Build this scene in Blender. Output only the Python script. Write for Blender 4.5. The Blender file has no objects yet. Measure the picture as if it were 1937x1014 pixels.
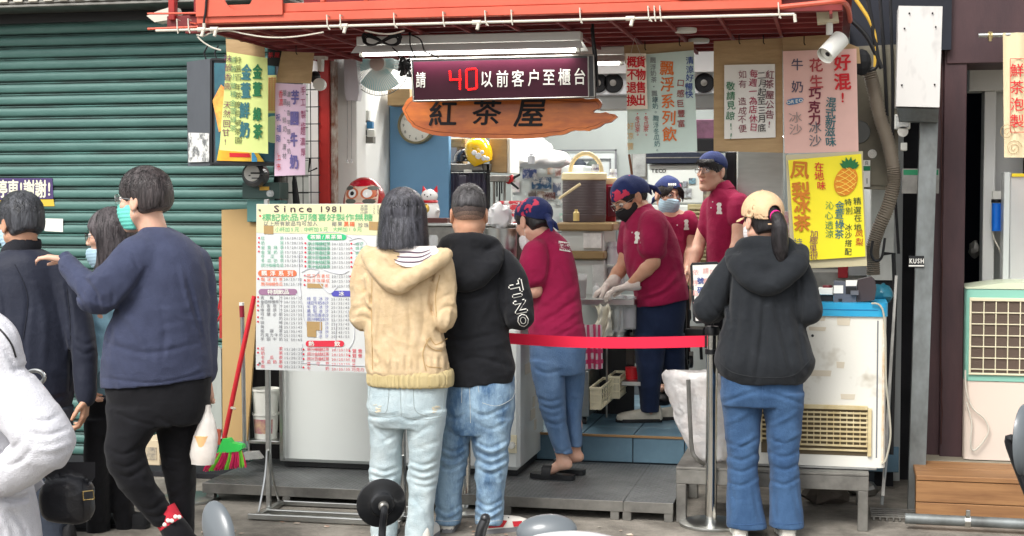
import bpy,math,random
import numpy as np
from mathutils import Vector,Matrix,noise as mnoise
rnd=random.Random(7)
scene=bpy.context.scene
COL=scene.collection
# ------------------------------------------------------------------ camera
CAM_H=1.62
YAW,PITCH=math.radians(12.4),math.radians(-2.58)
FPX,CX,CY=2800.0,968.5,507.0
cam_data=bpy.data.cameras.new('camera')
cam=bpy.data.objects.new('camera',cam_data)
COL.objects.link(cam)
cam.location=(0,0,CAM_H)
cam.rotation_euler=(math.radians(90)+PITCH,0,YAW)
cam_data.sensor_width=36
cam_data.lens=FPX/1937*36
cam_data.clip_start=0.05
cam_data.clip_end=300
scene.camera=cam
# ------------------------------------------------------------------ light
world=bpy.data.worlds.new('World')
scene.world=world
world.use_nodes=True
wn=world.node_tree
wn.nodes.clear()
sky=wn.nodes.new('ShaderNodeTexSky')
sky.sky_type='NISHITA'
sky.sun_disc=False
SUN_EL,SUN_AZ=math.radians(48),math.radians(200)
sky.sun_elevation=SUN_EL
sky.sun_rotation=SUN_AZ
sky.dust_density=4.0
hs=wn.nodes.new('ShaderNodeHueSaturation')
hs.inputs['Saturation'].default_value=0.22
bg=wn.nodes.new('ShaderNodeBackground')
bg.inputs['Strength'].default_value=0.15
wo=wn.nodes.new('ShaderNodeOutputWorld')
wn.links.new(sky.outputs[0],hs.inputs['Color'])
wn.links.new(hs.outputs[0],bg.inputs['Color'])
wn.links.new(bg.outputs[0],wo.inputs['Surface'])
sd=bpy.data.lights.new('sun','SUN')
sun=bpy.data.objects.new('sun',sd)
COL.objects.link(sun)
sd.energy=1.3
sd.angle=math.radians(24)
sd.color=(1.0,0.97,0.92)
sdir=Vector((math.sin(SUN_AZ)*math.cos(SUN_EL),math.cos(SUN_AZ)*math.cos(SUN_EL),math.sin(SUN_EL)))
sun.rotation_euler=(-sdir).to_track_quat('-Z','Y').to_euler()
scene.view_settings.view_transform='Standard'
scene.view_settings.look='None'
scene.view_settings.gamma=1
scene.view_settings.exposure=0.68
scene.view_settings.use_curve_mapping=False
scene.render.engine='CYCLES'
scene.cycles.use_denoising=True
scene.cycles.max_bounces=6
scene.cycles.diffuse_bounces=3
scene.cycles.transparent_max_bounces=8
# ------------------------------------------------------------------ helpers
_cp,_sp,_cy,_sy=math.cos(PITCH),math.sin(PITCH),math.cos(YAW),math.sin(YAW)
RIGHT=Vector((_cy,_sy,0))
FWD=Vector((-_sy*_cp,_cy*_cp,_sp))
UP=RIGHT.cross(FWD)
FLAT=Vector((-_sy,_cy,0))
def ray(px,py):
 return FWD+RIGHT*((px-CX)/FPX)-UP*((py-CY)/FPX)
def at(px,py,Y):
 """the point of the upright plane y = Y that the photo shows at pixel (px, py)"""
 d=ray(px,py)
 return Vector((0,0,CAM_H))+d*(Y/d.y)
def ground(px,py,z=0.0):
 d=ray(px,py)
 return Vector((0,0,CAM_H))+d*((z-CAM_H)/d.z)
def mpp(px,py,Y):
 return(at(px,py,Y)-Vector((0,0,CAM_H))).dot(FWD)/FPX
def lin(c):
 return tuple((x/12.92 if x<=.04045 else((x+.055)/1.055)**2.4)for x in[v/255 for v in c])
def M(name,rgb,r=.6,m=0.0,var=0.0,vs=4.0,rgb2=None,bump=0.0,bs=60.0,st=(1,1,1),spec=.5,trans=0.0,alpha=1.0,emit=0.0,coat=0.0,ior=1.45,k=1.0,det=4,sheen=0.0,thr=None):
 """procedural Principled material; rgb is an sRGB 0-255 colour of the thing itself"""
 mt=bpy.data.materials.new(name)
 mt.use_nodes=True
 nt=mt.node_tree
 b=nt.nodes['Principled BSDF']
 c=tuple(v*k for v in lin(rgb))+(1,)
 b.inputs['Base Color'].default_value=c
 b.inputs['Roughness'].default_value=r
 b.inputs['Metallic'].default_value=m
 b.inputs['Specular IOR Level'].default_value=spec
 b.inputs['IOR'].default_value=ior
 b.inputs['Transmission Weight'].default_value=trans
 b.inputs['Alpha'].default_value=alpha
 b.inputs['Coat Weight'].default_value=coat
 b.inputs['Sheen Weight'].default_value=sheen
 if emit:
  b.inputs['Emission Color'].default_value=c
  b.inputs['Emission Strength'].default_value=emit
 tc=nt.nodes.new('ShaderNodeTexCoord')
 mp=nt.nodes.new('ShaderNodeMapping')
 mp.inputs['Scale'].default_value=st
 nt.links.new(tc.outputs['Object'],mp.inputs['Vector'])
 if var:
  n=nt.nodes.new('ShaderNodeTexNoise')
  n.inputs['Scale'].default_value=vs
  n.inputs['Detail'].default_value=det
  n.inputs['Roughness'].default_value=.65
  nt.links.new(mp.outputs[0],n.inputs['Vector'])
  rp=nt.nodes.new('ShaderNodeValToRGB')
  c2=(tuple(v*k for v in lin(rgb2))if rgb2 else tuple(v*(1-var)for v in c[:3]))+(1,)
  lo,hi=thr if thr else(.32,.68)
  rp.color_ramp.elements[0].position=lo
  rp.color_ramp.elements[1].position=hi
  rp.color_ramp.elements[0].color=c2
  rp.color_ramp.elements[1].color=c
  nt.links.new(n.outputs['Fac'],rp.inputs['Fac'])
  nt.links.new(rp.outputs['Color'],b.inputs['Base Color'])
  if emit:
   nt.links.new(rp.outputs['Color'],b.inputs['Emission Color'])
 if bump:
  n2=nt.nodes.new('ShaderNodeTexNoise')
  n2.inputs['Scale'].default_value=bs
  n2.inputs['Detail'].default_value=3
  nt.links.new(mp.outputs[0],n2.inputs['Vector'])
  bp=nt.nodes.new('ShaderNodeBump')
  bp.inputs['Strength'].default_value=bump
  bp.inputs['Distance'].default_value=.01
  nt.links.new(n2.outputs['Fac'],bp.inputs['Height'])
  nt.links.new(bp.outputs[0],b.inputs['Normal'])
 return mt
def set_props(o,label=None,cat=None,group=None,kind=None):
 if label:o['label']=label
 if cat:o['category']=cat
 if group:o['group']=group
 if kind:o['kind']=kind
 return o
ROOTS=[]
def thing(name,label=None,cat=None,group=None,kind=None):
 o=bpy.data.objects.new(name,None)
 o.empty_display_size=.1
 COL.objects.link(o)
 set_props(o,label,cat,group,kind)
 ROOTS.append(o)
 return o
class MB:
 """collects shapes and becomes ONE mesh"""
 def __init__(s):
  s.v,s.f=[],[]
 def add(s,vs,fs):
  n=len(s.v)
  s.v+=[tuple(p)for p in vs]
  s.f+=[tuple(i+n for i in f)for f in fs]
  return s
 def box(s,x0,x1,y0,y1,z0,z1,c=None,R=None,piv=None):
  if x1<x0:x0,x1=x1,x0
  if y1<y0:y0,y1=y1,y0
  if z1<z0:z0,z1=z1,z0
  m=min(x1-x0,y1-y0,z1-z0)
  if c is None:c=min(.003,m*.2)
  if c<=0:
   vs=[(x,y,z)for x in(x0,x1)for y in(y0,y1)for z in(z0,z1)]
   fs=[(0,1,3,2),(4,6,7,5),(0,4,5,1),(2,3,7,6),(0,2,6,4),(1,5,7,3)]
  else:
   vs,idx=[],{}
   X,Y_,Z=(x0,x1),(y0,y1),(z0,z1)
   for i in(0,1):
    for j in(0,1):
     for k in(0,1):
      si,sj,sk=(1,-1)[i]*c,(1,-1)[j]*c,(1,-1)[k]*c
      for a in range(3):
       p=[X[i]+si,Y_[j]+sj,Z[k]+sk]
       p[a]=(X[i],Y_[j],Z[k])[a]
       idx[(i,j,k,a)]=len(vs)
       vs.append(tuple(p))
   g=lambda i,j,k,a:idx[(i,j,k,a)]
   fs=[]
   for i in(0,1):
    q=[g(i,0,0,0),g(i,1,0,0),g(i,1,1,0),g(i,0,1,0)]
    fs.append(q if i else q[::-1])
    q=[g(0,i,0,1),g(0,i,1,1),g(1,i,1,1),g(1,i,0,1)]
    fs.append(q if i else q[::-1])
    q=[g(0,0,i,2),g(1,0,i,2),g(1,1,i,2),g(0,1,i,2)]
    fs.append(q if i else q[::-1])
   for i in(0,1):
    for j in(0,1):
     fs.append((g(i,j,0,0),g(i,j,1,0),g(i,j,1,1),g(i,j,0,1))if i==j else(g(i,j,0,1),g(i,j,1,1),g(i,j,1,0),g(i,j,0,0)))
     fs.append((g(i,0,j,2),g(i,1,j,2),g(i,1,j,0),g(i,0,j,0))if i==j else(g(i,0,j,0),g(i,1,j,0),g(i,1,j,2),g(i,0,j,2)))
     fs.append((g(0,i,j,1),g(1,i,j,1),g(1,i,j,2),g(0,i,j,2))if i==j else(g(0,i,j,2),g(1,i,j,2),g(1,i,j,1),g(0,i,j,1)))
     for k in(0,1):
      t=(g(i,j,k,0),g(i,j,k,1),g(i,j,k,2))
      fs.append(t if(i+j+k)%2 else t[::-1])
  if R is not None:
   pv=Vector(piv)if piv is not None else Vector(((x0+x1)/2,(y0+y1)/2,(z0+z1)/2))
   vs=[pv+R@(Vector(p)-pv)for p in vs]
  return s.add(vs,fs)
 def pbox(s,px0,py0,px1,py1,Y,dep,c=None):
  """box whose front face covers these photo pixels on plane Y"""
  ym=(py0+py1)/2;xm=(px0+px1)/2
  return s.box(at(px0,ym,Y).x,at(px1,ym,Y).x,Y,Y+dep,at(xm,py1,Y).z,at(xm,py0,Y).z,c)
 def obox(s,cen,ax,ay,az,hx,hy,hz):
  cen=Vector(cen)
  vs=[cen+ax*(i*hx)+ay*(j*hy)+az*(k*hz)for i in(-1,1)for j in(-1,1)for k in(-1,1)]
  return s.add(vs,[(0,1,3,2),(4,6,7,5),(0,4,5,1),(2,3,7,6),(0,2,6,4),(1,5,7,3)])
 def cyl(s,a,b,r,r2=None,n=16,cap=True):
  r2=r if r2 is None else r2
  a,b=Vector(a),Vector(b)
  d=(b-a).normalized()
  u=d.orthogonal().normalized();w=d.cross(u)
  vs=[]
  for p,rr in((a,r),(b,r2)):
   for i in range(n):
    t=2*math.pi*i/n
    vs.append(p+u*(rr*math.cos(t))+w*(rr*math.sin(t)))
  fs=[(i,(i+1)%n,n+(i+1)%n,n+i)for i in range(n)]
  if cap:fs+=[tuple(range(n))[::-1],tuple(range(n,2*n))]
  return s.add(vs,fs)
 def tube(s,pts,r,n=8,closed=False):
  pts=[Vector(p)for p in pts]
  m=len(pts)
  rs=r if isinstance(r,(list,tuple))else[r]*m
  vs,u=[],None
  for i,p in enumerate(pts):
   if closed:d=pts[(i+1)%m]-pts[i-1]
   else:d=pts[min(i+1,m-1)]-pts[max(i-1,0)]
   if d.length<1e-9:d=Vector((0,0,1))
   d.normalize()
   u=d.orthogonal()if u is None else(u-d*u.dot(d))
   if u.length<1e-6:u=d.orthogonal()
   u.normalize();w=d.cross(u)
   for k in range(n):
    t=2*math.pi*k/n
    vs.append(p+u*(rs[i]*math.cos(t))+w*(rs[i]*math.sin(t)))
  fs=[]
  for i in range(m if closed else m-1):
   j=(i+1)%m
   fs+=[(i*n+k,i*n+(k+1)%n,j*n+(k+1)%n,j*n+k)for k in range(n)]
  if not closed:fs+=[tuple(range(n))[::-1],tuple(range((m-1)*n,m*n))]
  return s.add(vs,fs)
 def lathe(s,c,prof,n=24,ax=Vector((0,0,1)),cap=True):
  c=Vector(c);ax=Vector(ax).normalized()
  u=ax.orthogonal().normalized();w=ax.cross(u)
  vs=[]
  for r,h in prof:
   for k in range(n):
    t=2*math.pi*k/n
    vs.append(c+ax*h+u*(r*math.cos(t))+w*(r*math.sin(t)))
  m=len(prof)
  fs=[(i*n+k,i*n+(k+1)%n,(i+1)*n+(k+1)%n,(i+1)*n+k)for i in range(m-1)for k in range(n)]
  if cap:fs+=[tuple(range(n))[::-1],tuple(range((m-1)*n,m*n))]
  return s.add(vs,fs)
 def ell(s,c,rad,n=16,R=None):
  c=Vector(c)
  rx,ry,rz=rad if isinstance(rad,(tuple,list))else(rad,)*3
  vs,m=[],max(6,n//2)
  for i in range(m+1):
   ph=math.pi*i/m
   for k in range(n):
    t=2*math.pi*k/n
    p=Vector((rx*math.sin(ph)*math.cos(t),ry*math.sin(ph)*math.sin(t),-rz*math.cos(ph)))
    vs.append(c+(R@p if R is not None else p))
  fs=[(i*n+k,i*n+(k+1)%n,(i+1)*n+(k+1)%n,(i+1)*n+k)for i in range(m)for k in range(n)]
  return s.add(vs,fs)
 def prism(s,pts,dep,dirv=Vector((0,1,0))):
  """flat outline (3D points) given a thickness along dirv"""
  pts=[Vector(p)for p in pts]
  n=len(pts)
  a=Vector((0,0,0))
  for i in range(n):a+=(pts[i]-pts[0]).cross(pts[(i+1)%n]-pts[0])
  if a.dot(dirv)>0:pts=pts[::-1]
  vs=pts+[p+dirv*dep for p in pts]
  fs=[tuple(range(n)),tuple(range(n,2*n))[::-1]]+[(i,n+i,n+(i+1)%n,(i+1)%n)for i in range(n)]
  return s.add(vs,fs)
 def pprism(s,pp,Y,dep):
  return s.prism([at(x,y,Y)for x,y in pp],dep)
 def grid(s,fn,nu,nv):
  vs=[fn(i/nu,j/nv)for j in range(nv+1)for i in range(nu+1)]
  w=nu+1
  return s.add(vs,[(j*w+i,j*w+i+1,(j+1)*w+i+1,(j+1)*w+i)for j in range(nv)for i in range(nu)])
 def mesh(s,name,smooth=35):
  me=bpy.data.meshes.new(name)
  me.from_pydata([tuple(p)for p in s.v],[],s.f)
  if smooth:
   me.polygons.foreach_set('use_smooth',[True]*len(me.polygons))
   me.set_sharp_from_angle(angle=math.radians(smooth))
  me.update()
  return me
def part(name,mb,mt,parent=None,smooth=35,label=None,kind=None):
 me=mb.mesh(name,smooth)if isinstance(mb,MB)else mb
 if mt and not me.materials:me.materials.append(mt)
 o=bpy.data.objects.new(name,me)
 COL.objects.link(o)
 if parent:o.parent=parent
 if label:o['label']=label
 if kind or 'lettering' in name:o['kind']=kind or 'stuff'
 return o
def solo(name,mb,mt,label=None,cat=None,group=None,kind=None,smooth=35):
 o=part(name,mb,mt,None,smooth)
 set_props(o,label,cat,group,kind)
 ROOTS.append(o)
 return o
def inst(name,me,mt,parent,loc,rot=None,scale=None):
 o=bpy.data.objects.new(name,me)
 if mt and not me.materials:me.materials.append(mt)
 o.location=loc
 if rot:o.rotation_euler=rot
 if scale:o.scale=scale
 COL.objects.link(o)
 if parent:o.parent=parent
 return o
def finish():
 """put every thing's origin at its base"""
 kids={}
 for o in COL.objects:
  if o.parent:kids.setdefault(o.parent.name,[]).append(o)
 def desc(o):
  out=[o]
  for c in kids.get(o.name,[]):out+=desc(c)
  return out
 for r in ROOTS:
  if r.get('kind')=='structure' and r.type=='MESH':continue
  lo,hi=[1e9]*3,[-1e9]*3
  for o in desc(r):
   if o.type!='MESH' or not len(o.data.vertices):continue
   off=Vector((0,0,0));q=o
   while q:off+=q.location;q=q.parent
   a=np.empty(len(o.data.vertices)*3,np.float32);o.data.vertices.foreach_get('co',a)
   a=a.reshape(-1,3)
   for i in range(3):
    lo[i]=min(lo[i],float(a[:,i].min())+off[i]);hi[i]=max(hi[i],float(a[:,i].max())+off[i])
  if lo[0]>hi[0]:continue
  c=Vector(((lo[0]+hi[0])/2,(lo[1]+hi[1])/2,lo[2]))
  def shift(o):
   if o.type=='MESH' and o.data.users==1 and o.location.length<1e-9 and o.rotation_euler.x==0 and o.rotation_euler.z==0:
    o.data.transform(Matrix.Translation(-c))
    for k in kids.get(o.name,[]):shift(k)
   else:o.location=o.location-c
  if r.type=='MESH':
   shift(r)
  else:
   for k in kids.get(r.name,[]):shift(k)
  r.location=r.location+c
# ---- lettering: glyph outlines laid on an upright plane at real size
_gl={}
def glyph(ch,bold=0.0):
 bold=0.0
 key=(ch,bold)
 if key not in _gl:
  cu=bpy.data.curves.new('g','FONT')
  cu.body=ch;cu.size=1;cu.resolution_u=2
  if bold:cu.offset=bold
  ob=bpy.data.objects.new('g',cu)
  COL.objects.link(ob)
  dg=bpy.context.evaluated_depsgraph_get()
  me=bpy.data.meshes.new_from_object(ob.evaluated_get(dg))
  vs=[(v.co.x,v.co.y)for v in me.vertices]
  fs=[tuple(p.vertices)for p in me.polygons]
  bpy.data.objects.remove(ob);bpy.data.curves.remove(cu);bpy.data.meshes.remove(me)
  _gl[key]=(vs,fs)
 return _gl[key]
def ptext(mb,txt,px,py,size,Y,col=False,step=None,bold=0.0,wid=1.0,slant=0.0,jit=0.0,drow=0.0,plane=None):
 """write txt with glyph cells `size` photo pixels high; (px, py) is the centre of the first cell.
    col: run downwards; step: pixels from cell to cell"""
 plane=plane or(lambda x,y:at(x,y,Y))
 step=step if step else size*1.08
 x,y=px,py
 for ch in txt:
  if ch=='\n':continue
  if ch!=' ':
   vs,fs=glyph(ch,bold)
   if vs:
    xs=[v[0]for v in vs];ys=[v[1]for v in vs]
    asc=ord(ch)<0x2000
    if asc:cx0,cy0,sc=(min(xs)+max(xs))/2,.36,size/.95
    else:cx0,cy0,sc=(min(xs)+max(xs))/2,(min(ys)+max(ys))/2,size/.92
    a=rnd.uniform(-jit,jit)*.12
    j1,j2=rnd.uniform(-jit,jit)*size*.06,rnd.uniform(-jit,jit)*size*.06
    bo=bold*size*.55
    for q_,(ox,oy)in enumerate([(0,0)]if not bold else[(-bo,0),(bo,0),(0,-bo),(0,bo)]):
     out=[]
     for vx,vy in vs:
      gx,gy=(vx-cx0)*sc*wid,(vy-cy0)*sc
      gx+=gy*slant
      gx,gy=gx*math.cos(a)-gy*math.sin(a),gx*math.sin(a)+gy*math.cos(a)
      v_=plane(x+gx+j1+ox,y-gy+j2+oy)
      out.append(v_-Vector((0,.00025*q_,0)))
     mb.add(out,fs)
  if col:y+=step;x+=drow
  else:x+=step;y+=drow
 return mb
# ------------------------------------------------------------------ materials
m_street=M('street_concrete',(146,140,130),.85,var=.3,vs=3.5,rgb2=(104,99,91),bump=.5,bs=90,det=12,thr=(.38,.6))
m_shutter=M('shutter_green',(84,122,115),.5,var=.3,vs=2.2,rgb2=(66,103,97),bump=.15,bs=18,st=(1,1,3),det=8)
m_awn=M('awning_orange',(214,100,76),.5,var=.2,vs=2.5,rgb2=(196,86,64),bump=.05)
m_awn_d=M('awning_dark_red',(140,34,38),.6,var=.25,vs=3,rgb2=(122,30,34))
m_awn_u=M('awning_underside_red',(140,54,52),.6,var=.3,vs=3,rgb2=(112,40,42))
m_pillar=M('pillar_red',(188,44,38),.5,var=.2,vs=3,rgb2=(150,38,34))
m_wallw=M('plaster_white',(224,224,220),.7,var=.06,vs=1.5,bump=.05)
m_wallg=M('plaster_grey',(186,190,188),.7,var=.08,vs=1.5)
m_tile=M('tile_blue',(98,128,144),.35,var=.15,vs=3,rgb2=(76,104,122))
m_joint=M('tile_joint',(44,52,58),.9)
m_wtile=M('tile_white',(196,198,192),.35,var=.15,vs=5,rgb2=(170,172,166))
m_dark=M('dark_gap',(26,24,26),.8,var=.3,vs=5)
m_black=M('black_plastic',(24,25,28),.4)
m_blackm=M('black_matt',(20,21,24),.75)
m_steel=M('stainless_steel',(190,192,190),.3,1.0,var=.15,vs=6,st=(1,1,6))
m_steeld=M('dull_steel',(150,148,142),.45,.8,var=.3,vs=6,rgb2=(110,108,104))
m_plate=M('chequer_plate',(128,130,130),.45,.6,var=.25,vs=5,rgb2=(100,102,102))
m_chrome=M('chrome',(215,215,210),.12,1.0)
m_white=M('white_enamel',(226,228,224),.35,var=.05,vs=2,bump=.02)
m_whitep=M('white_plastic',(224,224,216),.45)
m_cream=M('cream_plastic',(220,212,182),.45)
m_card=M('cardboard',(184,156,116),.85,var=.12,vs=6,rgb2=(168,140,102),bump=.12,bs=20,st=(1,1,5))
m_mdf=M('fibreboard',(176,146,98),.8,var=.1,vs=2)
m_pvc=M('pvc_white',(206,200,186),.4)
m_grime=M('grimy_white',(222,220,210),.5,var=.5,vs=3.2,rgb2=(176,168,150),thr=(.3,.42),bump=.04)
m_blue=M('lid_blue',(26,148,196),.3,var=.25,vs=4,rgb2=(60,166,205),st=(1,4,4))
m_brown=M('column_brown',(74,50,52),.55,var=.35,vs=3,rgb2=(56,38,42),st=(2,2,.5),bump=.1)
m_darkwall=M('grimy_dark_wall',(40,40,44),.85,var=.5,vs=3,rgb2=(22,22,26),bump=.3)
m_galv=M('galvanised_pipe',(140,146,146),.5,.5,var=.4,vs=5,rgb2=(96,98,96),st=(1,1,.6))
m_wood=M('step_timber',(160,118,76),.6,var=.4,vs=3,rgb2=(122,84,52),st=(.6,8,8),bump=.08)
m_woods=M('sign_timber',(230,128,40),.35,var=.55,vs=2.6,rgb2=(160,72,26),st=(1,1,3.5),coat=.3)
m_bark=M('sign_bark',(92,44,28),.6,var=.3,vs=20)
m_ink=M('ink_black',(34,32,34),.8)
m_inkr=M('ink_red',(206,40,48),.8)
m_inkg=M('ink_green',(38,120,82),.8)
m_inkb=M('ink_blue',(40,70,150),.8)
m_inkp=M('ink_purple',(120,60,90),.8)
m_inko=M('ink_orange',(222,120,56),.8)
m_inkgrey=M('ink_grey',(110,112,116),.8)
m_inkteal=M('ink_teal',(60,112,118),.8)
m_paperw=M('paper_white',(232,230,222),.7,var=.05,vs=8)
m_cable=M('cable_black',(22,22,24),.5)
m_yel=M('cable_yellow',(206,166,62),.5)
m_hose=M('conduit_grey',(122,112,98),.6,var=.2,vs=8)
m_glow=M('tube_light',(255,252,246),.3,emit=6.0)
m_wbag=M('plastic_bag',(236,236,236),.35,var=.06,vs=6,trans=.0,bump=.5,bs=14,alpha=.93)
m_clear=M('clear_plastic',(236,240,240),.12,alpha=.35)
m_red=M('red_plastic',(200,34,44),.4)
m_pearl=M('white_paint',(236,236,234),.2,coat=.5)
# ================================================================== SETTING
FY=8.5
g=MB();g.add([(-40,-25,0),(40,-25,0),(40,40,0),(-40,40,0)],[(0,1,2,3)])
o=solo('ground',g,m_street,kind='structure')
b=MB()
for k in range(26):
 p=ground(rnd.uniform(380,1300),rnd.uniform(985,1013),.004)
 a=rnd.uniform(0,6.3);s_=rnd.uniform(.006,.022)
 b.add([p+Vector((math.cos(a+q)*s_*rnd.uniform(.6,1.2),math.sin(a+q)*s_*rnd.uniform(.5,1),rnd.uniform(0,.006)))for q in(0,1.5,3.1,4.6)],[(0,1,2,3)])
solo('litter',b,M('dry_leaf',(160,110,80),.8,var=.5,vs=20,rgb2=(220,215,200)),label='scraps of paper and dry leaf lying on the street in front of the platform',cat='litter',kind='stuff')
X0,X1=at(625,400,FY).x,at(1642,400,FY).x
HC=2.95
fl=MB();fl.box(X0-.05,X1+.05,FY+.012,12.6,0,.252,0)
fl=solo('shop_floor',fl,m_joint,kind='structure')
tw=.3
tme=MB().box(-tw/2+.003,tw/2-.003,-tw/2+.003,tw/2-.003,0,.008,.002).mesh('tile')
tme2=MB().box(-tw/2+.003,tw/2-.003,-.010,0,-.072,.072,.002).mesh('tile')
for i in range(9):
 for j in range(6):
  x=-2.2+i*tw;y=FY+.16+j*tw
  if x>X1:continue
  inst('tile',tme,m_tile,fl,(x,y,.252))
 inst('tile',tme2,m_tile,fl,(-2.2+i*tw,FY+.012,.175))
b=MB().box(X0,X1,FY-.006,FY+.004,.248,.262,.001)
part('edge_trim',b,M('brass_trim',(150,120,84),.4,.5),fl)
sh=thing('shop_building','shop shell with white plaster inner walls behind the red tea stand canopy','building')
b=MB();b.box(X0-.16,X0,FY+.06,12.6,0,HC,0);part('side_wall',b,m_wallw,sh)
b=MB();b.box(X1+.02,X1+.2,FY+.3,12.6,0,HC,0);part('side_wall',b,m_wallg,sh)
b=MB();b.box(X0-.2,X1+.2,12.1,12.3,0,HC,0);part('back_wall',b,M('plaster_rear',(158,164,162),.75,var=.15,vs=1.2),sh)
b=MB();b.box(X0-.2,X1+.2,FY+.02,12.3,HC,HC+.1,0);part('ceiling',b,m_wallw,sh)
b=MB();b.box(-12,8,FY+.08,FY+.3,HC-.25,7,0);part('upper_wall',b,m_wallg,sh)
b=MB();b.box(X0-.75,X0-.17,FY+.1,FY+.25,0,HC,0);part('pier',b,m_joint,sh)
tm=MB().box(-.048,.048,-.012,0,-.048,.048,.002).mesh('tile')
for i in range(6):
 for j in range(24):
  inst('tile',tm,m_wtile,sh,(X0-.7+i*.1,FY+.1,.42+j*.1))
gr=thing('wire_grille','black wire grille fixed over the white tiles left of the red pillar','grille')
for i in range(5):
 b=MB().cyl(at(548+i*15,250,FY).xyz+Vector((0,-.05,.45)),at(548+i*15,250,FY).xyz+Vector((0,-.05,-.9)),.003,n=6)
 part('bar',b,m_black,gr)
for i in range(9):
 p=at(546,140+i*32,FY);q=at(612,140+i*32,FY)
 part('bar',MB().cyl(p+Vector((0,-.055,0)),Vector((q.x,p.y-.055,p.z)),.003,n=6),m_black,gr)
rp=thing('red_pillar','tall red painted steel pillar at the left edge of the shop opening','pillar')
b=MB().box(at(606,300,FY).x,at(627,300,FY).x,FY-.04,FY+.06,.1,2.5);part('post',b,m_pillar,rp)
b=MB().box(at(627.5,300,FY).x,at(634,300,FY).x,FY-.02,FY+.06,.1,2.46);part('edge_strip',b,M('rust',(120,74,50),.7,var=.5,vs=12,rgb2=(190,186,176)),rp)
m_slat=m_shutter.copy()
nt=m_slat.node_tree;N_=nt.nodes;L_=nt.links;bs_n=N_['Principled BSDF']
geo=N_.new('ShaderNodeNewGeometry')
for n_ in list(N_):
 if n_.type=='MAPPING':L_.new(geo.outputs['Position'],n_.inputs['Vector'])
tc_=[n_ for n_ in N_ if n_.type=='TEX_COORD'][0]
sp_=N_.new('ShaderNodeSeparateXYZ');L_.new(tc_.outputs['Object'],sp_.inputs[0])
mr=N_.new('ShaderNodeMapRange');mr.inputs['From Min'].default_value=.046;mr.inputs['From Max'].default_value=.060;L_.new(sp_.outputs['Z'],mr.inputs['Value'])
mr2=N_.new('ShaderNodeMapRange');mr2.inputs['From Min'].default_value=.010;mr2.inputs['From Max'].default_value=.001;L_.new(sp_.outputs['Z'],mr2.inputs['Value'])
mx=N_.new('ShaderNodeMath');mx.operation='MAXIMUM';L_.new(mr.outputs[0],mx.inputs[0]);L_.new(mr2.outputs[0],mx.inputs[1])
no_=N_.new('ShaderNodeTexNoise');no_.inputs['Scale'].default_value=3;no_.inputs['Detail'].default_value=8
mp_=N_.new('ShaderNodeMapping');mp_.inputs['Scale'].default_value=(1,1,8);L_.new(geo.outputs['Position'],mp_.inputs[0]);L_.new(mp_.outputs[0],no_.inputs['Vector'])
r_n=N_.new('ShaderNodeMapRange');r_n.inputs['From Min'].default_value=.35;r_n.inputs['From Max'].default_value=.6;L_.new(no_.outputs['Fac'],r_n.inputs['Value'])
mu=N_.new('ShaderNodeMath');mu.operation='MULTIPLY';L_.new(mx.outputs[0],mu.inputs[0]);L_.new(r_n.outputs[0],mu.inputs[1])
mi=N_.new('ShaderNodeMix');mi.data_type='RGBA';mi.inputs[7].default_value=(.045,.075,.068,1)
src=bs_n.inputs['Base Color'].links[0].from_socket
L_.new(mu.outputs[0],mi.inputs[0]);L_.new(src,mi.inputs[6]);L_.new(mi.outputs[2],bs_n.inputs['Base Color'])
# ---- roller shutter, slat by slat
rs=thing('roller_shutter','closed green metal roller shutter with grime lines filling the left side','shutter')
sx0,sx1=-7.2,at(520,300,FY).x
prof=[(.004,0),(-.002,.001),(-.014,.004),(-.020,.014),(-.022,.034),(-.019,.052),(-.010,.0555),(-.0095,.0585),(-.017,.062),(-.012,.068),(.002,.0725)]
def slatmesh():
 mb=MB();n=len(prof)
 vs=[(x,y,z)for x in(sx0,sx1)for(y,z)in prof]+[(x,.006,z)for x in(sx0,sx1)for z in(0,.0725)]
 fs=[(i,n+i,n+i+1,i+1)for i in range(n-1)]
 return mb.add(vs,fs)
sl=slatmesh().mesh('slat',60)
for k in range(37):
 inst('slat',sl,m_slat,rs,(0,FY-rnd.uniform(0,.003),.02+k*.0735+rnd.uniform(-.0008,.0008)),(rnd.uniform(-.012,.012),0,0))
part('backing',MB().box(sx0,sx1+.02,FY+.01,FY+.03,0,2.9,0),m_black,rs)
zt=at(200,22,FY).z
rb=thing('shutter_box','grey ribbed cover of the shutter roll along the top left edge','cover')
for k in range(4):
 part('rib',MB().box(sx0,at(575,10,FY).x,FY-.30,FY-.0,zt+.0+k*.022,zt+.018+k*.022,.004),m_steeld,rb)
for k in range(26):
 part('fin',MB().box(sx0+1.3+k*.1,sx0+1.36+k*.1,FY-.315,FY-.302,zt+.03,zt+.075,.003),m_pvc,rb)
def on_shutter(name,label,pp,mt,Y=FY-.026,dep=.003):
 return solo(name,MB().pprism(pp,Y,dep),mt,label,'sticker')
m_purp=M('sticker_purple',(72,56,104),.6)
st=thing('parking_notice','purple notice with big white characters and a yellow strip across two shutter slats','notice')
part('sheet',MB().pprism([(-60,337),(99,337),(101,376),(-60,379)],FY-.026,.003),m_purp,st)
part('strip',MB().pprism([(-60,379.5),(101,377),(103,390),(-60,392)],FY-.026,.003),M('sticker_yellow',(206,178,60),.6),st)
b=MB()
for c_,x_ in zip('停車!謝謝!',(3,25,40,55,77,93)):ptext(b,c_,x_,357,33,FY-.028,bold=.04,wid=.62)
part('lettering',b,M('print_cream',(224,222,200),.7),st)
on_shutter('paper_label','small dirty white paper label stuck on the green shutter beside the man in navy',[(84,413),(119,414),(119,439),(84,437)],m_paperw)
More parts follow.
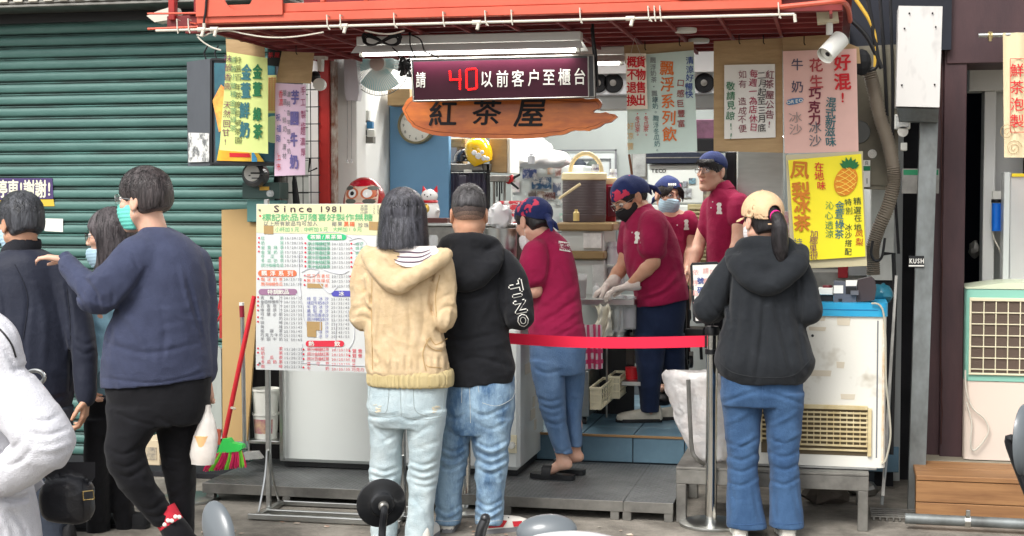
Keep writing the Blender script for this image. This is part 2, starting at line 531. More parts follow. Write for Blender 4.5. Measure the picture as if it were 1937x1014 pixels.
# ---- right of the opening: dark recess, columns, neighbour
dw=solo('recess_wall',MB().box(X1+.2,at(1745,400,8.9).x,8.85,9.0,0,3.4,0),m_darkwall,'grimy dark back wall of the narrow recess behind the drainpipe','wall')
solo('recess_wall',MB().box(X1+.02,at(1688,700,FY+.1).x,FY+.1,FY+.25,at(1670,530,FY+.1).z,2.3,0),m_wtile,'grey tiled wall strip behind the ribbed conduit and the wooden meter board','wall')
def column(name,label,xa,xb,Ya,Yb,z0=.2,z1=3.4):
 return solo(name,MB().box(xa,xb,Ya,Yb,z0,z1,.004),m_brown,label,'column')
cx_=lambda p,Y:at(p,600,Y).x
column('brown_column','dark brown steel column with a rusty seam left of the air cooler',cx_(1741,8.5),cx_(1780,8.5),8.5,8.8)
column('brown_column','wide smooth dark brown column standing right against the air cooler',cx_(1780.5,8.46),cx_(1823,8.46),8.46,8.8)
solo('rust_seam',MB().tube([at(1781+rnd.uniform(-1.5,1.5),y,8.455)for y in range(120,860,30)],.004,5),M('rust_seam',(60,34,30),.9),'thin rusty seam line running down between the two brown columns','seam')
solo('brown_lintel',MB().box(at(1790,60,FY).x,3.5,8.45,8.9,at(1850,120,8.46).z,3.4,.004),m_brown,'wide dark brown steel lintel above the neighbouring doorway','lintel')
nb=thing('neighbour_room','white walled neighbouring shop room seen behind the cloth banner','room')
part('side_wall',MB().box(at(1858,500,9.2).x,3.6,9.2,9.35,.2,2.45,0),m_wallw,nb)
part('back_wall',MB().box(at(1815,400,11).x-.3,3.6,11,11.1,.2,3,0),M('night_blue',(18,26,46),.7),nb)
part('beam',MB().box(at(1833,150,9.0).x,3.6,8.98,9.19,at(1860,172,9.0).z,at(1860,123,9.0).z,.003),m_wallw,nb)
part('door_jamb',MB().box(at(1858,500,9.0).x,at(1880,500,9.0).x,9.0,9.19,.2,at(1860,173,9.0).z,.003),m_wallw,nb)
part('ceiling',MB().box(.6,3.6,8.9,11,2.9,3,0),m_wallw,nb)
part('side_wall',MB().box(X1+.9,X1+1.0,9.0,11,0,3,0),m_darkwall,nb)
nf=solo('neighbour_floor',MB().box(at(1735,865,8.4).x,3.6,8.32,11,0,.21,.004),M('worn_floor',(150,142,124),.7,var=.3,vs=3),kind='structure')
solo('kerb',MB().box(at(1735,880,8.1).x,3.6,8.02,8.315,0,.17,.01),M('kerb_dark',(66,62,60),.85,var=.4,vs=6,bump=.3),kind='structure')
ts=thing('timber_step','orange brown timber step box in front of the neighbouring door','step')
xs0=at(1733,920,7.62).x
for k in range(2):
 part('plank',MB().box(xs0,3.2,7.62+k*.225,7.84+k*.225,.225,.25,.003),m_wood,ts)
part('plank',MB().box(xs0,3.2,7.625,7.65,.115,.222,.003),m_wood,ts)
part('plank',MB().box(xs0,3.2,7.625,7.65,.0,.112,.003),m_wood,ts)
part('frame',MB().box(xs0+.01,xs0+.04,7.66,8.02,0,.222,.003),m_wood,ts)
pp=thing('drain_pipe','grey plastic pipe with a metal clip lying along the foot of the timber step','pipe')
z_=.055
part('pipe',MB().tube([(at(1712,990,7.5).x,7.5,z_),(at(1725,990,7.5).x,7.5,z_),(3.2,7.5,z_-.01)],.026,14),m_galv,pp)
part('clip',MB().lathe((at(1830,990,7.5).x,7.5,z_),[(.029,-.014),(.031,-.014),(.031,.014),(.029,.014)],16,Vector((1,0,0))),m_chrome,pp)
part('clip',MB().box(at(1830,990,7.5).x-.01,at(1830,990,7.5).x+.01,7.47,7.5,z_+.028,z_+.06,.002),m_chrome,pp)
gt=thing('drain_grate','rusty iron drain grate in the ground left of the timber step','grate')
gx,gy=at(1650,990,7.75).x,7.66
for k in range(8):part('bar',MB().box(gx+k*.032,gx+k*.032+.01,gy,gy+.22,.004,.02,.001),m_steeld,gt)
for k in range(5):part('bar',MB().box(gx-.01,gx+.25,gy+k*.05,gy+k*.05+.008,.0205,.028,.001),m_steeld,gt)
for i,(px_,py_,s_,lb)in enumerate([(1560,965,.10,'broken grey concrete lump on the ground under the freezer stand'),(1632,950,.07,'brown stone lump beside the right leg of the freezer stand')]):
 p=ground(px_,py_,0)
 vs=MB().ell((p.x,p.y+.2,s_*.5),(s_*1.3,s_,s_*.6),10)
 vs.v=[tuple(Vector(v)+Vector((rnd.uniform(-.2,.2),rnd.uniform(-.2,.2),rnd.uniform(-.15,.15)))*s_)for v in vs.v]
 solo('rubble',vs,m_steeld if i else m_kerb if False else M('rubble%d'%i,(96,88,80),.9,var=.4,vs=12),lb,'rubble',smooth=20)
solo('recess_wall',MB().box(X1+.02,at(1692,700,FY+.12).x,FY+.12,FY+.24,0,at(1670,531,FY+.12).z,0),m_darkwall,'dark grimy wall strip low behind the leaning angle bar','wall')
solo('navy_board',MB().box(at(1608,50,8.4).x,at(1800,50,8.4).x,8.4,8.44,at(1700,96,8.4).z,3.6,0),M('night_navy',(24,28,40),.7,var=.4,vs=6),'dark navy panel high behind the cables and the white metal box','panel')
# ---- drain column with sheet metal box
pl=thing('utility_post','grey weathered steel post carrying a white metal box on top','post')
xb0,xb1=at(1738,400,8.0).x,at(1774,400,8.0).x
part('post',MB().prism([at(1741,225,8.0),at(1775,225,8.0),at(1747,1002,7.92),at(1716,1002,7.92)],.09),m_galv,pl)
bx=part('metal_box',MB().pprism([(1700,11),(1783,12),(1777,203),(1695,201)],7.85,.2),M('box_white',(206,204,200),.45,var=.35,vs=5,rgb2=(168,166,164),st=(1,1,.5),thr=(.3,.5)),pl)
part('box_base',MB().prism([at(1697,204,7.87),at(1776,206,7.87),at(1774,231,7.93),at(1703,229,7.93)],.13),m_galv,pl)
for(x,y)in((1720,25),(1764,25),(1711,54),(1770,51),(1706,161),(1768,160)):
 part('screw',MB().lathe(at(x,y,7.845),[(.005,0),(.004,-.004),(0,-.005)],8,Vector((0,1,0))),m_dark,pl)
stk=thing('letter_sticker','small black and white sticker with block letters on the grey post','sticker')
part('sheet',MB().pprism([(1719,484),(1748,484),(1748,506),(1719,506)],7.962,.003),m_black,stk)
part('border',MB().pprism([(1719,501.5),(1748,501.5),(1748,504),(1719,504)],7.960,.0015),m_paperw,stk)
b=MB();ptext(b,'KUSH',1723.5,493.5,12,7.959,step=7,bold=.05,wid=.75);part('lettering',b,m_paperw,stk)
sol=thing('small_meter','small clear covered meter on the dark wall just left of the grey post','meter')
part('body',MB().pbox(1692,216,1722,244,8.2,.1),m_whitep,sol)
part('cover',MB().pbox(1695,219,1719,240,8.19,.008),m_clear,sol)
part('dial',MB().lathe(at(1708,249,8.2),[(.0,-.012),(.026,-.012),(.028,0)],18,Vector((0,-1,0))),m_paperw,sol)
solo('breaker',MB().pbox(1704,270,1716,285,8.2,.06),m_whitep,'tiny white breaker switch below the small meter','switch')
hn=thing('number_plate','dirty grey house number plate with a green band behind the post','sign')
part('plate',MB().pprism([(1707,319),(1777,319),(1776,366),(1706,366)],8.1,.01),m_steeld,hn)
part('band',MB().pprism([(1709,321),(1775,321),(1775,331),(1709,331)],8.098,.0015),m_inkg,hn)
b=MB();ptext(b,'35',1744,352,26,8.096,step=18,bold=.02);part('lettering',b,m_inkgrey,hn)
solo('conduit_pipe',MB().tube([at(1699,560,8.2),at(1697,520,8.2),at(1688,640,8.15),at(1676,870,7.7),at(1668,955,7.66)][2:],.009,8),m_galv,'thin grey metal rod leaning between freezer and post','rod')
solo('leaning_bar',MB().prism([at(1693,521,7.98),at(1698,521,7.98),at(1673,938,7.65),at(1667,938,7.65)],.012),m_steeld,'pale steel angle bar leaning in the gap beside the right freezer','bar')
solo('spare_tube',MB().tube([at(1668,480,8.3),at(1690,480,8.3),at(1693,560,8.3),at(1686,860,8.2)],.012,8),m_cable,'black cable hanging down beside the ribbed conduit','cable')
mb_=thing('meter_board','weathered brown grey meter box with a round glass window beside the pink poster','meter box')
part('body',MB().pprism([(1612,88),(1698,84),(1700,360),(1612,356)],8.3,.2),M('meter_board',(130,124,108),.7,var=.3,vs=4,rgb2=(104,98,86)),mb_)
part('window',MB().lathe(at(1624,250,8.3),[(0,.012),(.06,.012),(.068,.004),(.068,0)],24,Vector((0,-1,0))),M('meter_glass',(70,72,68),.2),mb_)
part('seal',MB().lathe(at(1650,291,8.3),[(0,.008),(.024,.008),(.026,0)],20,Vector((0,-1,0))),m_paperw,mb_)
part('door',MB().pprism([(1618,96),(1690,92),(1692,352),(1618,348)],8.292,.008),M('meter_door',(122,116,100),.7,var=.3,vs=4,rgb2=(96,92,80)),mb_)
nk=thing('small_number_card','small white and green number card at the right of the yellow poster','sign')
part('card',MB().pbox(1633,303,1646,354,8.27,.005),m_paperw,nk)
part('band',MB().pbox(1633,314,1646,323,8.268,.0015),m_inkg,nk)
b=MB();ptext(b,'良',1639.5,308.5,8,8.267);ptext(b,'1',1640,342,14,8.267);part('lettering',b,m_ink,nk)
pts=[(1643,128),(1652,165),(1664,220),(1680,270),(1690,320),(1690,350),(1680,390),(1663,430),(1652,465),(1651,490),(1652,520)]
def spline(pp,n=8):
 out=[]
 P=[Vector(p)for p in pp]
 for i in range(len(P)-1):
  p0,p1,p2,p3=P[max(i-1,0)],P[i],P[i+1],P[min(i+2,len(P)-1)]
  for k in range(n):
   t=k/n
   out.append(.5*((2*p1)+(p2-p0)*t+(2*p0-5*p1+4*p2-p3)*t*t+(3*p1-p0-3*p2+p3)*t**3))
 out.append(P[-1]);return out
hp=spline([at(x,y,8.12)for x,y in pts],18)
solo('ribbed_conduit',MB().tube(hp,[.038 if i%2 else .032 for i in range(len(hp))],14),m_hose,'thick grey ribbed conduit hose snaking down beside the yellow poster','conduit',smooth=80)
solo('black_cable_loop',MB().tube(spline([at(x,y,8.05)for x,y in[(1651,455),(1648,480),(1656,493),(1668,486),(1674,450)]]),.007,8),m_cable,'black cable hooked round the lower end of the ribbed conduit','cable')
for i,(pp_,r_,mt_,lb,nm)in enumerate([([(1612,-10),(1630,15),(1648,45),(1656,80),(1655,128)],.010,m_yel,'yellow cable dropping into the top of the ribbed conduit','yellow_cable'),([(1560,5),(1600,30),(1640,70),(1668,130)],.012,m_cable,'thick black cable crossing behind the right security camera','black_cable'),([(1640,-10),(1652,60),(1660,120),(1640,135)],.011,m_cable,'black cable bundle hanging over the meter box','black_cable'),([(1592,70),(1600,100),(1620,120),(1648,118)],.014,m_cable,'black taped cable looping from the camera to the conduit','black_cable'),([(1664,-10),(1672,100),(1678,220)],.009,m_cable,'straight black cable running down right of the meter box','black_cable'),([(1684,-10),(1688,130),(1690,300),(1700,480)],.008,m_cable,'black cable running down close to the white metal box','black_cable')]):
 solo(nm,MB().tube(spline([at(x,y,8.0 if i<4 else 8.25)for x,y in pp_]),r_,8),mt_,lb,'cable')
tp=MB().ell(at(1630,118,7.98),(.05,.05,.07),12);solo('tape_wrap',tp,m_blackm,'black tape wrapped lump of cables above the ribbed conduit','tape',smooth=20)
# ================================================================== CANOPY
AY,AZ=6.73,2.45
def wx(px,Y=AY):return at(px,50,Y).x
cn=thing('canopy','orange red steel canopy with a latticed underside over the tea stand','canopy')
cl_,cr_=wx(302),wx(1612)
px2=lambda p:wx(p)
part('front_beam',MB().box(wx(372),wx(1478),AY,AY+.05,AZ+.030,AZ+.072),m_awn,cn)
part('front_beam',MB().box(wx(372),wx(1478),AY+.012,AY+.06,AZ+.075,AZ+.118),m_awn,cn)
zb=AZ+.062
def arcpanel(pa,pb,cpx,cz,r):
 pts=[(wx(pa),zb),(wx(pb),zb),(wx(pb),2.75),(wx(cpx)+r,2.75)]
 for k in range(0,17):
  a=-math.pi*k/16
  pts.append((wx(cpx)+r*math.cos(a),cz+r*math.sin(a)))
 pts+=[(wx(cpx)-r,2.75),(wx(pa),2.75)]
 return MB().prism([(x,AY-.012,z)for x,z in pts],.012)
part('panel',arcpanel(393,536,453,2.612,.075),m_awn,cn)
part('panel',MB().box(wx(1280),wx(1473),AY-.012,AY,zb+.02,2.95),m_awn,cn)
part('panel_side',MB().box(wx(372),wx(392),AY-.012,AY+.03,zb,2.95),m_awn,cn)
for p in(608,690,770,850,934,1018,1100,1190,1278):
 part('post',MB().box(wx(p-4),wx(p+4),AY+.012,AY+.045,AZ+.118,2.95),m_awn,cn)
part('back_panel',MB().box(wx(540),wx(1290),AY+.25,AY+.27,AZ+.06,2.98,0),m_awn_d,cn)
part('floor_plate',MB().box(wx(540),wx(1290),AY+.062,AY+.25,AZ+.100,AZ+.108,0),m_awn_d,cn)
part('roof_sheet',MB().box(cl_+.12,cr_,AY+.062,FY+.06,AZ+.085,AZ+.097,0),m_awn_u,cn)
ny=9
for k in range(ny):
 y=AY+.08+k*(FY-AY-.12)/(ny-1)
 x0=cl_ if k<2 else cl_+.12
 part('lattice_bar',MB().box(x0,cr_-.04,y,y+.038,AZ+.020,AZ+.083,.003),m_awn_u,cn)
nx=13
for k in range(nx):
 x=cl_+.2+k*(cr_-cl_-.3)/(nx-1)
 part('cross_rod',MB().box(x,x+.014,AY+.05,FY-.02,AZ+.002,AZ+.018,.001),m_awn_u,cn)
part('end_post',MB().box(wx(308),wx(320),AY+.06,AY+.10,AZ+.06,2.95),m_pillar,cn)
part('end_post',MB().box(wx(350),wx(372),AY+.10,AY+.2,AZ+.06,2.95),m_awn_d,cn)
part('end_rod',MB().cyl((wx(276),AY+.02,at(276,54,AY).z),(wx(372),AY+.02,at(372,50,AY).z),.006),m_awn,cn)
part('end_rod',MB().cyl((wx(276),AY+.02,at(276,25,AY).z),(wx(368),AY+.02,at(368,24,AY).z),.005),m_awn,cn)
part('end_rod',MB().cyl((wx(325),AY+.15,at(320,35,AY).z),(wx(368),AY+.02,at(368,44,AY).z),.004),m_awn,cn)
trim=spline([at(1472,14,AY),at(1530,8,AY),at(1585,3,AY),at(1600,8,AY+.15),at(1606,22,AY+.5),at(1608,40,AY+1.0)],6)
part('tray_rim',MB().tube(trim,.012,8),m_awn,cn)
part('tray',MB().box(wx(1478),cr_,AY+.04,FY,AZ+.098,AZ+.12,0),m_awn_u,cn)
wp=thing('white_conduit','long white plastic conduit tied along the front edge of the canopy','conduit')
z1_,z2_=at(300,58,AY-.03).z,at(1503,27,AY-.03).z
cA,cB=Vector((wx(300),AY-.03,z1_)),Vector((wx(1503),AY-.03,z2_))
part('pipe',MB().tube([cA,cB],.0065,10),m_pvc,wp)
for p in(386,412,670,925,1207):
 q=cA.lerp(cB,(p-300)/1203);q2=cA.lerp(cB,(p-284)/1203)
 part('coupling',MB().cyl(q,q2,.0115,n=10),m_pvc,wp)
 part('elbow',MB().cyl(q2+Vector((-.01,0,0)),q2+Vector((-.016,-.01,-.035)),.0085,n=8),m_pvc,wp)
part('end_elbow',MB().tube([cB,cB+Vector((.004,0,-.035))],.0075,8),m_pvc,wp)
tie=thing('cable_ties','white cable ties looping the conduit to the orange beam','cable ties')
for p in(345,368,646,672,776,870,949,998,1124,1247,1258,1268,1475):
 q=cA.lerp(cB,(p-300)/1203)
 part('cable_tie',MB().tube([q+Vector((0,.028,.05)),q+Vector((0,-.008,.052)),q+Vector((.004,-.012,0)),q+Vector((.012*rnd.uniform(.4,1.6),-.01,-.016)),q+Vector((.003,.004,-.010))],.0032,6),m_pvc,tie)
sw=spline([at(x,y,AY-.02)for x,y in[(372,66),(386,68),(400,62),(432,58),(462,64),(500,70),(535,71),(570,68),(612,61)]])
solo('sagging_wire',MB().tube(sw,.0036,6),m_pvc,'white wire sagging below the left half of the canopy conduit','wire')
solo('sagging_wire',MB().tube(spline([at(x,y,AY-.02)for x,y in[(374,70),(385,80),(402,90),(418,95)]]),.004,6),m_pvc,'short white wire dangling above the light box corner','wire')
solo('sagging_wire',MB().tube(spline([at(x,y,AY+.1)for x,y in[(690,58),(715,63),(740,64),(765,58)]]),.004,6),m_pvc,'white wire sagging above the coiled black cable','wire')
solo('black_drop_cable',MB().tube(spline([at(x,y,AY-.02)for x,y in[(391,-12),(389,20),(386,40),(386,54)]]),.006,8),m_cable,'black cable coming down over the left orange panel','cable')
solo('white_drop_cable',MB().tube([at(386,44,AY-.03),at(386,57,AY-.03)],.008,8),m_pvc,'white cable end entering the conduit below the left panel','cable')
def tangle(cx_p,cy_p,w,h,Y,seed,n=5,r=.004):
 q=random.Random(seed);mb=MB()
 for i in range(n):
  P=[at(cx_p+q.uniform(-w,w),cy_p+q.uniform(-h,h),Y+q.uniform(-.02,.02))for _ in range(5)]
  mb.tube(spline(P,6),r,6)
 return mb
solo('wire_tangle',tangle(654,25,18,14,AY+.15,3,8,.006),m_cable,'tangle of black wire sitting in the second canopy bay from the left','cable')
solo('wire_tangle',tangle(722,33,14,4,AY+.15,4,4,.004),m_cable,'small dark cable scrap in the third canopy bay','cable')
solo('wire_tangle',tangle(962,22,15,10,AY+.15,5,8,.007),m_cable,'black wire bundle with a white plug in the canopy bay above the light','cable')
solo('wire_tangle',tangle(1240,6,28,8,AY+.12,6,6,.006),m_cable,'black wires looped in the last canopy bay left of the right panel','cable')
ll=thing('flood_lamp','grey white floodlight poking out left of the canopy end','lamp')
part('housing',MB().prism([at(277,30,7.2),at(300,20,7.2),at(326,12,7.2),at(330,24,7.2),at(316,38,7.2),at(292,42,7.2)],.1),m_pvc,ll)
part('bracket',MB().tube([at(318,16,7.22),at(330,5,7.22),at(345,-10,7.22)],.008,8),m_black,ll)
for p,y_,lb in((1297,7.35,'front round white downlight under the right part of the canopy'),(1322,7.85,'rear round white downlight under the right part of the canopy')):
 q=at(p,60,y_)
 d=thing('downlight',lb,'lamp')
 part('rim',MB().lathe((q.x,y_,AZ+.001),[(.0,0),(.052,0),(.055,.008),(.055,.02),(0,.02)],24),m_whitep,d)
# ---- fluorescent batten under the canopy, lit
def batten(label,pxa,pxb,ptop,Y,L_on=True,watt=18):
 t=thing('fluorescent_light',label,'lamp')
 xa,xb=at(pxa,ptop,Y).x,at(pxb,ptop,Y).x
 zt_=at((pxa+pxb)/2,ptop,Y).z
 part('housing',MB().box(xa,xb,Y,Y+.07,zt_-.045,zt_),m_white,t)
 mb=MB()
 mb.add([(xa-.02,Y-.03,zt_-.085),(xb+.02,Y-.03,zt_-.085),(xb,Y,zt_-.045),(xa,Y,zt_-.045)],[(0,1,2,3)])
 mb.add([(xa-.02,Y+.12,zt_-.085),(xb+.02,Y+.12,zt_-.085),(xb,Y+.07,zt_-.045),(xa,Y+.07,zt_-.045)],[(0,1,2,3)])
 part('reflector',mb,m_white,t)
 part('tube',MB().cyl((xa+.03,Y+.03,zt_-.078),(xb-.03,Y+.03,zt_-.080),.018,n=14),m_glow,t)
 for x in(xa+.01,xb-.025):
  part('holder',MB().box(x,x+.018,Y+.01,Y+.05,zt_-.10,zt_-.046),m_whitep,t)
 ld=bpy.data.lights.new('tube_glow','AREA');ld.shape='RECTANGLE'
 ld.size=xb-xa-.1;ld.size_y=.05;ld.energy=watt;ld.color=(1.0,.98,.94)
 lo=bpy.data.objects.new('tube_glow',ld);COL.objects.link(lo);lo.parent=t
 lo.location=((xa+xb)/2,Y+.03,zt_-.105)
 return t
batten('lit fluorescent batten hanging under the canopy above the number display',674,1098,64,7.15,watt=4.5)
batten('second white fluorescent batten behind the number display, nearer the doorway',778,1180,92,8.1,watt=4.5)
for x,y,lb in((-2.3,9.9,'ceiling batten inside the shop on the left'),(-.9,9.9,'ceiling batten inside the shop on the right'),(-1.6,11.2,'ceiling batten at the rear of the shop')):
 t=thing('fluorescent_light',lb+', lit','lamp')
 part('housing',MB().box(x-.6,x+.6,y-.04,y+.04,HC-.06,HC-.001),m_white,t)
 part('tube',MB().cyl((x-.57,y,HC-.075),(x+.57,y,HC-.075),.014,n=10),m_glow,t)
 ld=bpy.data.lights.new('tube_glow','AREA');ld.shape='RECTANGLE';ld.size=1.1;ld.size_y=.08;ld.energy=22;ld.color=(1,.98,.94)
 lo=bpy.data.objects.new('tube_glow',ld);COL.objects.link(lo);lo.parent=t;lo.location=(x,y,HC-.1)
t=thing('fluorescent_light','hidden ceiling batten lighting the neighbouring room','lamp')
part('housing',MB().box(1.3,2.5,9.6,9.68,2.83,2.88),m_white,t)
part('tube',MB().cyl((1.33,9.64,2.81),(2.47,9.64,2.81),.014,n=10),m_glow,t)
mb=MB()
for k in range(4):
 P=[]
 for j in range(33):
  a=2*math.pi*j/32
  P.append(at(722+(37-k*2)*math.sin(a)+rnd.uniform(-1,1),74+(12-k*1.5)*math.sin(2*a+.3)+k*1.2,7.06+k*.006))
 mb.tube(P,.0045,6)
for pp_ in([(742,90),(752,100),(758,112)],[(776,62),(776,85),(786,110)],[(778,66),(795,75),(802,95)],[(802,98),(815,102),(830,110)]):
 mb.tube(spline([at(x,y,7.1)for x,y in pp_]),.004,6)
solo('coiled_cable',mb,m_cable,'black cable coiled in a figure of eight at the left end of the lit batten','cable')
solo('cable_lump',tangle(765,128,12,15,7.12,9,9,.007),m_cable,'dark tied cable lump hanging at the left edge of the number display','cable')
# ---- number display
ls=thing('number_display','dark red LED number display showing 40 hung on chains from the canopy','sign')
LY=7.2
part('case',MB().prism([at(778,114,LY),at(1122,106,LY),at(1124,184,LY),at(782,192,LY)],.07),m_black,ls)
m_led=M('led_face',(60,16,34),.4,var=.2,vs=6,spec=.25)
part('face',MB().prism([at(782,117,LY-.003),at(1112,109.5,LY-.003),at(1113,182,LY-.003),at(785,189,LY-.003)],.003),m_led,ls)
fr=MB()
for(a,c_)in(((777,112.5),(1123,104.5)),((782,191.5),(1125,183.5)),((777,113),(782,192)),((1113,105.5),(1114,184)),((1123,105),(1125,184))):
 fr.cyl(at(a[0],a[1],LY-.005),at(c_[0],c_[1],LY-.005),.0045,n=6)
part('frame',fr,m_steeld,ls)
part('end_cap',MB().prism([at(1114,106,LY-.004),at(1123,105,LY-.004),at(1125,184,LY-.004),at(1116,184,LY-.004)],.004),m_black,ls)
b=MB();ptext(b,'請',796,151,29,LY-.006,wid=.62,bold=.012)
ptext(b,'以前客户至櫃台',921,150,31,LY-.006,step=29.3,wid=.72,bold=.014,drow=-.9)
part('lettering',b,m_paperw,ls)
m_dot=M('led_dot',(255,10,8),.3,emit=4)
b=MB()
def dots(p0,p1,n):
 for i in range(n):
  x=p0[0]+(p1[0]-p0[0])*i/(n-1);y=p0[1]+(p1[1]-p0[1])*i/(n-1)
  b.lathe(at(x,y,LY-.004),[(.0,-.004),(.0042,-.003),(.0048,0)],6,Vector((0,1,0)))
for(p0,p1,n)in[((851,135),(852,150),5),((852,151),(871,150),6),((870,134),(870,168),10),((885,131),(899,130),5),((882,134),(883,166),10),((901,133),(902,165),10),((886,169),(899,168),5)]:
 dots(p0,p1,n)
part('led_digits',b,m_dot,ls)
for pa,pb in(((775,60),(777,113)),((1119,50),(1124,108))):
 part('hanger',MB().cyl(at(*pa,LY+.03),at(*pb,LY+.03),.007,n=8),m_blackm,ls)
solo('hanging_strap',MB().tube(spline([at(x,y,LY+.02)for x,y in[(1121,45),(1123,75),(1127,104),(1129,140),(1130,165)]]),.007,8),m_cable,'black strap hanging at the right end of the number display','strap')
# ---- timber name sign
ws=thing('timber_sign','orange brown live edge timber sign with black carved characters below the number display','sign')
WY=7.36
top=[(760,205),(768,190),(782,180),(830,178),(900,176),(980,178),(1050,182),(1100,186),(1132,187),(1139,196),(1134,204),(1120,212),(1128,214),(1146,212),(1163,216),(1167,222),(1155,230),(1143,233),(1135,240),(1112,247),(1087,247),(1060,255),(1030,259),(990,262),(940,261),(880,260),(830,257),(800,250),(781,240),(770,228),(765,215)]
rq=random.Random(5)
edge=[]
for i in range(len(top)):
 a,c_=top[i],top[(i+1)%len(top)]
 n_=max(1,int(math.hypot(c_[0]-a[0],c_[1]-a[1])/8))
 for k in range(n_):
  edge.append((a[0]+(c_[0]-a[0])*k/n_+rq.uniform(-1,1),a[1]+(c_[1]-a[1])*k/n_+rq.uniform(-1.1,1.1)))
part('board',MB().pprism(edge,WY,.035),m_woods,ws)
m2=MB()
ce=(963,220)
outer=[at(x,y,WY+.006)for x,y in edge]
inner=[at(x+(ce[0]-x)*.03,y+(ce[1]-y)*.2,WY-.001)for x,y in edge]
n_=len(edge)
m2.add(outer+inner,[(i,(i+1)%n_,n_+(i+1)%n_,n_+i)for i in range(n_)])
m2.add([at(x,y,WY+.0055)for x,y in edge]+[at(x,y,WY+.036)for x,y in edge],[(i,(i+1)%n_,n_+(i+1)%n_,n_+i)for i in range(n_)])
part('bark_edge',m2,M('burnt_edge',(150,72,34),.5,var=.5,vs=9,rgb2=(84,40,26)),ws)
b=MB()
ptext(b,'紅',838,214,48,WY-.004,bold=.035,wid=1.05,slant=.06)
ptext(b,'茶',921,212,48,WY-.004,bold=.03,wid=1.1,slant=.1)
ptext(b,'屋',1003,214,54,WY-.004,bold=.035,wid=1.0,slant=.2)
part('lettering',b,m_ink,ws)
b=MB();ptext(b,'.·-·:·.·',1056,198,5,WY-.004,col=True,step=7);part('small_lettering',b,M('carve',(110,56,28),.7),ws)
# ================================================================== HAND WRITTEN POSTERS
def curled(pp,Y,mt,name,par,dep=.002,amp=.004,seed=1,nu=10,nv=14):
 """paper sheet given by four photo corners (tl, tr, br, bl), gently buckled, real thickness"""
 q=random.Random(seed);ph=[q.uniform(0,6)for _ in range(4)]
 def f(u,v,o=0):
  x=(pp[0][0]*(1-u)+pp[1][0]*u)*(1-v)+(pp[3][0]*(1-u)+pp[2][0]*u)*v
  y=(pp[0][1]*(1-u)+pp[1][1]*u)*(1-v)+(pp[3][1]*(1-u)+pp[2][1]*u)*v
  w=amp*(.5*math.sin(5*u+3*v+ph[0])+.4*math.sin(7*v+ph[1])*u+.25*math.sin(13*u-9*v+ph[2]))
  return at(x,y,Y+.0)+Vector((0,w+o,0))
 mb=MB().grid(lambda u,v:f(u,v),nu,nv)
 mb.grid(lambda u,v:f(1-u,v,dep),nu,nv)
 return part(name,mb,mt,par,smooth=60)
PD=.006
def letter(par,items,Y,mt,name='lettering',**kw):
 b=MB()
 for it in items:
  t,x,y,s=it[:4];k=dict(it[4])if len(it)>4 else{}
  for a_,v_ in kw.items():k.setdefault(a_,v_)
  ptext(b,t,x,y,s,Y-PD,**k)
 return part(name,b,mt,par)
V={'col':True,'jit':1.0}
# --- green-yellow poster, left
p=thing('tea_poster','yellow green handwritten poster with outlined green characters on brown card, left of the pink strip','poster')
PY=7.55
part('card',MB().pprism([(427,73),(500,82),(501,112),(428,104)],PY+.012,.004),m_card,p)
curled([(429,98),(506,110),(507,291),(415,284)],PY,M('paper_lime',(214,226,142),.7,var=.08,vs=6),'sheet',p,amp=.004)
letter(p,[('金',487,136,27,{'wid':.6}),('萱',487,168,27,{'wid':.6}),('綠',487,215,25,{'wid':.6}),('茶',487,248,27,{'wid':.6})],PY,M('ink_deepgreen',(40,112,70),.8),bold=.07,jit=.6)
letter(p,[('金',466,136,29,{'wid':.6}),('萱',465,170,29,{'wid':.6}),('鮮',463,208,29,{'wid':.6}),('奶',462,246,29,{'wid':.6})],PY,m_inkteal,bold=.07,jit=.6)
letter(p,[('特選百年茶廠自摘茶園',450,113,13,V),],PY,M('ink_olive',(92,100,60),.8),step=17)
letter(p,[('精製小葉種金萱綠茶',441,114,12,V),],PY,M('ink_palegreen',(110,150,110),.8),step=16)
letter(p,[('味醇香高 天然回甘!',432,111,14,{'col':True,'jit':1,'drow':-.6,'step':17.5})],PY,m_inkp)
# --- pink strip poster
p=thing('milk_poster','narrow pale pink handwritten poster with purple characters under a tilted brown card','poster')
PY=7.62
part('card',MB().pprism([(533,97),(594,100),(588,158),(522,156)],PY+.012,.004),m_card,p)
curled([(521,157),(579,160),(577,331),(519,333)],PY,M('paper_pink',(226,196,216),.7,var=.08,vs=6),'sheet',p,amp=.004,seed=2)
letter(p,[('芋',558,184,26,{'wid':.55}),('圓',557,224,26,{'wid':.6}),('牛',556,264,26,{'wid':.5}),('奶',556,306,26,{'wid':.6})],PY,M('ink_violet',(112,104,158),.8),bold=.06)
letter(p,[('手工製作',573,172,15,dict(V,step=22,wid=.6)),('超濃厚',573,248,15,dict(V,step=20,wid=.6))],PY,M('ink_magenta',(150,50,90),.8))
letter(p,[('香濃',531,178,14,dict(V,wid=.6)),('上市',527,296,14,dict(V,wid=.6,step=20))],PY,m_inkr)
letter(p,[('祝福剛',527,222,14,dict(V,step=20,wid=.6))],PY,m_inkb)
letter(p,[('嚴選、鮮奶、真材',538,176,12,dict(V,step=17,wid=.6)),('濃純香芋頭牛奶',546,178,11,dict(V,step=18,wid=.6))],PY,m_inkgrey)
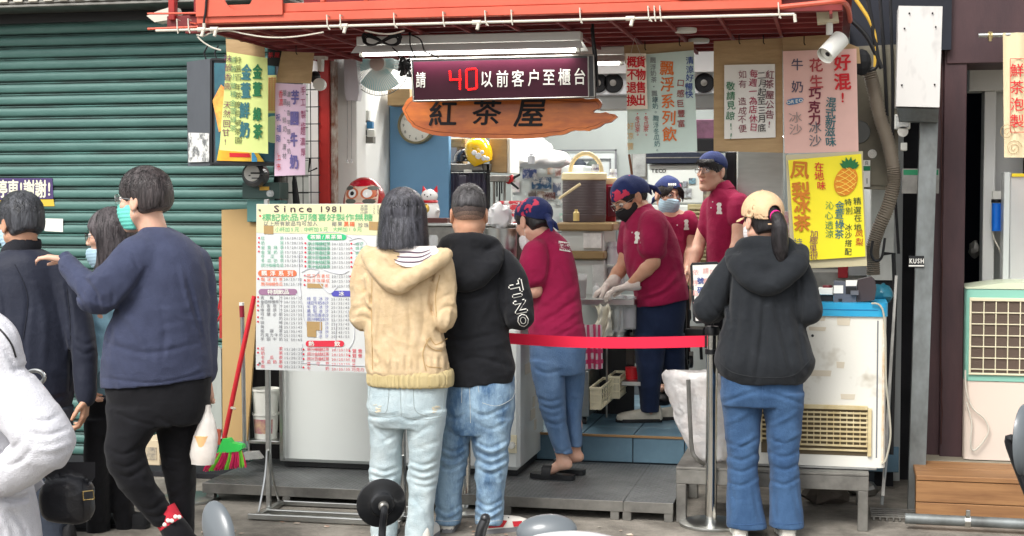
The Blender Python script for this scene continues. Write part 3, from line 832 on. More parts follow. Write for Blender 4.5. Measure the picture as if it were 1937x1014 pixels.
# --- light box behind
lb_=thing('light_box','grey sided double light box sign with a colourful drink picture, hung left of the posters','sign box')
A_,B_,C_=(354,7.95),(398,7.8),(556,7.84)
def corner(pc,py_):return at(pc[0],py_,pc[1])
zt2,zb2=at(398,111,7.8).z,at(398,313,7.8).z
fp=[(at(354,200,7.95).x,7.95),(at(398,200,7.8).x,7.8),(at(556,200,7.84).x,7.84),(at(556,200,7.84).x-.02,8.02)]
part('housing',MB().prism([(x,y,zb2)for x,y in fp],zt2-zb2,Vector((0,0,1))),M('box_grey',(92,96,102),.55,var=.25,vs=3,st=(1,1,.6)),lb_)
part('dirty_patch',MB().prism([at(357,251,7.925),at(396,252,7.795),at(396,306,7.795),at(357,307,7.925)],-.004),M('dirty_label',(216,216,212),.7,var=.8,vs=14,rgb2=(110,112,112),thr=(.4,.5)),lb_)
pic=MB().prism([at(405,119,7.793),at(520,122,7.826),at(520,306,7.826),at(408,304,7.793)],.004)
part('picture',pic,M('picture_blue',(38,74,96),.35,var=.5,vs=5,rgb2=(60,120,130)),lb_)
part('picture_shape',MB().prism([at(x,y,7.79)for x,y in[(410,304),(416,270),(426,262),(450,262),(474,270),(500,306)]],.002),M('picture_yellow',(232,190,52),.4,var=.3,vs=8,rgb2=(226,160,40)),lb_)
part('picture_shape',MB().prism([at(x,y,7.789)for x,y in[(408,220),(402,190),(418,160),(430,170),(430,240),(414,250)]],.002),M('picture_orange',(226,120,60),.4,var=.5,vs=14,rgb2=(246,200,90)),lb_)
part('picture_band',MB().prism([at(x,y,7.788)for x,y in[(434,289),(472,290),(474,298),(434,297)]],.002),m_inkr,lb_)
part('picture_shape',MB().prism([at(x,y,7.788)for x,y in[(476,280),(486,300),(486,306),(476,306)]],.002),M('picture_sky',(70,160,210),.4),lb_)
fr=MB()
for a,c_ in(((400,112),(400,313)),((400,112),(520,115)),((400,309),(520,311))):
 fr.tube([at(*a,7.79),at(*c_,7.79 if c_[0]<450 else 7.825)],.009,4)
part('frame',fr,m_black,lb_)
for q in((390,7.9),(410,7.9)):
 part('hook',MB().tube([at(q[0],112,q[1]),at(q[0]-4,100,q[1]),at(q[0]+3,86,q[1])],.005,6),m_black,lb_)
nd=thing('small_menu','small yellow printed menu card half hidden between the two left posters','menu')
part('sheet',MB().pbox(505,142,523,214,7.75,.004),M('paper_yellow',(226,224,150),.7),nd)
part('header',MB().pprism([(506,92),(533,96),(531,126),(506,124)],7.75,.004),m_black,nd)
part('lower_sheet',MB().lathe(at(518,245,7.76),[(0,.003),(.075,.003),(.075,0)],24,Vector((0,-1,0))),M('paper_green',(190,214,160),.7),nd)
b=MB()
for j in range(16):
 for i in range(3):b.box(*(lambda q,r_:(q.x,r_.x,7.746,7.748,r_.z,q.z))(at(508+i*5,147+j*4,7.746),at(511+i*5,148.6+j*4,7.746)),0)
ptext(b,'茶屋',512,104,10,7.745,step=12);part('lettering',b,m_paperw,nd)if False else part('lettering',b,m_inkr,nd)
# --- pale teal poster with the red notice card
p=thing('float_poster','pale blue green handwritten poster with big orange characters hanging from brown card','poster')
PY=7.6
part('card',MB().pprism([(1180,86),(1312,79),(1313,120),(1182,120)],PY+.012,.004),m_card,p)
curled([(1184,106),(1312,95),(1319,286),(1188,292)],PY,M('paper_teal',(206,226,216),.6,var=.07,vs=5),'sheet',p,amp=.004,seed=3)
letter(p,[('飄浮系列飲',1262,130,27,dict(V,step=31,wid=.95,drow=1))],PY,m_inko,bold=.03)
letter(p,[('清涼好暢快',1304,115,14,dict(V,step=16))],PY,m_inkb,bold=.02)
letter(p,[('口感巨豐富',1288,157,14,dict(V,step=19))],PY,M('ink_redbrown',(150,64,64),.8),bold=.02)
letter(p,[('飄浮奶茶・飄浮',1235,114,11,dict(V,step=12.5,drow=.6))],PY,m_inkgrey)
letter(p,[('綠奶。飄浮冬瓜奶。',1239,188,11,dict(V,step=12,drow=.5))],PY,m_inkteal)
letter(p,[('・冬瓜茶。',1206,215,10,dict(V,step=10)),('・冬瓜茶。',1222,215,10,dict(V,step=10))],PY,m_inkr)
letter(p,[('好凉豐',1192,238,13,dict(V,step=19))],PY,M('ink_lightorange',(226,184,120),.8))
nc=thing('refund_notice','small cream notice card with eight bold red characters over the pale teal poster','notice')
part('card',MB().pprism([(1183,101),(1222,101),(1225,206),(1186,207)],7.565,.004),M('card_cream',(236,226,206),.6),nc)
b=MB()
ptext(b,'貨物售出',1212,117,21,7.563,col=True,step=24,bold=.05,wid=.85);ptext(b,'概不退換',1195,117,21,7.563,col=True,step=24.3,bold=.05,wid=.85)
part('lettering',b,m_inkr,nc)
part('string',MB().tube([at(1193,103,7.56),at(1200,72,7.6),at(1212,104,7.56)],.0015,5),m_pvc,nc)
# --- holiday notice on cardboard
p=thing('holiday_notice','white handwritten notice sheet pinned on a large brown cardboard panel','notice')
PY=7.62
part('cardboard',MB().pprism([(1350,78),(1480,72),(1481,289),(1350,286)],PY+.016,.006),m_card,p)
curled([(1370,123),(1466,121),(1467,260),(1370,263)],PY,m_paperw,'sheet',p,amp=.004,seed=4)
letter(p,[('紅茶屋公告!',1456,141,16,dict(V,step=19))],PY,M('ink_maroon',(120,40,62),.8),bold=.015)
letter(p,[('二月起至三月底',1441,142,15,dict(V,step=16.5))],PY,m_ink,bold=.01)
letter(p,[('每週一為店休日',1425,139,15,dict(V,step=17))],PY,M('ink_rose',(170,50,84),.8),bold=.015)
letter(p,[('如有 造成不便',1404,141,15,dict(V,step=17))],PY,M('ink_dark_red',(130,60,74),.8))
letter(p,[('敬請見諒!!',1382,162,16,dict(V,step=19))],PY,m_inkg,bold=.015)
# --- pink poster right
p=thing('smoothie_poster','large salmon pink handwritten poster with a red heading above the yellow pineapple poster','poster')
PY=7.6
part('cardboard',MB().pprism([(1480,71),(1566,66),(1600,80),(1625,90),(1628,120),(1481,120)],PY+.016,.006),m_card,p)
curled([(1481,97),(1620,92),(1624,287),(1484,290)],PY,M('paper_salmon',(234,190,178),.65,var=.1,vs=4),'sheet',p,amp=.004,seed=5)
letter(p,[('好混',1593,118,31,{'col':True,'step':36,'jit':.6}),('!',1594,184,24)],PY,m_inkr,bold=.05)
letter(p,[('花生',1543,124,25,dict(V,step=31))],PY,M('ink_brick',(178,74,76),.8),bold=.035)
letter(p,[('巧克力',1541,177,22,dict(V,step=24.5))],PY,M('ink_plum',(116,40,60),.8),bold=.05)
letter(p,[('冰沙',1541,242,22,dict(V,step=23,wid=1.05))],PY,m_inkgrey,bold=.01)
letter(p,[('牛',1508,122,22),('奶',1508,164,22)],PY,M('ink_slate',(84,80,100),.8),bold=.015)
letter(p,[('冰沙',1505,222,20,dict(V,step=24,wid=1.2))],PY,M('ink_palegrey',(166,146,140),.8),bold=.01)
letter(p,[('混式新滋味',1571,194,19,dict(V,step=18.5))],PY,m_inkteal,bold=.03)
b=MB().prism([at(x,y,PY-PD)for x,y in[(1487,196),(1490,189),(1500,186),(1517,185),(1520,188),(1518,193),(1505,197),(1492,199)]],.001)
part('biscuit_logo',b,M('logo_blue',(76,124,166),.7),p)
letter(p,[('OREO',1492,193.5,8.5,{'step':7.6,'drow':-1.2,'bold':.05,'wid':1.1})],PY-.003,m_paperw,'logo_lettering')
# --- pineapple poster
p=thing('pineapple_poster','bright yellow handwritten poster with a drawn pineapple in a clear plastic sleeve','poster')
PY=7.56
part('sleeve',MB().pprism([(1486,293),(1632,286),(1640,503),(1520,508),(1496,500)],PY+.014,.004),M('sleeve_film',(206,196,160),.25,alpha=.8),p)
curled([(1491,303),(1629,291),(1637,485),(1505,494)],PY,M('paper_bright_yellow',(244,228,36),.5,var=.06,vs=5),'sheet',p,amp=.004,seed=6)
m_pine=M('drawn_orange',(226,140,34),.7,var=.2,vs=12)
pn=[(1600+22*math.cos(a)*1.0+5*math.sin(a),343-27.5*math.sin(a))for a in[2*math.pi*k/28 for k in range(28)]]
part('drawn_pineapple',MB().pprism(pn,PY-PD,.001),m_pine,p)
b=MB()
for k in range(-3,4):
 for sgn in(1,-1):
  a0,a1=(1600-24+k*1,343+k*11-14*sgn),(1600+24+k*1,343+k*11+14*sgn)
  seg=[]
  for j in range(21):
   t=j/20;x=a0[0]+(a1[0]-a0[0])*t;y=a0[1]+(a1[1]-a0[1])*t-5*sgn*math.sin(math.pi*t)
   dx=(x-1600-5*(343-y)/27.5)/21.0;dy=(y-343)/26.5
   if dx*dx+dy*dy<.97:seg.append(at(x,y,PY-PD-.002))
  if len(seg)>2:b.tube(seg,.0022,4)
part('drawn_mesh_lines',b,M('drawn_yellow',(246,214,90),.7),p)
lf=MB()
for ang in(-70,-48,-24,0,24,44,62):
 a=math.radians(ang+8);L_=17+4*math.cos(a*1.5)
 bx_,by_=1607+ang*.06,317
 tip=(bx_+L_*math.sin(a),by_-L_*math.cos(a))
 nx_,ny_=math.cos(a)*4.6,math.sin(a)*4.6
 lf.pprism([(bx_-nx_*.7,by_-ny_*.7),((bx_+tip[0])/2-nx_,(by_+tip[1])/2-ny_),tip,((bx_+tip[0])/2+nx_,(by_+tip[1])/2+ny_),(bx_+nx_*.7,by_+ny_*.7)],PY-PD-.001-abs(ang)*.00002,.0008)
part('drawn_leaves',lf,M('drawn_green',(36,112,60),.7),p)
letter(p,[('凤梨',1514,322,33,{'col':True,'step':38,'drow':1,'jit':.6}),('冰茶',1518,389,30,{'col':True,'step':32,'jit':.6})],PY,M('ink_brown_orange',(198,120,40),.8),bold=.06)
letter(p,[('在地',1549,315,17,dict(V,step=18)),('味',1554,351,16)],PY,m_inkr,bold=.02)
letter(p,[('精選在地',1622,381,14,dict(V,step=16)),('特別 冰沙搭配',1605,383,13,dict(V,step=15.5))],PY,M('ink_forest',(40,70,50),.8),bold=.01)
letter(p,[('凤梨',1625,442,14,dict(V,step=16))],PY,M('ink_rust',(186,90,40),.8),bold=.02)
letter(p,[('金萱綠茶',1588,388,17,dict(V,step=18))],PY,m_inkteal,bold=.02)
letter(p,[('沁心透涼',1569,389,15,dict(V,step=18))],PY,m_inkg)
letter(p,[('加椰果很',1539,443,15,dict(V,step=13.5))],PY,m_inkp)
letter(p,[('特',1509,459,17)],PY,m_inkgrey)
hk=thing('poster_hooks','bent wire hooks holding the poster cards to the canopy lattice','hooks')
for x,y in((1220,92),(1285,84),(1398,80),(1444,80),(1521,82),(470,92),(560,100)):
 part('hook',MB().tube([at(x,y-14,7.58),at(x,y,7.58),at(x+2,y+3,7.57)],.0028,6),m_dark,hk)
# --- menu board on its steel stand
mn=thing('menu_board','large white and cream printed drinks price board on a stainless steel floor stand','menu board')
MY=7.16
mc=[(485,386),(800,385),(800,708),(484,699)]
part('board',MB().pprism(mc,MY,.012),M('board_white',(214,217,216),.4,var=.03,vs=2),mn)
part('header_band',MB().pprism([(486,386.5),(799,386),(799,447),(485,440)],MY-.0015,.0015),M('board_cream',(218,216,174),.4),mn)
class _S:pass
def mt_(items,mat_,nm='lettering',bold=0.0,**kw):
 b=MB()
 for it in items:
  t,x,y,s=it[:4];k=dict(it[4])if len(it)>4 else{}
  k.setdefault('bold',bold)
  for a_,v_ in kw.items():k.setdefault(a_,v_)
  ptext(b,t,x,y,s,MY-.0032,**k)
 return part(nm,b,mat_,mn)
m_pgrey=M('print_grey',(120,120,126),.7)
m_pgreen=M('print_green',(96,190,130),.7)
m_pgreen2=M('print_soft_green',(104,176,146),.7)
m_pred=M('print_red',(214,50,70),.7)
m_pviolet=M('print_violet',(106,112,176),.7)
m_porange=M('print_orange',(234,116,78),.7)
mt_([('Since',523,394.5,17,{'step':15.5,'wid':1.35}),('1981',608,395.5,15,{'step':12,'wid':1.25})],M('print_dark',(70,48,62),.7),bold=.02)
mt_([('標記飲品可隨喜好製作無糖',504,411,13.5,{'step':17.5,'wid':1.2})],m_pgreen,bold=.01)
mt_([('以上所有飲品均可加入',503,423,9,{'step':10.3}),('椰果',632,424,9,{'step':11}),(',珍珠,',671,426,9,{'step':11}),('大杯:100',685,390.5,7,{'step':7.5}),('中杯:70',685,396.5,7,{'step':7.5}),('小杯:55',685,402.5,7,{'step':7.5})],m_pgrey)
mt_([('小杯加5元.中杯加5元.大杯加10元',525,434,9,{'step':9.1})],m_pgreen)
mt_([('黑磚',655,424,9,{'step':11})],m_porange,bold=.04)
part('swatch',MB().pprism([(499,426.5),(517,426.5),(517,443),(499,442.5)],MY-.003,.001),m_mdf,mn)
part('swatch',MB().pprism([(698,419),(720,420),(720,436),(698,435)],MY-.003,.001),m_mdf,mn)
part('swatch',MB().pprism([(581,536),(611,537),(611,545),(581,544.5)],MY-.003,.001),m_mdf,mn)
part('swatch',MB().pprism([(580,608),(609,609),(609,625),(598,625),(598,638),(581,637)],MY-.003,.001),m_mdf,mn)
def pill(x0,x1,y0,y1,mat_,txt,xs,sz=9):
 r_=(y1-y0)/2;cy_2=(y0+y1)/2
 pts=[(x1-r_+r_*math.sin(a),cy_2-r_*math.cos(a))for a in[math.pi*k/8 for k in range(9)]]+[(x0+r_-r_*math.sin(a),cy_2+r_*math.cos(a))for a in[math.pi*k/8 for k in range(9)]]
 part('heading',MB().pprism(pts,MY-.003,.001),mat_,mn)
 b=MB()
 for c_,x in zip(txt,xs):ptext(b,c_,x,cy_2,sz,MY-.0042,bold=.05,wid=1.1)
 part('heading_lettering',b,m_paperw,mn)
pill(581,655,443,454,M('pill_green',(52,190,126),.6),'茶類/果茶類',(592,602,611,620,631,642),8.5)
pill(488,561,511,523,M('pill_orange',(234,116,76),.6),'飄浮系列',(500,516,532,549),9.5)
pill(489,562,546.5,558,M('pill_mauve',(156,116,146),.6),'特調飲品',(511,522,532,542),9)
pill(627,700,550,561,M('pill_blue',(84,82,176),.6),'冰',(646,),9)
pill(578,651,644.5,656,m_pred,'熱飲',(589,638),9.5)
rows1=[('紅      茶','15/20/25',450.5),('奶      茶','15/20/25',459.5),('金 萱 綠茶','15/20/25',468),('金 萱 奶茶','15/20/25',477),('冬  瓜  茶','15/20/25',485),('冬 瓜 奶茶','15/20/25',493),('原汁檸檬冬瓜','20/25/35',502)]
def spread(items,x0,x1,s):
 out=[]
 for nm,y in items:
  g_=nm.replace(' ','');n=len(g_)
  for i,c_ in enumerate(g_):out.append((c_,x0+(x1-x0)*(i/(n-1)if n>1 else 0),y,s))
 return out
def prices(items,x,st=4.45,s=6.6):
 return[(t,x,y,s,{'step':st,'wid':1.05})for t,y in items]
mt_(spread([(a,y)for a,_,y in rows1],497,533,7),m_pgreen2)
mt_(prices([(b_,y)for _,b_,y in rows1],540),m_pgrey,'price_lettering')
r2=[('飄浮奶茶',528.5),('飄浮檸檬冬瓜',537.5)]
mt_(spread(r2,497,531,7),m_porange)
mt_(prices([('20/25/35',y)for _,y in r2],538),m_pgrey,'price_lettering')
r3=[('青梅汁','20/25/35'),('金桔檸檬原汁','20/25/35'),('百香原汁','20/25/35'),('檸檬原汁','20/25/35'),('可爾必斯','20/25/35'),('牛奶','20/25/35'),('咖啡','20/25/35'),('美綠','25/35/45'),('桂圓茶','25/35/45'),('巧克力牛奶','25/35/45'),('芋頭牛奶','35 50/65')]
mt_(spread([(a,563+i*7.85)for i,(a,_)in enumerate(r3)],496,531,6.8),m_pgrey)
mt_(prices([(b_,563.5+i*7.9)for i,(_,b_)in enumerate(r3)],538.5),m_pgrey,'price_lettering')
r4=[('紅茶','15/20/25'),('奶茶','15/20/25'),('冬瓜茶','15/20/25'),('冬瓜奶茶','15/20/25'),('咖啡','20/25/35')]
mt_(spread([(a,659.5+i*8.4)for i,(a,_)in enumerate(r4)],497,531,7),m_pred)
mt_(prices([(b_,660.5+i*8.3)for i,(_,b_)in enumerate(r4)],539),m_pgrey,'price_lettering')
r5=['原汁檸檬紅茶','原汁檸檬綠茶','原汁百香紅茶','原汁百香綠茶','原汁金桔紅茶','原汁金桔綠茶']
mt_(spread([(a,461+i*8.7)for i,a in enumerate(r5)],585,621,7),m_pgreen2,bold=.02)
mt_(prices([('20/25/35',461.5+i*8.7)for i in range(6)],629),m_pgrey,'price_lettering')
r6=[('飄浮百香紅',522),('飄浮檸檬紅',531),]
mt_(spread(r6,584,620,7)+[('茶',617,540.5,7)],m_porange)
mt_(prices([('20/25/35',y)for y in(523,532,541)],629),m_pgrey,'price_lettering')
r7=['綠豆冰沙','綠豆牛奶冰沙','牛奶冰沙','鳳梨冰沙','原汁百香冰沙','原汁檸檬冰沙']
mt_(spread([(a,565+i*7.8)for i,a in enumerate(r7)],584,618,7)+[('沙',618,612+i*7.8,6.5)for i in range(4)]+[('冰',606,628+i*7.8,6.5)for i in range(2)],m_pviolet)
mt_(prices([(('25/35/45' if i<8 else '30/45/55'),566+i*7.85)for i in range(10)],628),m_pgrey,'price_lettering')
r8=['原汁檸檬紅茶','原汁金桔紅茶','原汁百香紅茶','薑母茶','牛奶']
mt_(spread([(a,661+i*9)for i,a in enumerate(r8)],584,619,7),m_pred)
mt_(prices([('20/25/35',662+i*9.1)for i in range(5)],629),m_pred,'price_lettering')
mt_([('鴛鴦',670,664,8,{'step':11}),('鴛鴦',670,673,8,{'step':11}),('桂',669,682,7),('美',669,691,7),('巧克力',669,699,7,{'step':8})],m_pred)
mt_([('蜂香',676,461+i*8.7,7,{'step':8})for i in range(5)],m_pgreen2)
b=MB()
for x,y in[(490,450),(489.5,458.5),(489.5,467),(489.5,475.5),(488.5,527.5),(488,562),(488,570),(488,578),(488,587),(488,600),(488,608.5),(488,659),(488,667),(488,690),(492,408.5)]+[(577.5,460+i*8.7)for i in range(6)]+[(576.5,521),(576.5,530),(576,539),(574,661),(574,670),(574,679),(574,695)]+[(664.5,461+i*8.7)for i in range(6)]+[(663,523),(663,532),(663,541),(661,664),(661,673)]:
 b.lathe(at(x,y,MY-.0032),[(0,-.0004),(.0052,0)],10,Vector((0,1,0)))
part('bullet',b,m_pred,mn)
b=MB()
for pts_ in([(565,480),(566,520),(570,560)],[(570,515),(585,508),(600,510),(602,516),(590,523),(575,520)],[(612,510),(630,516),(648,518),(660,512)],[(560,555),(572,575),(574,600),(580,615)],[(600,530),(612,545),(625,555),(640,540)],[(660,455),(680,450),(692,458),(690,470),(676,476),(664,470)],[(668,462),(680,458),(688,466)],[(655,590),(668,600),(670,640),(660,660)],[(636,610),(634,660)],[(606,600),(606,640)],[(570,686),(620,690),(690,692)],[(572,650),(572,684)],[(600,440),(640,440),(665,450)]):
 b.tube(spline([at(x,y,MY-.0022)for x,y in pts_],4),.0022,4)
part('faint_drawing',b,M('print_faint',(204,206,212),.7),mn,kind='stuff')
for x,y in((491,397),(491,687)):part('bolt',MB().lathe(at(x,y,MY-.003),[(.006,0),(.005,-.004),(0,-.005)],10,Vector((0,1,0))),m_steeld,mn)
def stand_side(xp):
 x=at(xp,800,MY+.03).x
 part('post',MB().box(x-.012,x+.012,MY+.014,MY+.038,.03,at(xp,377,MY+.03).z,.003),m_steel,mn)
 part('foot',MB().box(x-.015,x+.015,MY-.16,MY+.22,.004,.03,.003),m_steel,mn)
 for sg in(-1,1):
  part('brace',MB().tube(spline([(x,MY+.026+sg*.02,.33),(x,MY+.026+sg*.05,.20),(x,MY+.026+sg*.13,.05),(x,MY+.026+sg*.16,.031)],5),.006,8),m_steel,mn)
 return x
xa=stand_side(508);xb=stand_side(763)
for yy,hh in((MY-.165,.034),(MY-.02,.028),(MY+.2,.03)):
 part('cross_bar',MB().box(xa-.04 if yy<MY-.1 else xa,xb+.04,yy,yy+.028,.006,hh,.003),m_steel,mn)
# --- cloth banner at the right
bn=thing('cloth_banner','cream cloth banner with four red characters hanging from a steel rod','banner')
BY=8.2
part('rod',MB().cyl(at(1851,67,BY),at(1851,67,BY)+Vector((1.4,0,.0)),.012,n=12),m_steel,bn)
part('clamp',MB().lathe(at(1873,67,BY),[(.016,-.012),(.018,-.012),(.018,.012),(.016,.012)],14,Vector((1,0,0))),M('brass',(200,180,130),.3,1),bn)
part('clamp',MB().cyl(at(1873,60,BY-.01),at(1873,78,BY-.01),.009,n=8),M('brass2',(200,180,130),.3,1),bn)
part('cloth',MB().grid(lambda u,v:at(1897+60*u+(3*v),62+236*v,BY-.02)+Vector((0,.012*math.sin(u*9+v*2),0)),12,14),M('cloth_cream',(226,208,170),.85,var=.06,vs=5,bump=.2,bs=200),bn,smooth=80)
b=MB()
for a,c_ in(((1911,111),(1911,250)),((1911,111),(1960,111)),((1911,250),(1960,250))):b.tube([at(*a,BY-.036),at(*c_,BY-.036)],.002,4)
ptext(b,'鮮茶泡製',1924,133,25,BY-.036,col=True,step=32,bold=.01)
part('lettering',b,m_inkr,bn)
b=MB()
for cx_q,cy_q in((1918,280),(1905,250)):
 b.tube([at(cx_q+(2+k*.55)*math.cos(k*.5),cy_q+(2+k*.55)*math.sin(k*.5),BY-.036)for k in range(26)],.0016,4)
part('swirl_print',b,M('print_sand',(176,150,110),.85),bn)
# ================================================================== INSIDE THE SHOP
m_bpart=M('partition_blue',(112,160,200),.5,var=.08,vs=1.2)
m_fridge=M('fridge_white',(206,210,206),.35,var=.06,vs=2)
m_fan=M('fan_teal',(150,206,210),.2,alpha=.9)
m_jug=M('jug_brown',(84,74,76),.5)
m_jugc=M('jug_cream',(222,204,160),.4)
m_lid=M('lid_brown',(150,126,86),.4,var=.2,vs=6)
m_cup=M('cup_plastic',(222,226,230),.2,alpha=.75)
part('pier',MB().box(X0,at(675,300,8.62).x,8.62,8.8,.26,HC),m_wallw,sh)
solo('blue_partition',MB().box(at(737,300,9.7).x,at(849,300,9.7).x,9.7,9.76,.26,at(790,196,9.7).z),m_bpart,'pale blue partition panel carrying the round wall clock','partition')
solo('carton',MB().pbox(733,168,775,199,9.55,.2),m_card,'brown carton standing on top of the blue partition','box')
f=thing('wall_fan','white wall fan with pale teal blades in a wire cage high on the left','fan')
FYY=8.6
fc=at(718,121,FYY);fr_=.188
part('cage',MB().lathe(fc,[(fr_,0),(fr_+.004,-.006),(fr_+.004,.006),(fr_,0)],40,Vector((0,1,0)),cap=False),m_steeld,f)
b=MB()
for k in range(72):
 a=2*math.pi*k/72
 d=Vector((math.cos(a),0,math.sin(a)))
 b.tube([fc+d*.045+Vector((0,-.05,0)),fc+d*.11+Vector((0,-.045,0)),fc+d*fr_],.0016,3)
part('cage_wires',b,m_whitep,f,kind='stuff')
b2=MB().lathe(fc+Vector((0,-.052,0)),[(0,-.012),(.03,-.01),(.046,0),(0,.001)],24,Vector((0,1,0)))
part('badge',b2,M('fan_badge',(206,190,180),.4),f)
for k in range(3):
 a=2*math.pi*k/3+.5
 bl=MB().grid(lambda u,v:fc+Vector((math.cos(a+(u-.5)*(1.9-.3*v))*(.04+.125*v),.01+.03*(u-.5),math.sin(a+(u-.5)*(1.9-.3*v))*(.04+.125*v))),8,6)
 part('blade',bl,m_fan,f)
part('motor',MB().lathe(fc,[(.0,.05),(.05,.05),(.06,.1),(.04,.17),(0,.18)],20,Vector((0,1,0))),m_whitep,f)
part('control_box',MB().prism([at(650,100,8.55),at(672,100,8.55),at(679,175,8.55),at(676,190,8.55),at(656,190,8.55),at(652,178,8.55)],.07),M('fan_box',(206,202,206),.45),f)
part('arm',MB().tube([at(668,115,8.6),fc+Vector((0,.12,0))],.018,8),m_whitep,f)
for x in(657,665):
 part('pull_cord',MB().tube([at(x,188,8.56),at(x,303,8.56)],.0013,5),m_inkgrey,f)
 part('pull_knob',MB().cyl(at(x,302,8.56),at(x+.5,308,8.56),.006,n=8),m_clear,f)
s_=thing('wall_shelf','small steel wall shelf crowded with black and white gadgets on the left wall','shelf')
part('panel',MB().pbox(675,257,706,271,8.85,.05),m_steeld,s_)
part('shelf_board',MB().pbox(675,228,700,231,8.85,.08),m_steeld,s_)
for i,(a,b_,c_,d_,mt)in enumerate([(684,209,697,228,m_whitep),(675,211,684,228,m_black),(675,240,692,256,m_black),(686,236,694,246,m_whitep),(693,230,704,243,M('gadget_blue',(60,130,180),.5)),(694,246,708,259,m_whitep)]):
 solo('gadget',MB().pbox(a,b_,c_,d_,8.82-.001*i,.04),mt,['small white box upright on the upper tier of the tiny wall shelf','black object leftmost on the upper tier of the tiny wall shelf','black object on the lower tier of the tiny wall shelf','white knob between the tiers of the tiny wall shelf','blue tape roll at the right end of the tiny wall shelf','white cup at the lower right of the tiny wall shelf'][i],'gadget')
c=thing('wall_clock','round wall clock with a brown rim partly hidden behind the timber sign','clock')
cc=at(788,237,9.66);cr=.128
part('rim',MB().lathe(cc,[(cr-.018,.0),(cr-.016,-.03),(cr-.004,-.034),(cr,-.02),(cr,.03),(0,.03)],40,Vector((0,1,0))),M('clock_rim',(120,112,84),.4,.3),c)
part('face',MB().lathe(cc,[(0,-.012),(cr-.016,-.012),(cr-.016,0)],32,Vector((0,1,0))),m_paperw,c)
b=MB()
for h in range(1,13):
 a=math.radians(90-30*h);q=cc+Vector((math.cos(a)*.088,0,math.sin(a)*.088))
 pl_=lambda x,y,q=q:q+Vector(((x)*.0042,-.0135,-(y)*.0042))
 ptext(b,str(h),-1.5 if h>9 else 0,0,6.5,0,step=3.6,plane=pl_)
b.box(cc.x-.002,cc.x+.002,cc.y-.016,cc.y-.014,cc.z,cc.z+.075,0)
part('lettering',b,m_ink,c)
k_=thing('curtain_cabinet','black framed cabinet with a dark translucent curtain under the helmets','cabinet')
part('top',MB().pbox(849,310,927,323,9.75,.45),m_steeld,k_)
part('rail',MB().pbox(849,323,926,326,9.74,.02),m_black,k_)
part('curtain',MB().grid(lambda u,v:at(851+72*u,327+200*v,9.78)+Vector((0,.012*math.sin(u*46)+.006*math.sin(u*17+v*3),0)),60,4),M('curtain_dark',(88,84,104),.3,var=.4,vs=6,st=(4,1,.5)),k_,smooth=80)
part('post',MB().pbox(920,310,926,700,9.75,.03),m_black,k_)
part('label_clip',MB().pbox(877,321,892,326,9.72,.01),m_whitep,k_)
h=thing('yellow_helmet','shiny yellow open face helmet with white dots on the cabinet top','helmet')
hc=at(905,286,9.75)
hm=MB()
hm.lathe(hc,[(.0,.098),(.04,.092),(.07,.072),(.088,.035),(.092,0),(.09,-.03),(.078,-.065),(.066,-.088),(.06,-.09),(.07,-.06),(.075,0)],28,Vector((-.35,-.1,.93)),cap=False)
part('shell',hm,M('helmet_yellow',(240,190,20),.15,coat=.6),h)
part('visor',MB().grid(lambda u,v:hc+Vector((-.05-.045*math.cos((u-.5)*1.9),-.095+.02*v+.1*(u-.5)**2,.085-.09*u-.01*v)),8,2),m_steeld,h)
for i,(x,y,r_)in enumerate([(897,289,.018),(905,295,.022),(915,299,.018),(922,300,.014),(912,288,.014)]):
 part('dot',MB().ell(at(x,y,9.655),(r_,.006,r_),12),m_pearl,h)
part('rivet',MB().ell(at(895,281,9.665),(.01,.006,.01),10),m_black,h)
part('chin_strap',MB().tube([at(912,310,9.72),at(915,322,9.72),at(918,340,9.72)],.005,5),m_black,h)
h=thing('black_helmet','glossy black helmet behind the yellow helmet','helmet')
part('shell',MB().lathe(at(882,306,9.85),[(.088,0),(.086,.04),(.066,.078),(.035,.096),(0,.1)],24),M('helmet_black',(30,22,26),.12,coat=.6),h)
solo('carton',MB().pbox(926,262,959,326,9.8,.3),m_card,'tall tan carton right of the yellow helmet','box')
solo('white_board',MB().pbox(959.5,262,965,328,9.8,.3),m_paperw,'narrow white edge of a board standing right of the tall carton','board')
solo('carton',MB().pbox(849,262,880,279,9.85,.2),m_card,'low tan carton at the upper left above the black helmet','box')
solo('file_box',MB().pbox(850,279,864,309,9.85,.2),M('file_white',(196,184,180),.6),'pale upright folder box leftmost on the cabinet top','box')
solo('file_box',MB().pbox(864.5,279,871,309,9.85,.2),m_card,'thin tan folder between the pale folder and the black helmet','box')
fr=thing('photo_fridge','white fridge covered with snapshots and magnets behind the front workers','fridge')
part('body',MB().pbox(966,313,1105,700,10.8,.6,.012),m_fridge,fr)
part('door_gap',MB().pbox(967,438,1104,440,10.795,.005,0),m_inkgrey,fr)
pc_=[(988,318,1015,338,(70,84,130)),(1005,334,1043,358,(50,86,120)),(1036,314,1046,330,(206,170,140)),(1050,315,1062,334,(150,110,100)),(1046,345,1061,370,(86,96,120)),(999,360,1014,372,(110,100,96)),(1016,362,1030,374,(140,116,100)),(1030,364,1050,378,(96,60,56)),(956+12,340,983,364,(196,184,186)),(1054,376,1064,388,(170,180,176)),(1058,404,1064,416,(150,196,180))]
for i,(a,b_,c_,d_,rgb)in enumerate(pc_):
 part('snapshot',MB().pprism([(a,b_+rnd.uniform(-1,1)),(c_,b_+rnd.uniform(-1,1)),(c_+rnd.uniform(-1,1),d_),(a+rnd.uniform(-1,1),d_)],10.788-i*.0004,.003),M('snapshot%d'%i,rgb,.35,var=.8,vs=22,rgb2=(215,210,205),thr=(.38,.55)),fr)
part('scissors',MB().tube([at(958,352,9.75),at(972,334,9.75),at(985,331,9.75)],.012,5),m_black,fr)if False else None
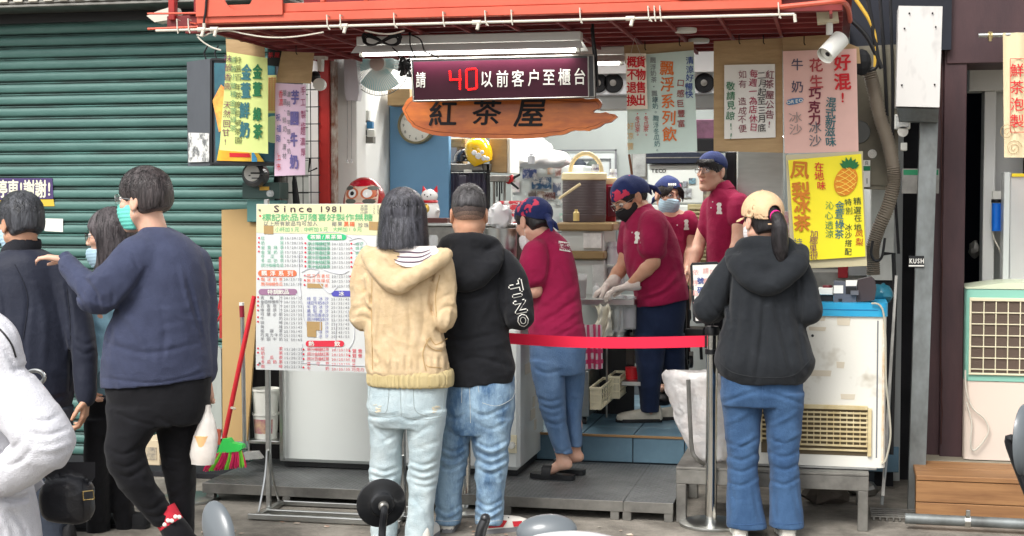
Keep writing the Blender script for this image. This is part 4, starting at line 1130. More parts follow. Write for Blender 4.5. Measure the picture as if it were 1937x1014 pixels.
sc_=thing('red_tool','red handled black cutter hanging left of the photo fridge','tool')
part('handle',MB().tube(spline([at(x,y,9.7)for x,y in[(957,340),(963,345),(969,338),(966,332)]]),.014,6),m_red,sc_)
part('blade',MB().prism([at(966,336,9.69),at(984,328,9.69),at(984,332,9.69),at(969,341,9.69)],.006),m_black,sc_)
part('blade',MB().prism([at(966,342,9.69),at(982,356,9.69),at(980,359,9.69),at(964,347,9.69)],.006),m_black,sc_)
def bag_sdf(c,rad,seed):pass
def lumpy(c,rad,seed,amp=.25,n=26,fr_=2.2):
 mb=MB().ell((0,0,0),rad,n)
 out=[]
 for v in mb.v:
  p=Vector(v);d=p.normalized()
  q=mnoise.noise(d*fr_+Vector((seed,0,0)))*amp+abs(mnoise.noise(d*fr_*3+Vector((0,seed,0))))*amp*.5
  out.append(tuple(Vector(c)+p*(1+q)))
 mb.v=out
 return mb
solo('white_bag',lumpy(at(1002,283,10.6),(.15,.12,.1),3),m_wbag,'crumpled translucent white bag lying on the photo fridge, left of the pair','bag',smooth=50)
solo('white_bag',lumpy(at(1020,300,10.5),(.2,.12,.07),8),m_wbag,'low translucent white bag spread along the front edge of the photo fridge','bag',smooth=50)
solo('white_bag',lumpy(at(1052,302,10.6),(.1,.1,.06),12),M('bag_pinkish',(222,206,206),.4,bump=.4,bs=14),'pinkish white bag at the right end of the fridge top','bag',smooth=50)
solo('carton',MB().pbox(967,276,993,312,10.75,.3),M('carton_dark',(124,106,84),.8),'dark brown carton left of the white bags on the fridge','box')
df=thing('door_frame','grey door with thin dark frame lines in the back wall behind the brown jug','door')
part('panel',MB().pbox(1046,290,1165,700,12.06,.03),M('door_grey',(188,194,194),.6),df)
b=MB()
for(a,b_,c_,d_)in((1040,283,1166,286),(1163,283,1166,700),(1070,300,1155,302),(1153,300,1155,380)):b.box(at(a,350,12.04).x,at(c_,350,12.04).x,12.04,12.055,at(1100,d_,12.04).z,at(1100,b_,12.04).z,0)
part('frame_line',b,m_inkgrey,df,kind='stuff')
for i,(x,y,w_)in enumerate(((1074,309,14),(1096,308,12),(1122,310,15))):
 solo('wool_cap',MB().lathe(at(x,y+8,11.8),[(.06,0),(.055,.03),(.03,.055),(0,.06)],16),M('cap_cloth%d'%i,((70,84,90),(50,56,66),(76,84,78))[i],.8),['teal grey cap leftmost of the row behind the brown jug','dark cap in the middle of the row behind the brown jug','dark green cap seen through the jug handle'][i],'cap')
ct=thing('ice_chest','white ice chest with two brown lids carrying the brown jug','chest')
part('body',MB().pbox(1062,436,1143,475,9.3,.5),m_fridge,ct)
part('body',MB().pbox(1062,492,1143,640,9.3,.5),m_fridge,ct)
part('lid',MB().pbox(1052,421,1160,437,9.25,.55,.01),m_lid,ct)
part('lid',MB().pbox(1056,475,1143,491,9.25,.5,.01),m_lid,ct)
def jug(nm,label,px_,pt,pb,w,Y,mb_body,mb_top,ribs=True,handle=True):
 t=thing(nm,label,'drink cooler')
 base=at(px_,pb,Y);topz=at(px_,pt,Y).z;R_=mpp(px_,pb,Y)*w/2
 H_=topz-base.z
 pr=[(0,0),(R_*.93,0),(R_*.97,H_*.04),(R_*.99,H_*.16)]
 n_=22 if ribs else 2
 for i in range(n_):
  z=H_*(.16+.68*i/n_)
  pr+=[(R_*.995,z),(R_*.975,z+H_*.68/n_*.5)]if ribs else[(R_*.99,z)]
 pr+=[(R_*.99,H_*.84)]
 part('body',MB().lathe(base,pr,36),mb_body,t)
 part('lid',MB().lathe(base,[(R_*1.0,H_*.84),(R_*1.03,H_*.86),(R_*1.02,H_*.97),(R_*.9,H_),(0,H_)],36),mb_top,t)
 if handle:
  hp_=[base+Vector((R_*.72*math.cos(a)+.01,-.0,H_*.98+R_*.9*math.sin(a)))for a in[math.pi*k/14 for k in range(15)]]
  part('handle',MB().tube(hp_,.014,8),mb_top,t)
 return t,base,R_,H_
t,jb,jr,jh=jug('brown_jug','big ribbed brown drink cooler with cream lid, arched handle and side strap',1105,326,421,84,9.45,m_jug,m_jugc)
part('side_handle',MB().tube([at(1058,377,9.2),at(1060,374,9.2),at(1098,348,9.2)],.009,8),m_jugc,t)
jug('red_jug','red drink cooler with cream lid half hidden behind the brown one',1140,335,421,52,9.75,M('jug_red',(170,36,60),.4),m_jugc,ribs=False,handle=False)
def cupstack(px_,pb,w,n_,Y,label,grp=None):
 base=at(px_,pb,Y);R_=mpp(px_,pb,Y)*w/2
 t=thing('cup_stack',label,'cups',grp)
 me=MB().lathe((0,0,0),[(R_,0),(R_*.98,R_*.2),(R_*.8,R_*2.0),(0,R_*2.0)],18,cap=False).mesh('cup')
 for i in range(n_):
  inst('cup',me,m_cup,t,(base.x,base.y,base.z+i*R_*.38))
 part('printed_band',MB().lathe(base+Vector((0,0,(n_-1)*R_*.38)),[(R_*.93,R_*.7),(R_*.88,R_*1.2)],18,cap=False),M('cup_print',(110,84,130),.5),t)
cupstack(1158,500,22,6,9.4,'left stack of upturned printed plastic cups beside the big worker')
cupstack(1172,512,20,5,9.5,'right stack of upturned printed plastic cups beside the big worker')
cupstack(1160,348,16,5,9.9,'small stack of white cups standing on the red drink cooler')
cupstack(1126,327,16,1,9.4,'single white cup upside down on the brown jug lid')
tg=thing('iced_tea_glass','plastic tumbler of dark iced tea standing on the steel counter','drink')
q=at(1100,570,8.95)
part('tea',MB().lathe(q,[(0,0),(.024,.002),(.031,.13),(0,.132)],18),M('tea_liquid',(70,26,22),.1),tg)
part('tumbler',MB().lathe(q,[(.026,0),(.036,.17),(.034,.17)],18,cap=False),m_clear,tg)
wt=thing('steel_table','stainless steel work table with lower shelf between the two front workers','table')
xa_,xb_=at(1086,575,8.85).x,at(1200,575,8.85).x
zt_=at(1110,566,8.85).z
part('table_top',MB().box(xa_,xb_+.0,8.85,9.35,zt_-.035,zt_),m_steel,wt)
part('side_panel',MB().pbox(1090,702,1114,788,8.86,.4),m_steel,wt)
part('lower_shelf',MB().pbox(1150,638,1196,646,8.95,.35),m_steel,wt)
part('lower_shelf',MB().pbox(1175,722,1212,730,8.95,.35),m_steel,wt)
part('leg',MB().pbox(1146,580,1149,790,8.9,.02),m_steeld,wt)
part('back_panel',MB().pbox(1095,580,1200,790,9.34,.01),m_black,wt)
pt=thing('steel_pot','steel pot standing on the middle shelf of the work table','pot')
part('body',MB().lathe(at(1170,638,9.05),[(0,0),(.068,0),(.072,.01),(.072,.10),(.076,.102),(.07,.1),(.068,.01),(0,.01)],26),m_steel,pt)
for i,(x,yb,r_,h_,lb)in enumerate([(1168,627,.052,.22,'tall clear beaker in front of the gloved worker'),(1190,622,.045,.2,'clear purple tinted beaker right of the tall one')]):
 j=thing('beaker',lb,'jug')
 q=at(x,yb,8.98)
 part('glass',MB().lathe(q,[(0,0),(r_,0),(r_*1.08,h_),(r_*1.02,h_),(r_*.94,.008),(0,.008)],22),m_clear,j)
 part('contents',MB().lathe(q+Vector((0,0,.01)),[(0,0),(r_*.9,0),(r_*.95,h_*.6),(0,h_*.61)],20),M('beaker_fill%d'%i,((176,170,168),(140,120,140))[i],.3),j)
sk=thing('measuring_box','upright pale steel measuring box among the beakers','box')
part('side',MB().prism([at(1153,587,8.93),at(1176,588,8.93),at(1173,624,8.93),at(1157,622,8.93)],.06),m_steel,sk)
hb=solo('hanging_bag',None or MB().grid(lambda u,v:at(1124+33*u+6*math.sin(v*5)*(1-u),577+(70-26*abs(u-.45))*v+3*math.sin(u*14),8.78)+Vector((0,.03*math.sin(u*11+v*3)+.012*math.sin(v*17+u*5),0)),22,22),M('bag_ivory',(228,224,208),.4,bump=.4,bs=18),'ivory plastic bag hanging from the corner of the work table','bag',smooth=70)
cb=thing('checked_bag','pink and white checked plastic bag hanging below the red belt','bag')
part('bag',MB().grid(lambda u,v:at(1096+43*u+4*v*(1-u),614+84*v,8.7)+Vector((0,.02*math.sin(u*12+v*2),0)),24,12),M('bag_pinkwhite',(232,216,222),.4),cb,smooth=70)
m_chk=M('bag_pink',(206,60,110),.45,alpha=.85)
for k in range(4):
 part('stripe',MB().grid(lambda u,v:at(1100+10.5*k+5*u+3*v*(1-k/4),614+84*v,8.693)+Vector((0,.02*math.sin((k*10.5+4+5*u)/43*12+v*2),0)),4,12),m_chk,cb,smooth=70)
for k in range(3):
 part('stripe',MB().grid(lambda u,v:at(1097+43*u,640+20*k+8*v,8.6875)+Vector((0,.02*math.sin(u*12+(26+20*k+8*v)/84*2),0)),24,2),m_chk,cb,smooth=70)
def basket(label,a,b_,c_,d_,Y,dep=.25):
 t=thing('basket',label,'basket')
 x0,x1=at(a,740,Y).x,at(c_,740,Y).x;z0,z1=at(a,d_,Y).z,at(a,b_,Y).z
 part('floor',MB().box(x0,x1,Y,Y+dep,z0,z0+.006),m_cream,t)
 part('rim',MB().box(x0-.004,x1+.004,Y-.004,Y+.006,z1-.016,z1),m_cream,t)
 part('rim',MB().box(x0-.004,x1+.004,Y+dep-.006,Y+dep+.004,z1-.016,z1),m_cream,t)
 part('rim',MB().box(x1-.006,x1+.004,Y+.007,Y+dep-.007,z1-.016,z1),m_cream,t)
 part('rim',MB().box(x0-.004,x0+.006,Y+.007,Y+dep-.007,z1-.016,z1),m_cream,t)
 n_=8
 for i in range(n_+1):
  x=x0+(x1-x0-.006)*i/n_
  part('bar',MB().box(x,x+.006,Y-.001,Y+.003,z0+.006,z1-.016,0),m_cream,t)
 for i in range(7):
  y=Y+.02+(dep-.03)*i/7
  part('bar',MB().box(x1-.003,x1+.001,y,y+.014,z0+.006,z1-.016,0),m_cream,t)
 for j in(1,2):
  z=z0+(z1-z0)*j/3
  part('bar',MB().box(x0,x1,Y-.003,Y-.0012,z-.004,z+.004,0),m_cream,t)
  part('bar',MB().box(x1+.0012,x1+.003,Y,Y+dep,z-.004,z+.004,0),m_cream,t)
 return t
basket('lower white plastic basket hanging at the end of the steel table',1116,732,1137,775,8.55,.5)
basket('upper white plastic basket on the steel table shelf, further back',1150,711,1172,754,8.95,.3)
solo('red_tub',MB().lathe(at(1196,722,9.1),[(0,0),(.04,0),(.045,.09),(0,.09)],16),m_red,'small red tub on the lowest shelf of the steel table','tub')
def castor(label,x,y,Y,r_=.035):
 t=thing('castor_wheel',label,'wheel','black castor wheels under the carts')
 q=at(x,y,Y)
 part('tyre',MB().lathe(q,[(r_*.5,-.012),(r_,-.010),(r_,.010),(r_*.5,.012),(r_*.5,-.012)],20,Vector((.9,.3,0)),cap=False),m_black,t)
 part('fork',MB().box(q.x-.018,q.x+.018,q.y-.01,q.y+.01,q.z+r_*.2,q.z+r_*1.6),m_steeld,t)
castor('black castor wheel at the left foot of the steel table',1105,797,8.9,.03)
castor('black castor wheel behind the baskets',1136,772,9.3,.03)
castor('black castor wheel right of the big worker near the metal pole',1306,684,9.3,.04)
ca=thing('wire_cart','dark cart frame behind the big worker near the sign holder','cart')
part('frame',MB().tube([at(1300,540,9.3),at(1303,680,9.3)],.012,8),m_black,ca)
part('frame',MB().pbox(1296,622,1330,640,9.25,.2),m_black,ca)
part('frame',MB().tube([at(1325,640,9.3),at(1327,680,9.3)],.01,8),m_black,ca)
tf=thing('white_fridge','white two door fridge with dark top at the back right, magnets on the door','fridge')
part('body',MB().pbox(1226,311,1352,386,10.9,.6,.01),m_fridge,tf)
part('body',MB().pbox(1226,388,1352,760,10.9,.6,.01),m_fridge,tf)
part('dark_top',MB().pbox(1222,288,1356,309,10.85,.6),M('navy_top',(22,30,46),.4),tf)
part('top_line',MB().pbox(1222,297,1356,299,10.845,.004,0),m_steeld,tf)
b=MB();ptext(b,'TECO',1235,323,9,10.895,step=7,bold=.04,wid=1.1);part('lettering',b,m_ink,tf)
for i,(a,b_,c_,d_)in enumerate([(1281,345,1291,358),(1292,343,1301,353),(1303,337,1316,348),(1291,356,1308,374),(1330,355,1345,382),(1255,338,1262,346)]):
 part('magnet',MB().pbox(a,b_,c_,d_,10.89-i*.0005,.006,0),M('magnet%d'%i,((110,120,130),(160,170,180),(120,170,190),(180,186,190),(150,140,120),(150,170,190))[i],.5,var=.6,vs=30,rgb2=(70,60,60)),tf)
ld_=thing('louvre_unit','cream louvred air conditioner front behind the two back workers','air conditioner')
part('frame',MB().pbox(1300,386,1345,560,10.5,.3),M('louvre_cream',(176,168,128),.5),ld_)
for i in range(22):
 part('louvre',MB().pbox(1303,392+i*7.4,1342,396+i*7.4,10.485,.014,.001),M('louvre_cream2',(196,186,144),.5)if i==0 else bpy.data.materials['louvre_cream2'],ld_)
pf=thing('framed_drawing','grey framed pencil drawing hanging left of the back fridge','picture')
part('frame',MB().pbox(1194,288,1224,340,11.2,.03),m_steeld,pf)
part('drawing',MB().pbox(1197,291,1221,334,11.19,.006,0),M('drawing_paper',(176,178,176),.7,var=.4,vs=14),pf)
solo('brown_stick',MB().tube([at(1190,292,9.2),at(1196,335,9.2)],.008,8),M('stick',(110,70,48),.6),'thin brown wooden stick below the pale teal poster','stick')
solo('steel_hood',MB().box(at(1393,340,9.9).x,at(1484,340,9.9).x,9.9,10.4,.9,2.05,.01),m_steel,'shiny stainless steel cabinet behind the worker by the right posters','cabinet')
solo('black_upright',MB().pbox(1371,287,1391,560,9.95,.3),m_black,'black upright panel left of the stainless steel cabinet','panel')
ab=thing('vent_box','white overhead duct box with round black vents behind the posters','duct')
part('upper_box',MB().pbox(1125,92,1356,138,8.9,.5),m_wallw,ab)
part('lower_box',MB().pbox(1120,138.5,1356,178,8.95,.45),M('duct_grey',(206,210,212),.5),ab)
for x in(1131,1160,1214,1273,1332):
 q=at(x,157,8.945)
 part('vent',MB().lathe(q,[(0,-.004),(.02,-.006),(.022,-.003),(.052,-.003),(.056,-.012),(.06,0),(0,0)],26,Vector((0,1,0))),m_blackm,ab)
 part('vent_disc',MB().lathe(q,[(0,-.012),(.02,-.010),(.02,-.004)],16,Vector((0,1,0))),m_steeld,ab)
solo('grey_bulkhead',MB().pbox(1125,178.5,1356,205,9.05,.2),m_wallg,'grey bulkhead strip below the overhead duct box','bulkhead')
solo('pink_cloth',MB().pbox(1316,226,1352,262,10,.1),M('cloth_mauve',(124,84,106),.8,var=.5,vs=12),'mauve cloth bundle between teal poster and cardboard notice','cloth')
solo('dark_shelf',MB().pbox(1314,262,1372,286,10,.4),m_black,'black shelf edge below the mauve cloth','shelf')
# ---------- counter between customers and staff
wf=thing('white_freezer','long white chest freezer forming the counter behind the two middle customers','freezer')
fx0,fx1=at(527,800,7.92).x,at(983,800,7.92).x
part('cabinet',MB().box(fx0,fx1,7.92,8.62,.135,.93,.02),M('freezer_white',(212,216,212),.35,var=.04,vs=1.2),wf)
part('plinth',MB().box(fx0+.02,fx1-.02,7.96,8.6,.105,.134,0),m_black,wf)
part('lid',MB().box(fx0-.01,fx1+.01,7.90,8.64,.932,.985,.015),m_whitep,wf)
dq=Vector((at(970,842,7.91).x,7.918,at(970,842,7.91).z))
part('dial_plate',MB().box(dq.x-.04,dq.x+.022,7.908,7.919,dq.z-.045,dq.z+.055),m_cream,wf)
part('dial',MB().lathe(dq+Vector((-.005,-.01,0)),[(0,-.022),(.018,-.02),(.02,0)],18,Vector((0,1,0))),m_whitep,wf)
for i in range(6):
 part('tape_patch',MB().box(fx1+.0005,fx1+.0025,8.05+rnd.uniform(0,.35),8.15+rnd.uniform(.05,.38),.3+i*.07,.36+i*.07,0),M('tape_beige',(206,200,184),.5)if i==0 else bpy.data.materials['tape_beige'],wf)
sc2=thing('steel_counter','grey stainless steel counter cabinet behind the menu board and customers','counter')
part('cabinet',MB().box(at(690,480,8.15).x,at(985,480,8.15).x,8.15,8.6,.986,at(830,428,8.15).z),m_steeld,sc2)
part('top_edge',MB().box(at(690,480,8.12).x,at(988,480,8.12).x,8.12,8.62,at(830,428,8.12).z+.002,at(830,424,8.12).z+.006),m_steel,sc2)
ctz=at(830,424,8.12).z+.007
gl=thing('glass_jar','clear glass jar on the counter beside the woman with the bob','jar')
part('glass',MB().lathe(at(820,470,7.98),[(0,0),(.025,0),(.028,.06),(.02,.075),(.018,.075)],18),m_clear,gl)
dr=thing('wishing_doll','large round red and gold wishing doll with one painted eye on the counter','doll')
dc=at(690,385,8.2);R_=mpp(690,385,8.2)
def onell(c,rx,ry,rz,px_,py_,out=.002):
 q=at(px_,py_,c.y);u=(q.x-c.x)/rx;w=(q.z-c.z)/rz
 k=max(0.0,1-u*u-w*w)
 return Vector((q.x,c.y-ry*math.sqrt(k)-out,q.z))
rx,ry,rz=41*R_,.115,50*R_
dbody=MB().ell(dc,(rx,ry,rz),36);part('body',dbody,M('doll_red',(168,30,34),.3,coat=.4),dr)
def patch(cx_p,cy_p,ax_,ay_,mt,nm,out,pw=2.0):
 mb=MB();N=24
 rings=[[onell(dc,rx,ry,rz,cx_p+ax_*f_*math.copysign(abs(math.cos(t))**(2/pw),math.cos(t)),cy_p+ay_*f_*math.copysign(abs(math.sin(t))**(2/pw),math.sin(t)),out)for t in[2*math.pi*k/N for k in range(N)]]for f_ in(1,.66,.33,.02)]
 vs=[p for r_ in rings for p in r_]
 mb.add(vs,[(i*N+k,i*N+(k+1)%N,(i+1)*N+(k+1)%N,(i+1)*N+k)for i in range(3)for k in range(N)])
 return part(nm,mb,mt,dr)
m_gold=M('doll_gold',(186,140,60),.3,.4,var=.5,vs=40,rgb2=(140,60,40))
patch(690,384,38,32,m_gold,'gold_trim',.0015)
patch(691,374,31,27,M('doll_face',(226,200,180),.4),'face',.003,3)
for sx in(-1,1):
 patch(691+sx*15,366,13,11,M('doll_orange',(206,110,70),.4)if sx<0 else bpy.data.materials['doll_orange'],'eye_ring',.0042)
 patch(691+sx*14,366,8,8,m_pearl,'eye',.0054)
 patch(691+sx*17,381,11,5,M('doll_beard',(90,92,84),.5)if sx<0 else bpy.data.materials['doll_beard'],'whisker',.0042)
 patch(691+sx*22,356,9,4,bpy.data.materials['doll_beard'],'brow',.0055)
patch(677,366,4,4,m_ink,'pupil',.0068)
patch(691,386,11,2.5,m_inkr,'mouth',.0046)
patch(691,374,5,4,M('doll_nose',(222,184,160),.4),'nose',.0075)
patch(690,347,24,6,M('doll_crimson',(186,24,44),.25,coat=.5),'forehead',.0042)
ctt=thing('lucky_cat','small white beckoning cat figurine with red ears on a wooden base','figurine')
q=at(814,412,8.25)
part('body',MB().lathe(q,[(0,0),(.05,0),(.056,.03),(.05,.07),(.038,.1),(0,.11)],22),m_pearl,ctt)
part('head',MB().ell(q+Vector((-.002,-.01,.125)),(.05,.042,.04),20),m_pearl,ctt)
for sx in(-1,1):
 part('ear',MB().cyl(q+Vector((sx*.032,-.005,.15)),q+Vector((sx*.042,-.005,.185)),.016,.001,10),m_red,ctt)
part('collar',MB().lathe(q+Vector((0,-.004,.085)),[(.042,0),(.048,.008),(.042,.016)],20),m_red,ctt)
part('coin',MB().ell(q+Vector((-.01,-.052,.05)),(.02,.006,.03),14),M('gold_coin',(206,170,80),.3,.7),ctt)
part('paw',MB().tube([q+Vector((.045,-.02,.05)),q+Vector((.055,-.035,.035))],.013,8),m_pearl,ctt)
part('nose',MB().ell(q+Vector((-.003,-.052,.122)),.004,8),m_ink,ctt)
part('eye',MB().ell(q+Vector((-.02,-.046,.132)),.005,8),m_ink,ctt);part('eye',MB().ell(q+Vector((.015,-.046,.132)),.005,8),m_ink,ctt)
solo('wooden_base',MB().pbox(796,412.5,846,423,8.17,.14),M('dark_redwood',(84,40,34),.5),'dark red wooden block under the lucky cat','block')
ptt=thing('steel_bucket','steel bucket on the counter between the man in black and the front worker','bucket')
part('body',MB().lathe(at(948,500,8.0),[(0,0),(.085,0),(.09,.2),(.094,.2)],28),m_steel,ptt)
solo('clear_bag',lumpy(at(945,410,8.05),(.065,.06,.07),21,.35,24,2.6),m_wbag,'crumpled clear white bag of goods stuffed on the steel bucket','bag',smooth=50)
for i,(a,b_,c_,d_,lb)in enumerate([(944,380,985,386,'red and white packet topmost behind the front worker'),(948,387,984,398,'second red and white packet behind the front worker'),(962,399,985,440,'tall red package behind the front worker')]):
 solo('red_packet',MB().pbox(a,b_,c_,d_,8.3,.12),M('packet%d'%i,(206,60,70),.5,var=.9,vs=16,rgb2=(232,226,224),thr=(.44,.5)),lb,'packet')
rk=thing('utensil_rack','grey steel rack with hanging utensils left of the photo fridge','rack')
part('shelf_board',MB().pbox(926,332,957,344,9.6,.3),m_steeld,rk)
for x in(932,952):part('post',MB().pbox(x,344,x+4,440,9.62,.02),m_steeld,rk)
for x,l_ in((940,372),(945,386),(949,366)):part('utensil',MB().tube([at(x,344,9.58),at(x,l_,9.58)],.006,6),m_black,rk)
for i,(x,w_,y0_,mt,lb)in enumerate([(939,8,375,m_clear,'clear bottle on the rack left of the photo fridge'),(947,6,392,m_inkr,'small red capped bottle on the rack left of the photo fridge'),(935,5,398,m_whitep,'short white bottle on the rack left of the photo fridge')]):
 q=at(x,425,9.5+i*.02);r_=mpp(x,400,9.5)*w_/2;h_=at(x,y0_,9.5).z-q.z
 solo('bottle',MB().lathe(q,[(0,0),(r_,0),(r_,h_*.7),(r_*.4,h_*.85),(r_*.4,h_),(0,h_)],14),mt,lb,'bottle')
solo('side_counter',MB().box(at(1400,600,8.75).x,X1-.01,8.75,9.2,.27,at(1560,515,8.75).z),m_steeld,'grey steel side counter behind the blue lidded freezer','counter')
for i,(a,b_,c_,d_,rgb,lb)in enumerate([(1474,400,1492,424,(214,120,128),'upper red and white carton left of the pineapple poster'),(1474,425,1493,462,(206,90,100),'lower red and white carton left of the pineapple poster'),(1585,500,1604,526,(150,24,34),'dark red box behind the receipt printer'),(1605,500,1640,522,(150,152,152),'grey box behind the receipt printer')]):
 solo('small_box',MB().pbox(a,b_,c_,d_,8.7,.1),M('smallbox%d'%i,rgb,.6,var=.6 if i<2 else .1,vs=18,rgb2=(226,222,220)if i<2 else None),lb,'box')
solo('steel_splash',MB().pbox(1484,465,1640,530,9.22,.02),m_steeld,'grey steel splash panel behind the pineapple poster','panel')
for i,(a,b_,c_,d_,Y_,rgb,al_,lb)in enumerate([(1150,505,1178,545,9.42,(206,210,214),.8,'lower clear cup tower box beside the big worker'),(1143,545,1168,566,9.2,(224,222,216),1,'white plastic tub on the work table behind the gloves'),(1103,440,1138,470,9.28,(232,232,228),1,'white paper sheet taped on the ice chest front'),(1120,500,1142,560,9.28,(214,216,214),1,'pale door panel of the ice chest below the brown lid'),(1196,560,1204,640,9.3,(170,174,176),1,'thin steel edge strip behind the big worker'),(1150,352,1166,410,9.6,(120,30,50),1,'dark red packaging box right of the brown jug'),(1165,388,1185,416,9.5,(40,44,42),1,'black bottle crate in front of the big worker mask'),(868,332,882,420,9.7,(70,66,84),1,'dark garment bag hanging inside the curtain cabinet'),(985,455,1000,470,8.3,(60,130,70),1,'small green tea box behind the front worker'),(960,455,984,480,8.32,(200,190,90),1,'yellow green carton at the end of the steel counter'),(1184,650,1200,690,9.3,(86,78,72),1,'brown storage box under the steel table'),(1352,560,1400,640,9.6,(60,62,66),1,'dark bin behind the sign holder')]):
 solo('storage_box',MB().pbox(a,b_,c_,d_,Y_,.14),M('storage%d'%i,rgb,.45,var=.3,vs=12,alpha=al_),lb,'box')
for i,(x,yb,w_,h_,rgb,lb)in enumerate([(1128,566,14,30,(210,214,216),'short clear beaker standing on the steel table edge'),(1150,566,12,26,(150,110,90),'brown syrup bottle on the steel table'),(1090,418,12,22,(216,190,120),'amber honey bottle left of the brown jug'),(1005,310,14,20,(196,200,204),'grey jar on the photo fridge')]):
 q=at(x,yb,9.1);r_=mpp(x,yb,9.1)*w_/2;hh_=mpp(x,yb,9.1)*h_
 solo('syrup_bottle',MB().lathe(q,[(0,0),(r_,0),(r_,hh_*.7),(r_*.5,hh_*.85),(r_*.5,hh_),(0,hh_)],16),M('syrup%d'%i,rgb,.2),lb,'bottle')
# ================================================================== ON AND AROUND THE PLATFORM
pfm=thing('metal_platform','low platform of grey chequer plate on steel legs in front of the shop','platform')
PX0,PX1=ground(378,915,.1).x,ground(1275,951,.1).x
PYf,PYb=7.40,8.485
for(a,b_)in((PX0,ground(760,930,.1).x),(ground(760,930,.1).x+.004,ground(1176,951,.1).x),(ground(1176,951,.1).x+.004,PX1-.003)):
 part('plate',MB().box(a,b_,PYf+.004,PYb,.092,.098,.001),m_plate,pfm)
 part('fascia',MB().box(a,b_,PYf,PYf+.004,.045,.098,.001),m_steeld,pfm)
b=MB();nx_,ny_=112,40
dx,dy=(PX1-PX0-.04)/nx_,(PYb-PYf-.04)/ny_
for i in range(nx_):
 for j in range(ny_):
  x,y=PX0+.02+(i+.5)*dx,PYf+.02+(j+.5)*dy
  a=math.radians(45 if(i+j)%2 else-45);u=Vector((math.cos(a),math.sin(a),0))*.0105;w=Vector((-math.sin(a),math.cos(a),0))*.003
  c_=Vector((x,y,.0982));h_=Vector((0,0,.0016))
  b.add([c_-u,c_-w,c_+u,c_+w,c_-u*.5+h_,c_+u*.5+h_],[(0,1,5,4),(1,2,5),(2,3,4,5),(3,0,4)])
part('chequer_studs',b,m_plate,pfm,kind='stuff',smooth=0)
for x in(PX0+.02,ground(560,940,0).x,ground(770,960,0).x,ground(965,960,0).x,ground(1160,975,0).x,ground(1176,975,0).x+.02,PX1-.05):
 for y in(PYf+.006,PYb-.1):
  part('leg',MB().box(x,x+.045,y,y+.04,0,.091,.002),m_steeld,pfm)
solo('shade_sheet',MB().box(PX0-.5,PX1+.2,PYb+.002,PYb+.01,0,.09,0),m_dark,'dark sheet put in for the shade at the back under the metal platform','board')  # dark sheet standing in for the shade under the platform
solo('drain_channel',MB().box(-8,PX0-.01,8.0,8.42,.0,.03,.002),m_darkwall,'dark wet gutter strip along the foot of the shutter','gutter')
fs=thing('freezer_stand','grey welded steel stand carrying the freezer with the blue lid','stand')
SX0,SX1,SY0,SY1,SZ=ground(1278,989,0).x,ground(1643,1012,0).x,7.40,8.1,.285
part('table_top',MB().box(SX0,SX1,SY0,SY1,SZ-.012,SZ,.002),m_steeld,fs)
part('rail',MB().box(SX0,SX1,SY0+.002,SY0+.03,SZ-.085,SZ-.013,.003),m_steeld,fs)
part('rail',MB().box(SX0,SX1,SY1-.03,SY1,SZ-.085,SZ-.013,.003),m_steeld,fs)
for x in(SX0+.002,SX1-.052):
 for y in(SY0+.004,SY1-.055):
  part('leg',MB().box(x,x+.05,y,y+.05,0,SZ-.086,.003),m_steeld,fs)
part('curved_bar',MB().tube(spline([at(1302,718,7.42),at(1305,790,7.42),at(1309,850,7.42),at(1318,868,7.42),at(1332,878,7.46)]),.011,8),m_steeld,fs)
bf=thing('blue_lid_freezer','scuffed white freezer with a bright blue lid and yellowed vent grille on the stand','freezer')
BX0,BX1,BY0,BY1=at(1378,700,7.5).x,at(1676,700,7.5).x,7.5,8.05
zb_=at(1520,880,7.5).z;zl_=at(1600,598,7.5).z;ztp=at(1600,573,7.5).z
def rbox(x0,x1,y0,y1,z0,z1,r,n=6):
 """upright box with rounded vertical corners"""
 P=[]
 for(cx_q,cy_q,a0)in((x1-r,y1-r,0),(x0+r,y1-r,90),(x0+r,y0+r,180),(x1-r,y0+r,270)):
  for k in range(n+1):
   a=math.radians(a0+90*k/n);P.append(Vector((cx_q+r*math.cos(a),cy_q+r*math.sin(a),z0)))
 return MB().prism(P,z1-z0,Vector((0,0,1)))
part('cabinet',rbox(BX0,BX1,BY0,BY1,zb_,zl_-.001,.03),m_grime,bf)
part('corner_strip',MB().box(BX1-.045,BX1-.038,BY0-.0015,BY0+.001,zb_+.05,zl_-.02,0),m_inkgrey,bf)
part('rust_edge',MB().tube([(BX1-.012,BY0+.002,zb_+.02),(BX1-.012,BY0+.002,zl_-.01)],.006,6),M('rusty_edge',(206,170,120),.6,var=.6,vs=14,rgb2=(226,222,210)),bf)
part('lid',rbox(BX0-.006,BX1+.006,BY0-.012,BY1+.006,zl_,ztp,.045),m_blue,bf)
part('lid_groove',MB().box(BX0,BX1-.04,BY0-.0135,BY0-.0122,(zl_+ztp)/2-.003,(zl_+ztp)/2+.002,0),M('groove_blue',(20,110,160),.4),bf)
m_vent=M('vent_cream',(214,200,160),.5,var=.25,vs=10,rgb2=(186,166,120))
vz0,vz1=at(1560,838,7.49).z,at(1560,774,7.49).z
vx0,vx1=at(1440,800,7.49).x,at(1641,800,7.49).x
vg=part('vent_back',MB().box(vx0,vx1,BY0-.002,BY0+.001,vz0-.06,vz1,0),M('vent_dark',(96,84,64),.8),bf)
for i in range(9):
 z=vz1-.012-i*.0232
 part('vent_slat',MB().box(vx0 if i<7 else vx0+.13,vx1,BY0-.016,BY0-.003,z-.009,z,.001),m_vent,bf)
for i in range(17):
 x=vx0+i*(vx1-vx0-.006)/16
 part('vent_rib',MB().box(x,x+.005,BY0-.010,BY0-.0035,vz0-.005,vz1-.01,0),m_vent,bf)
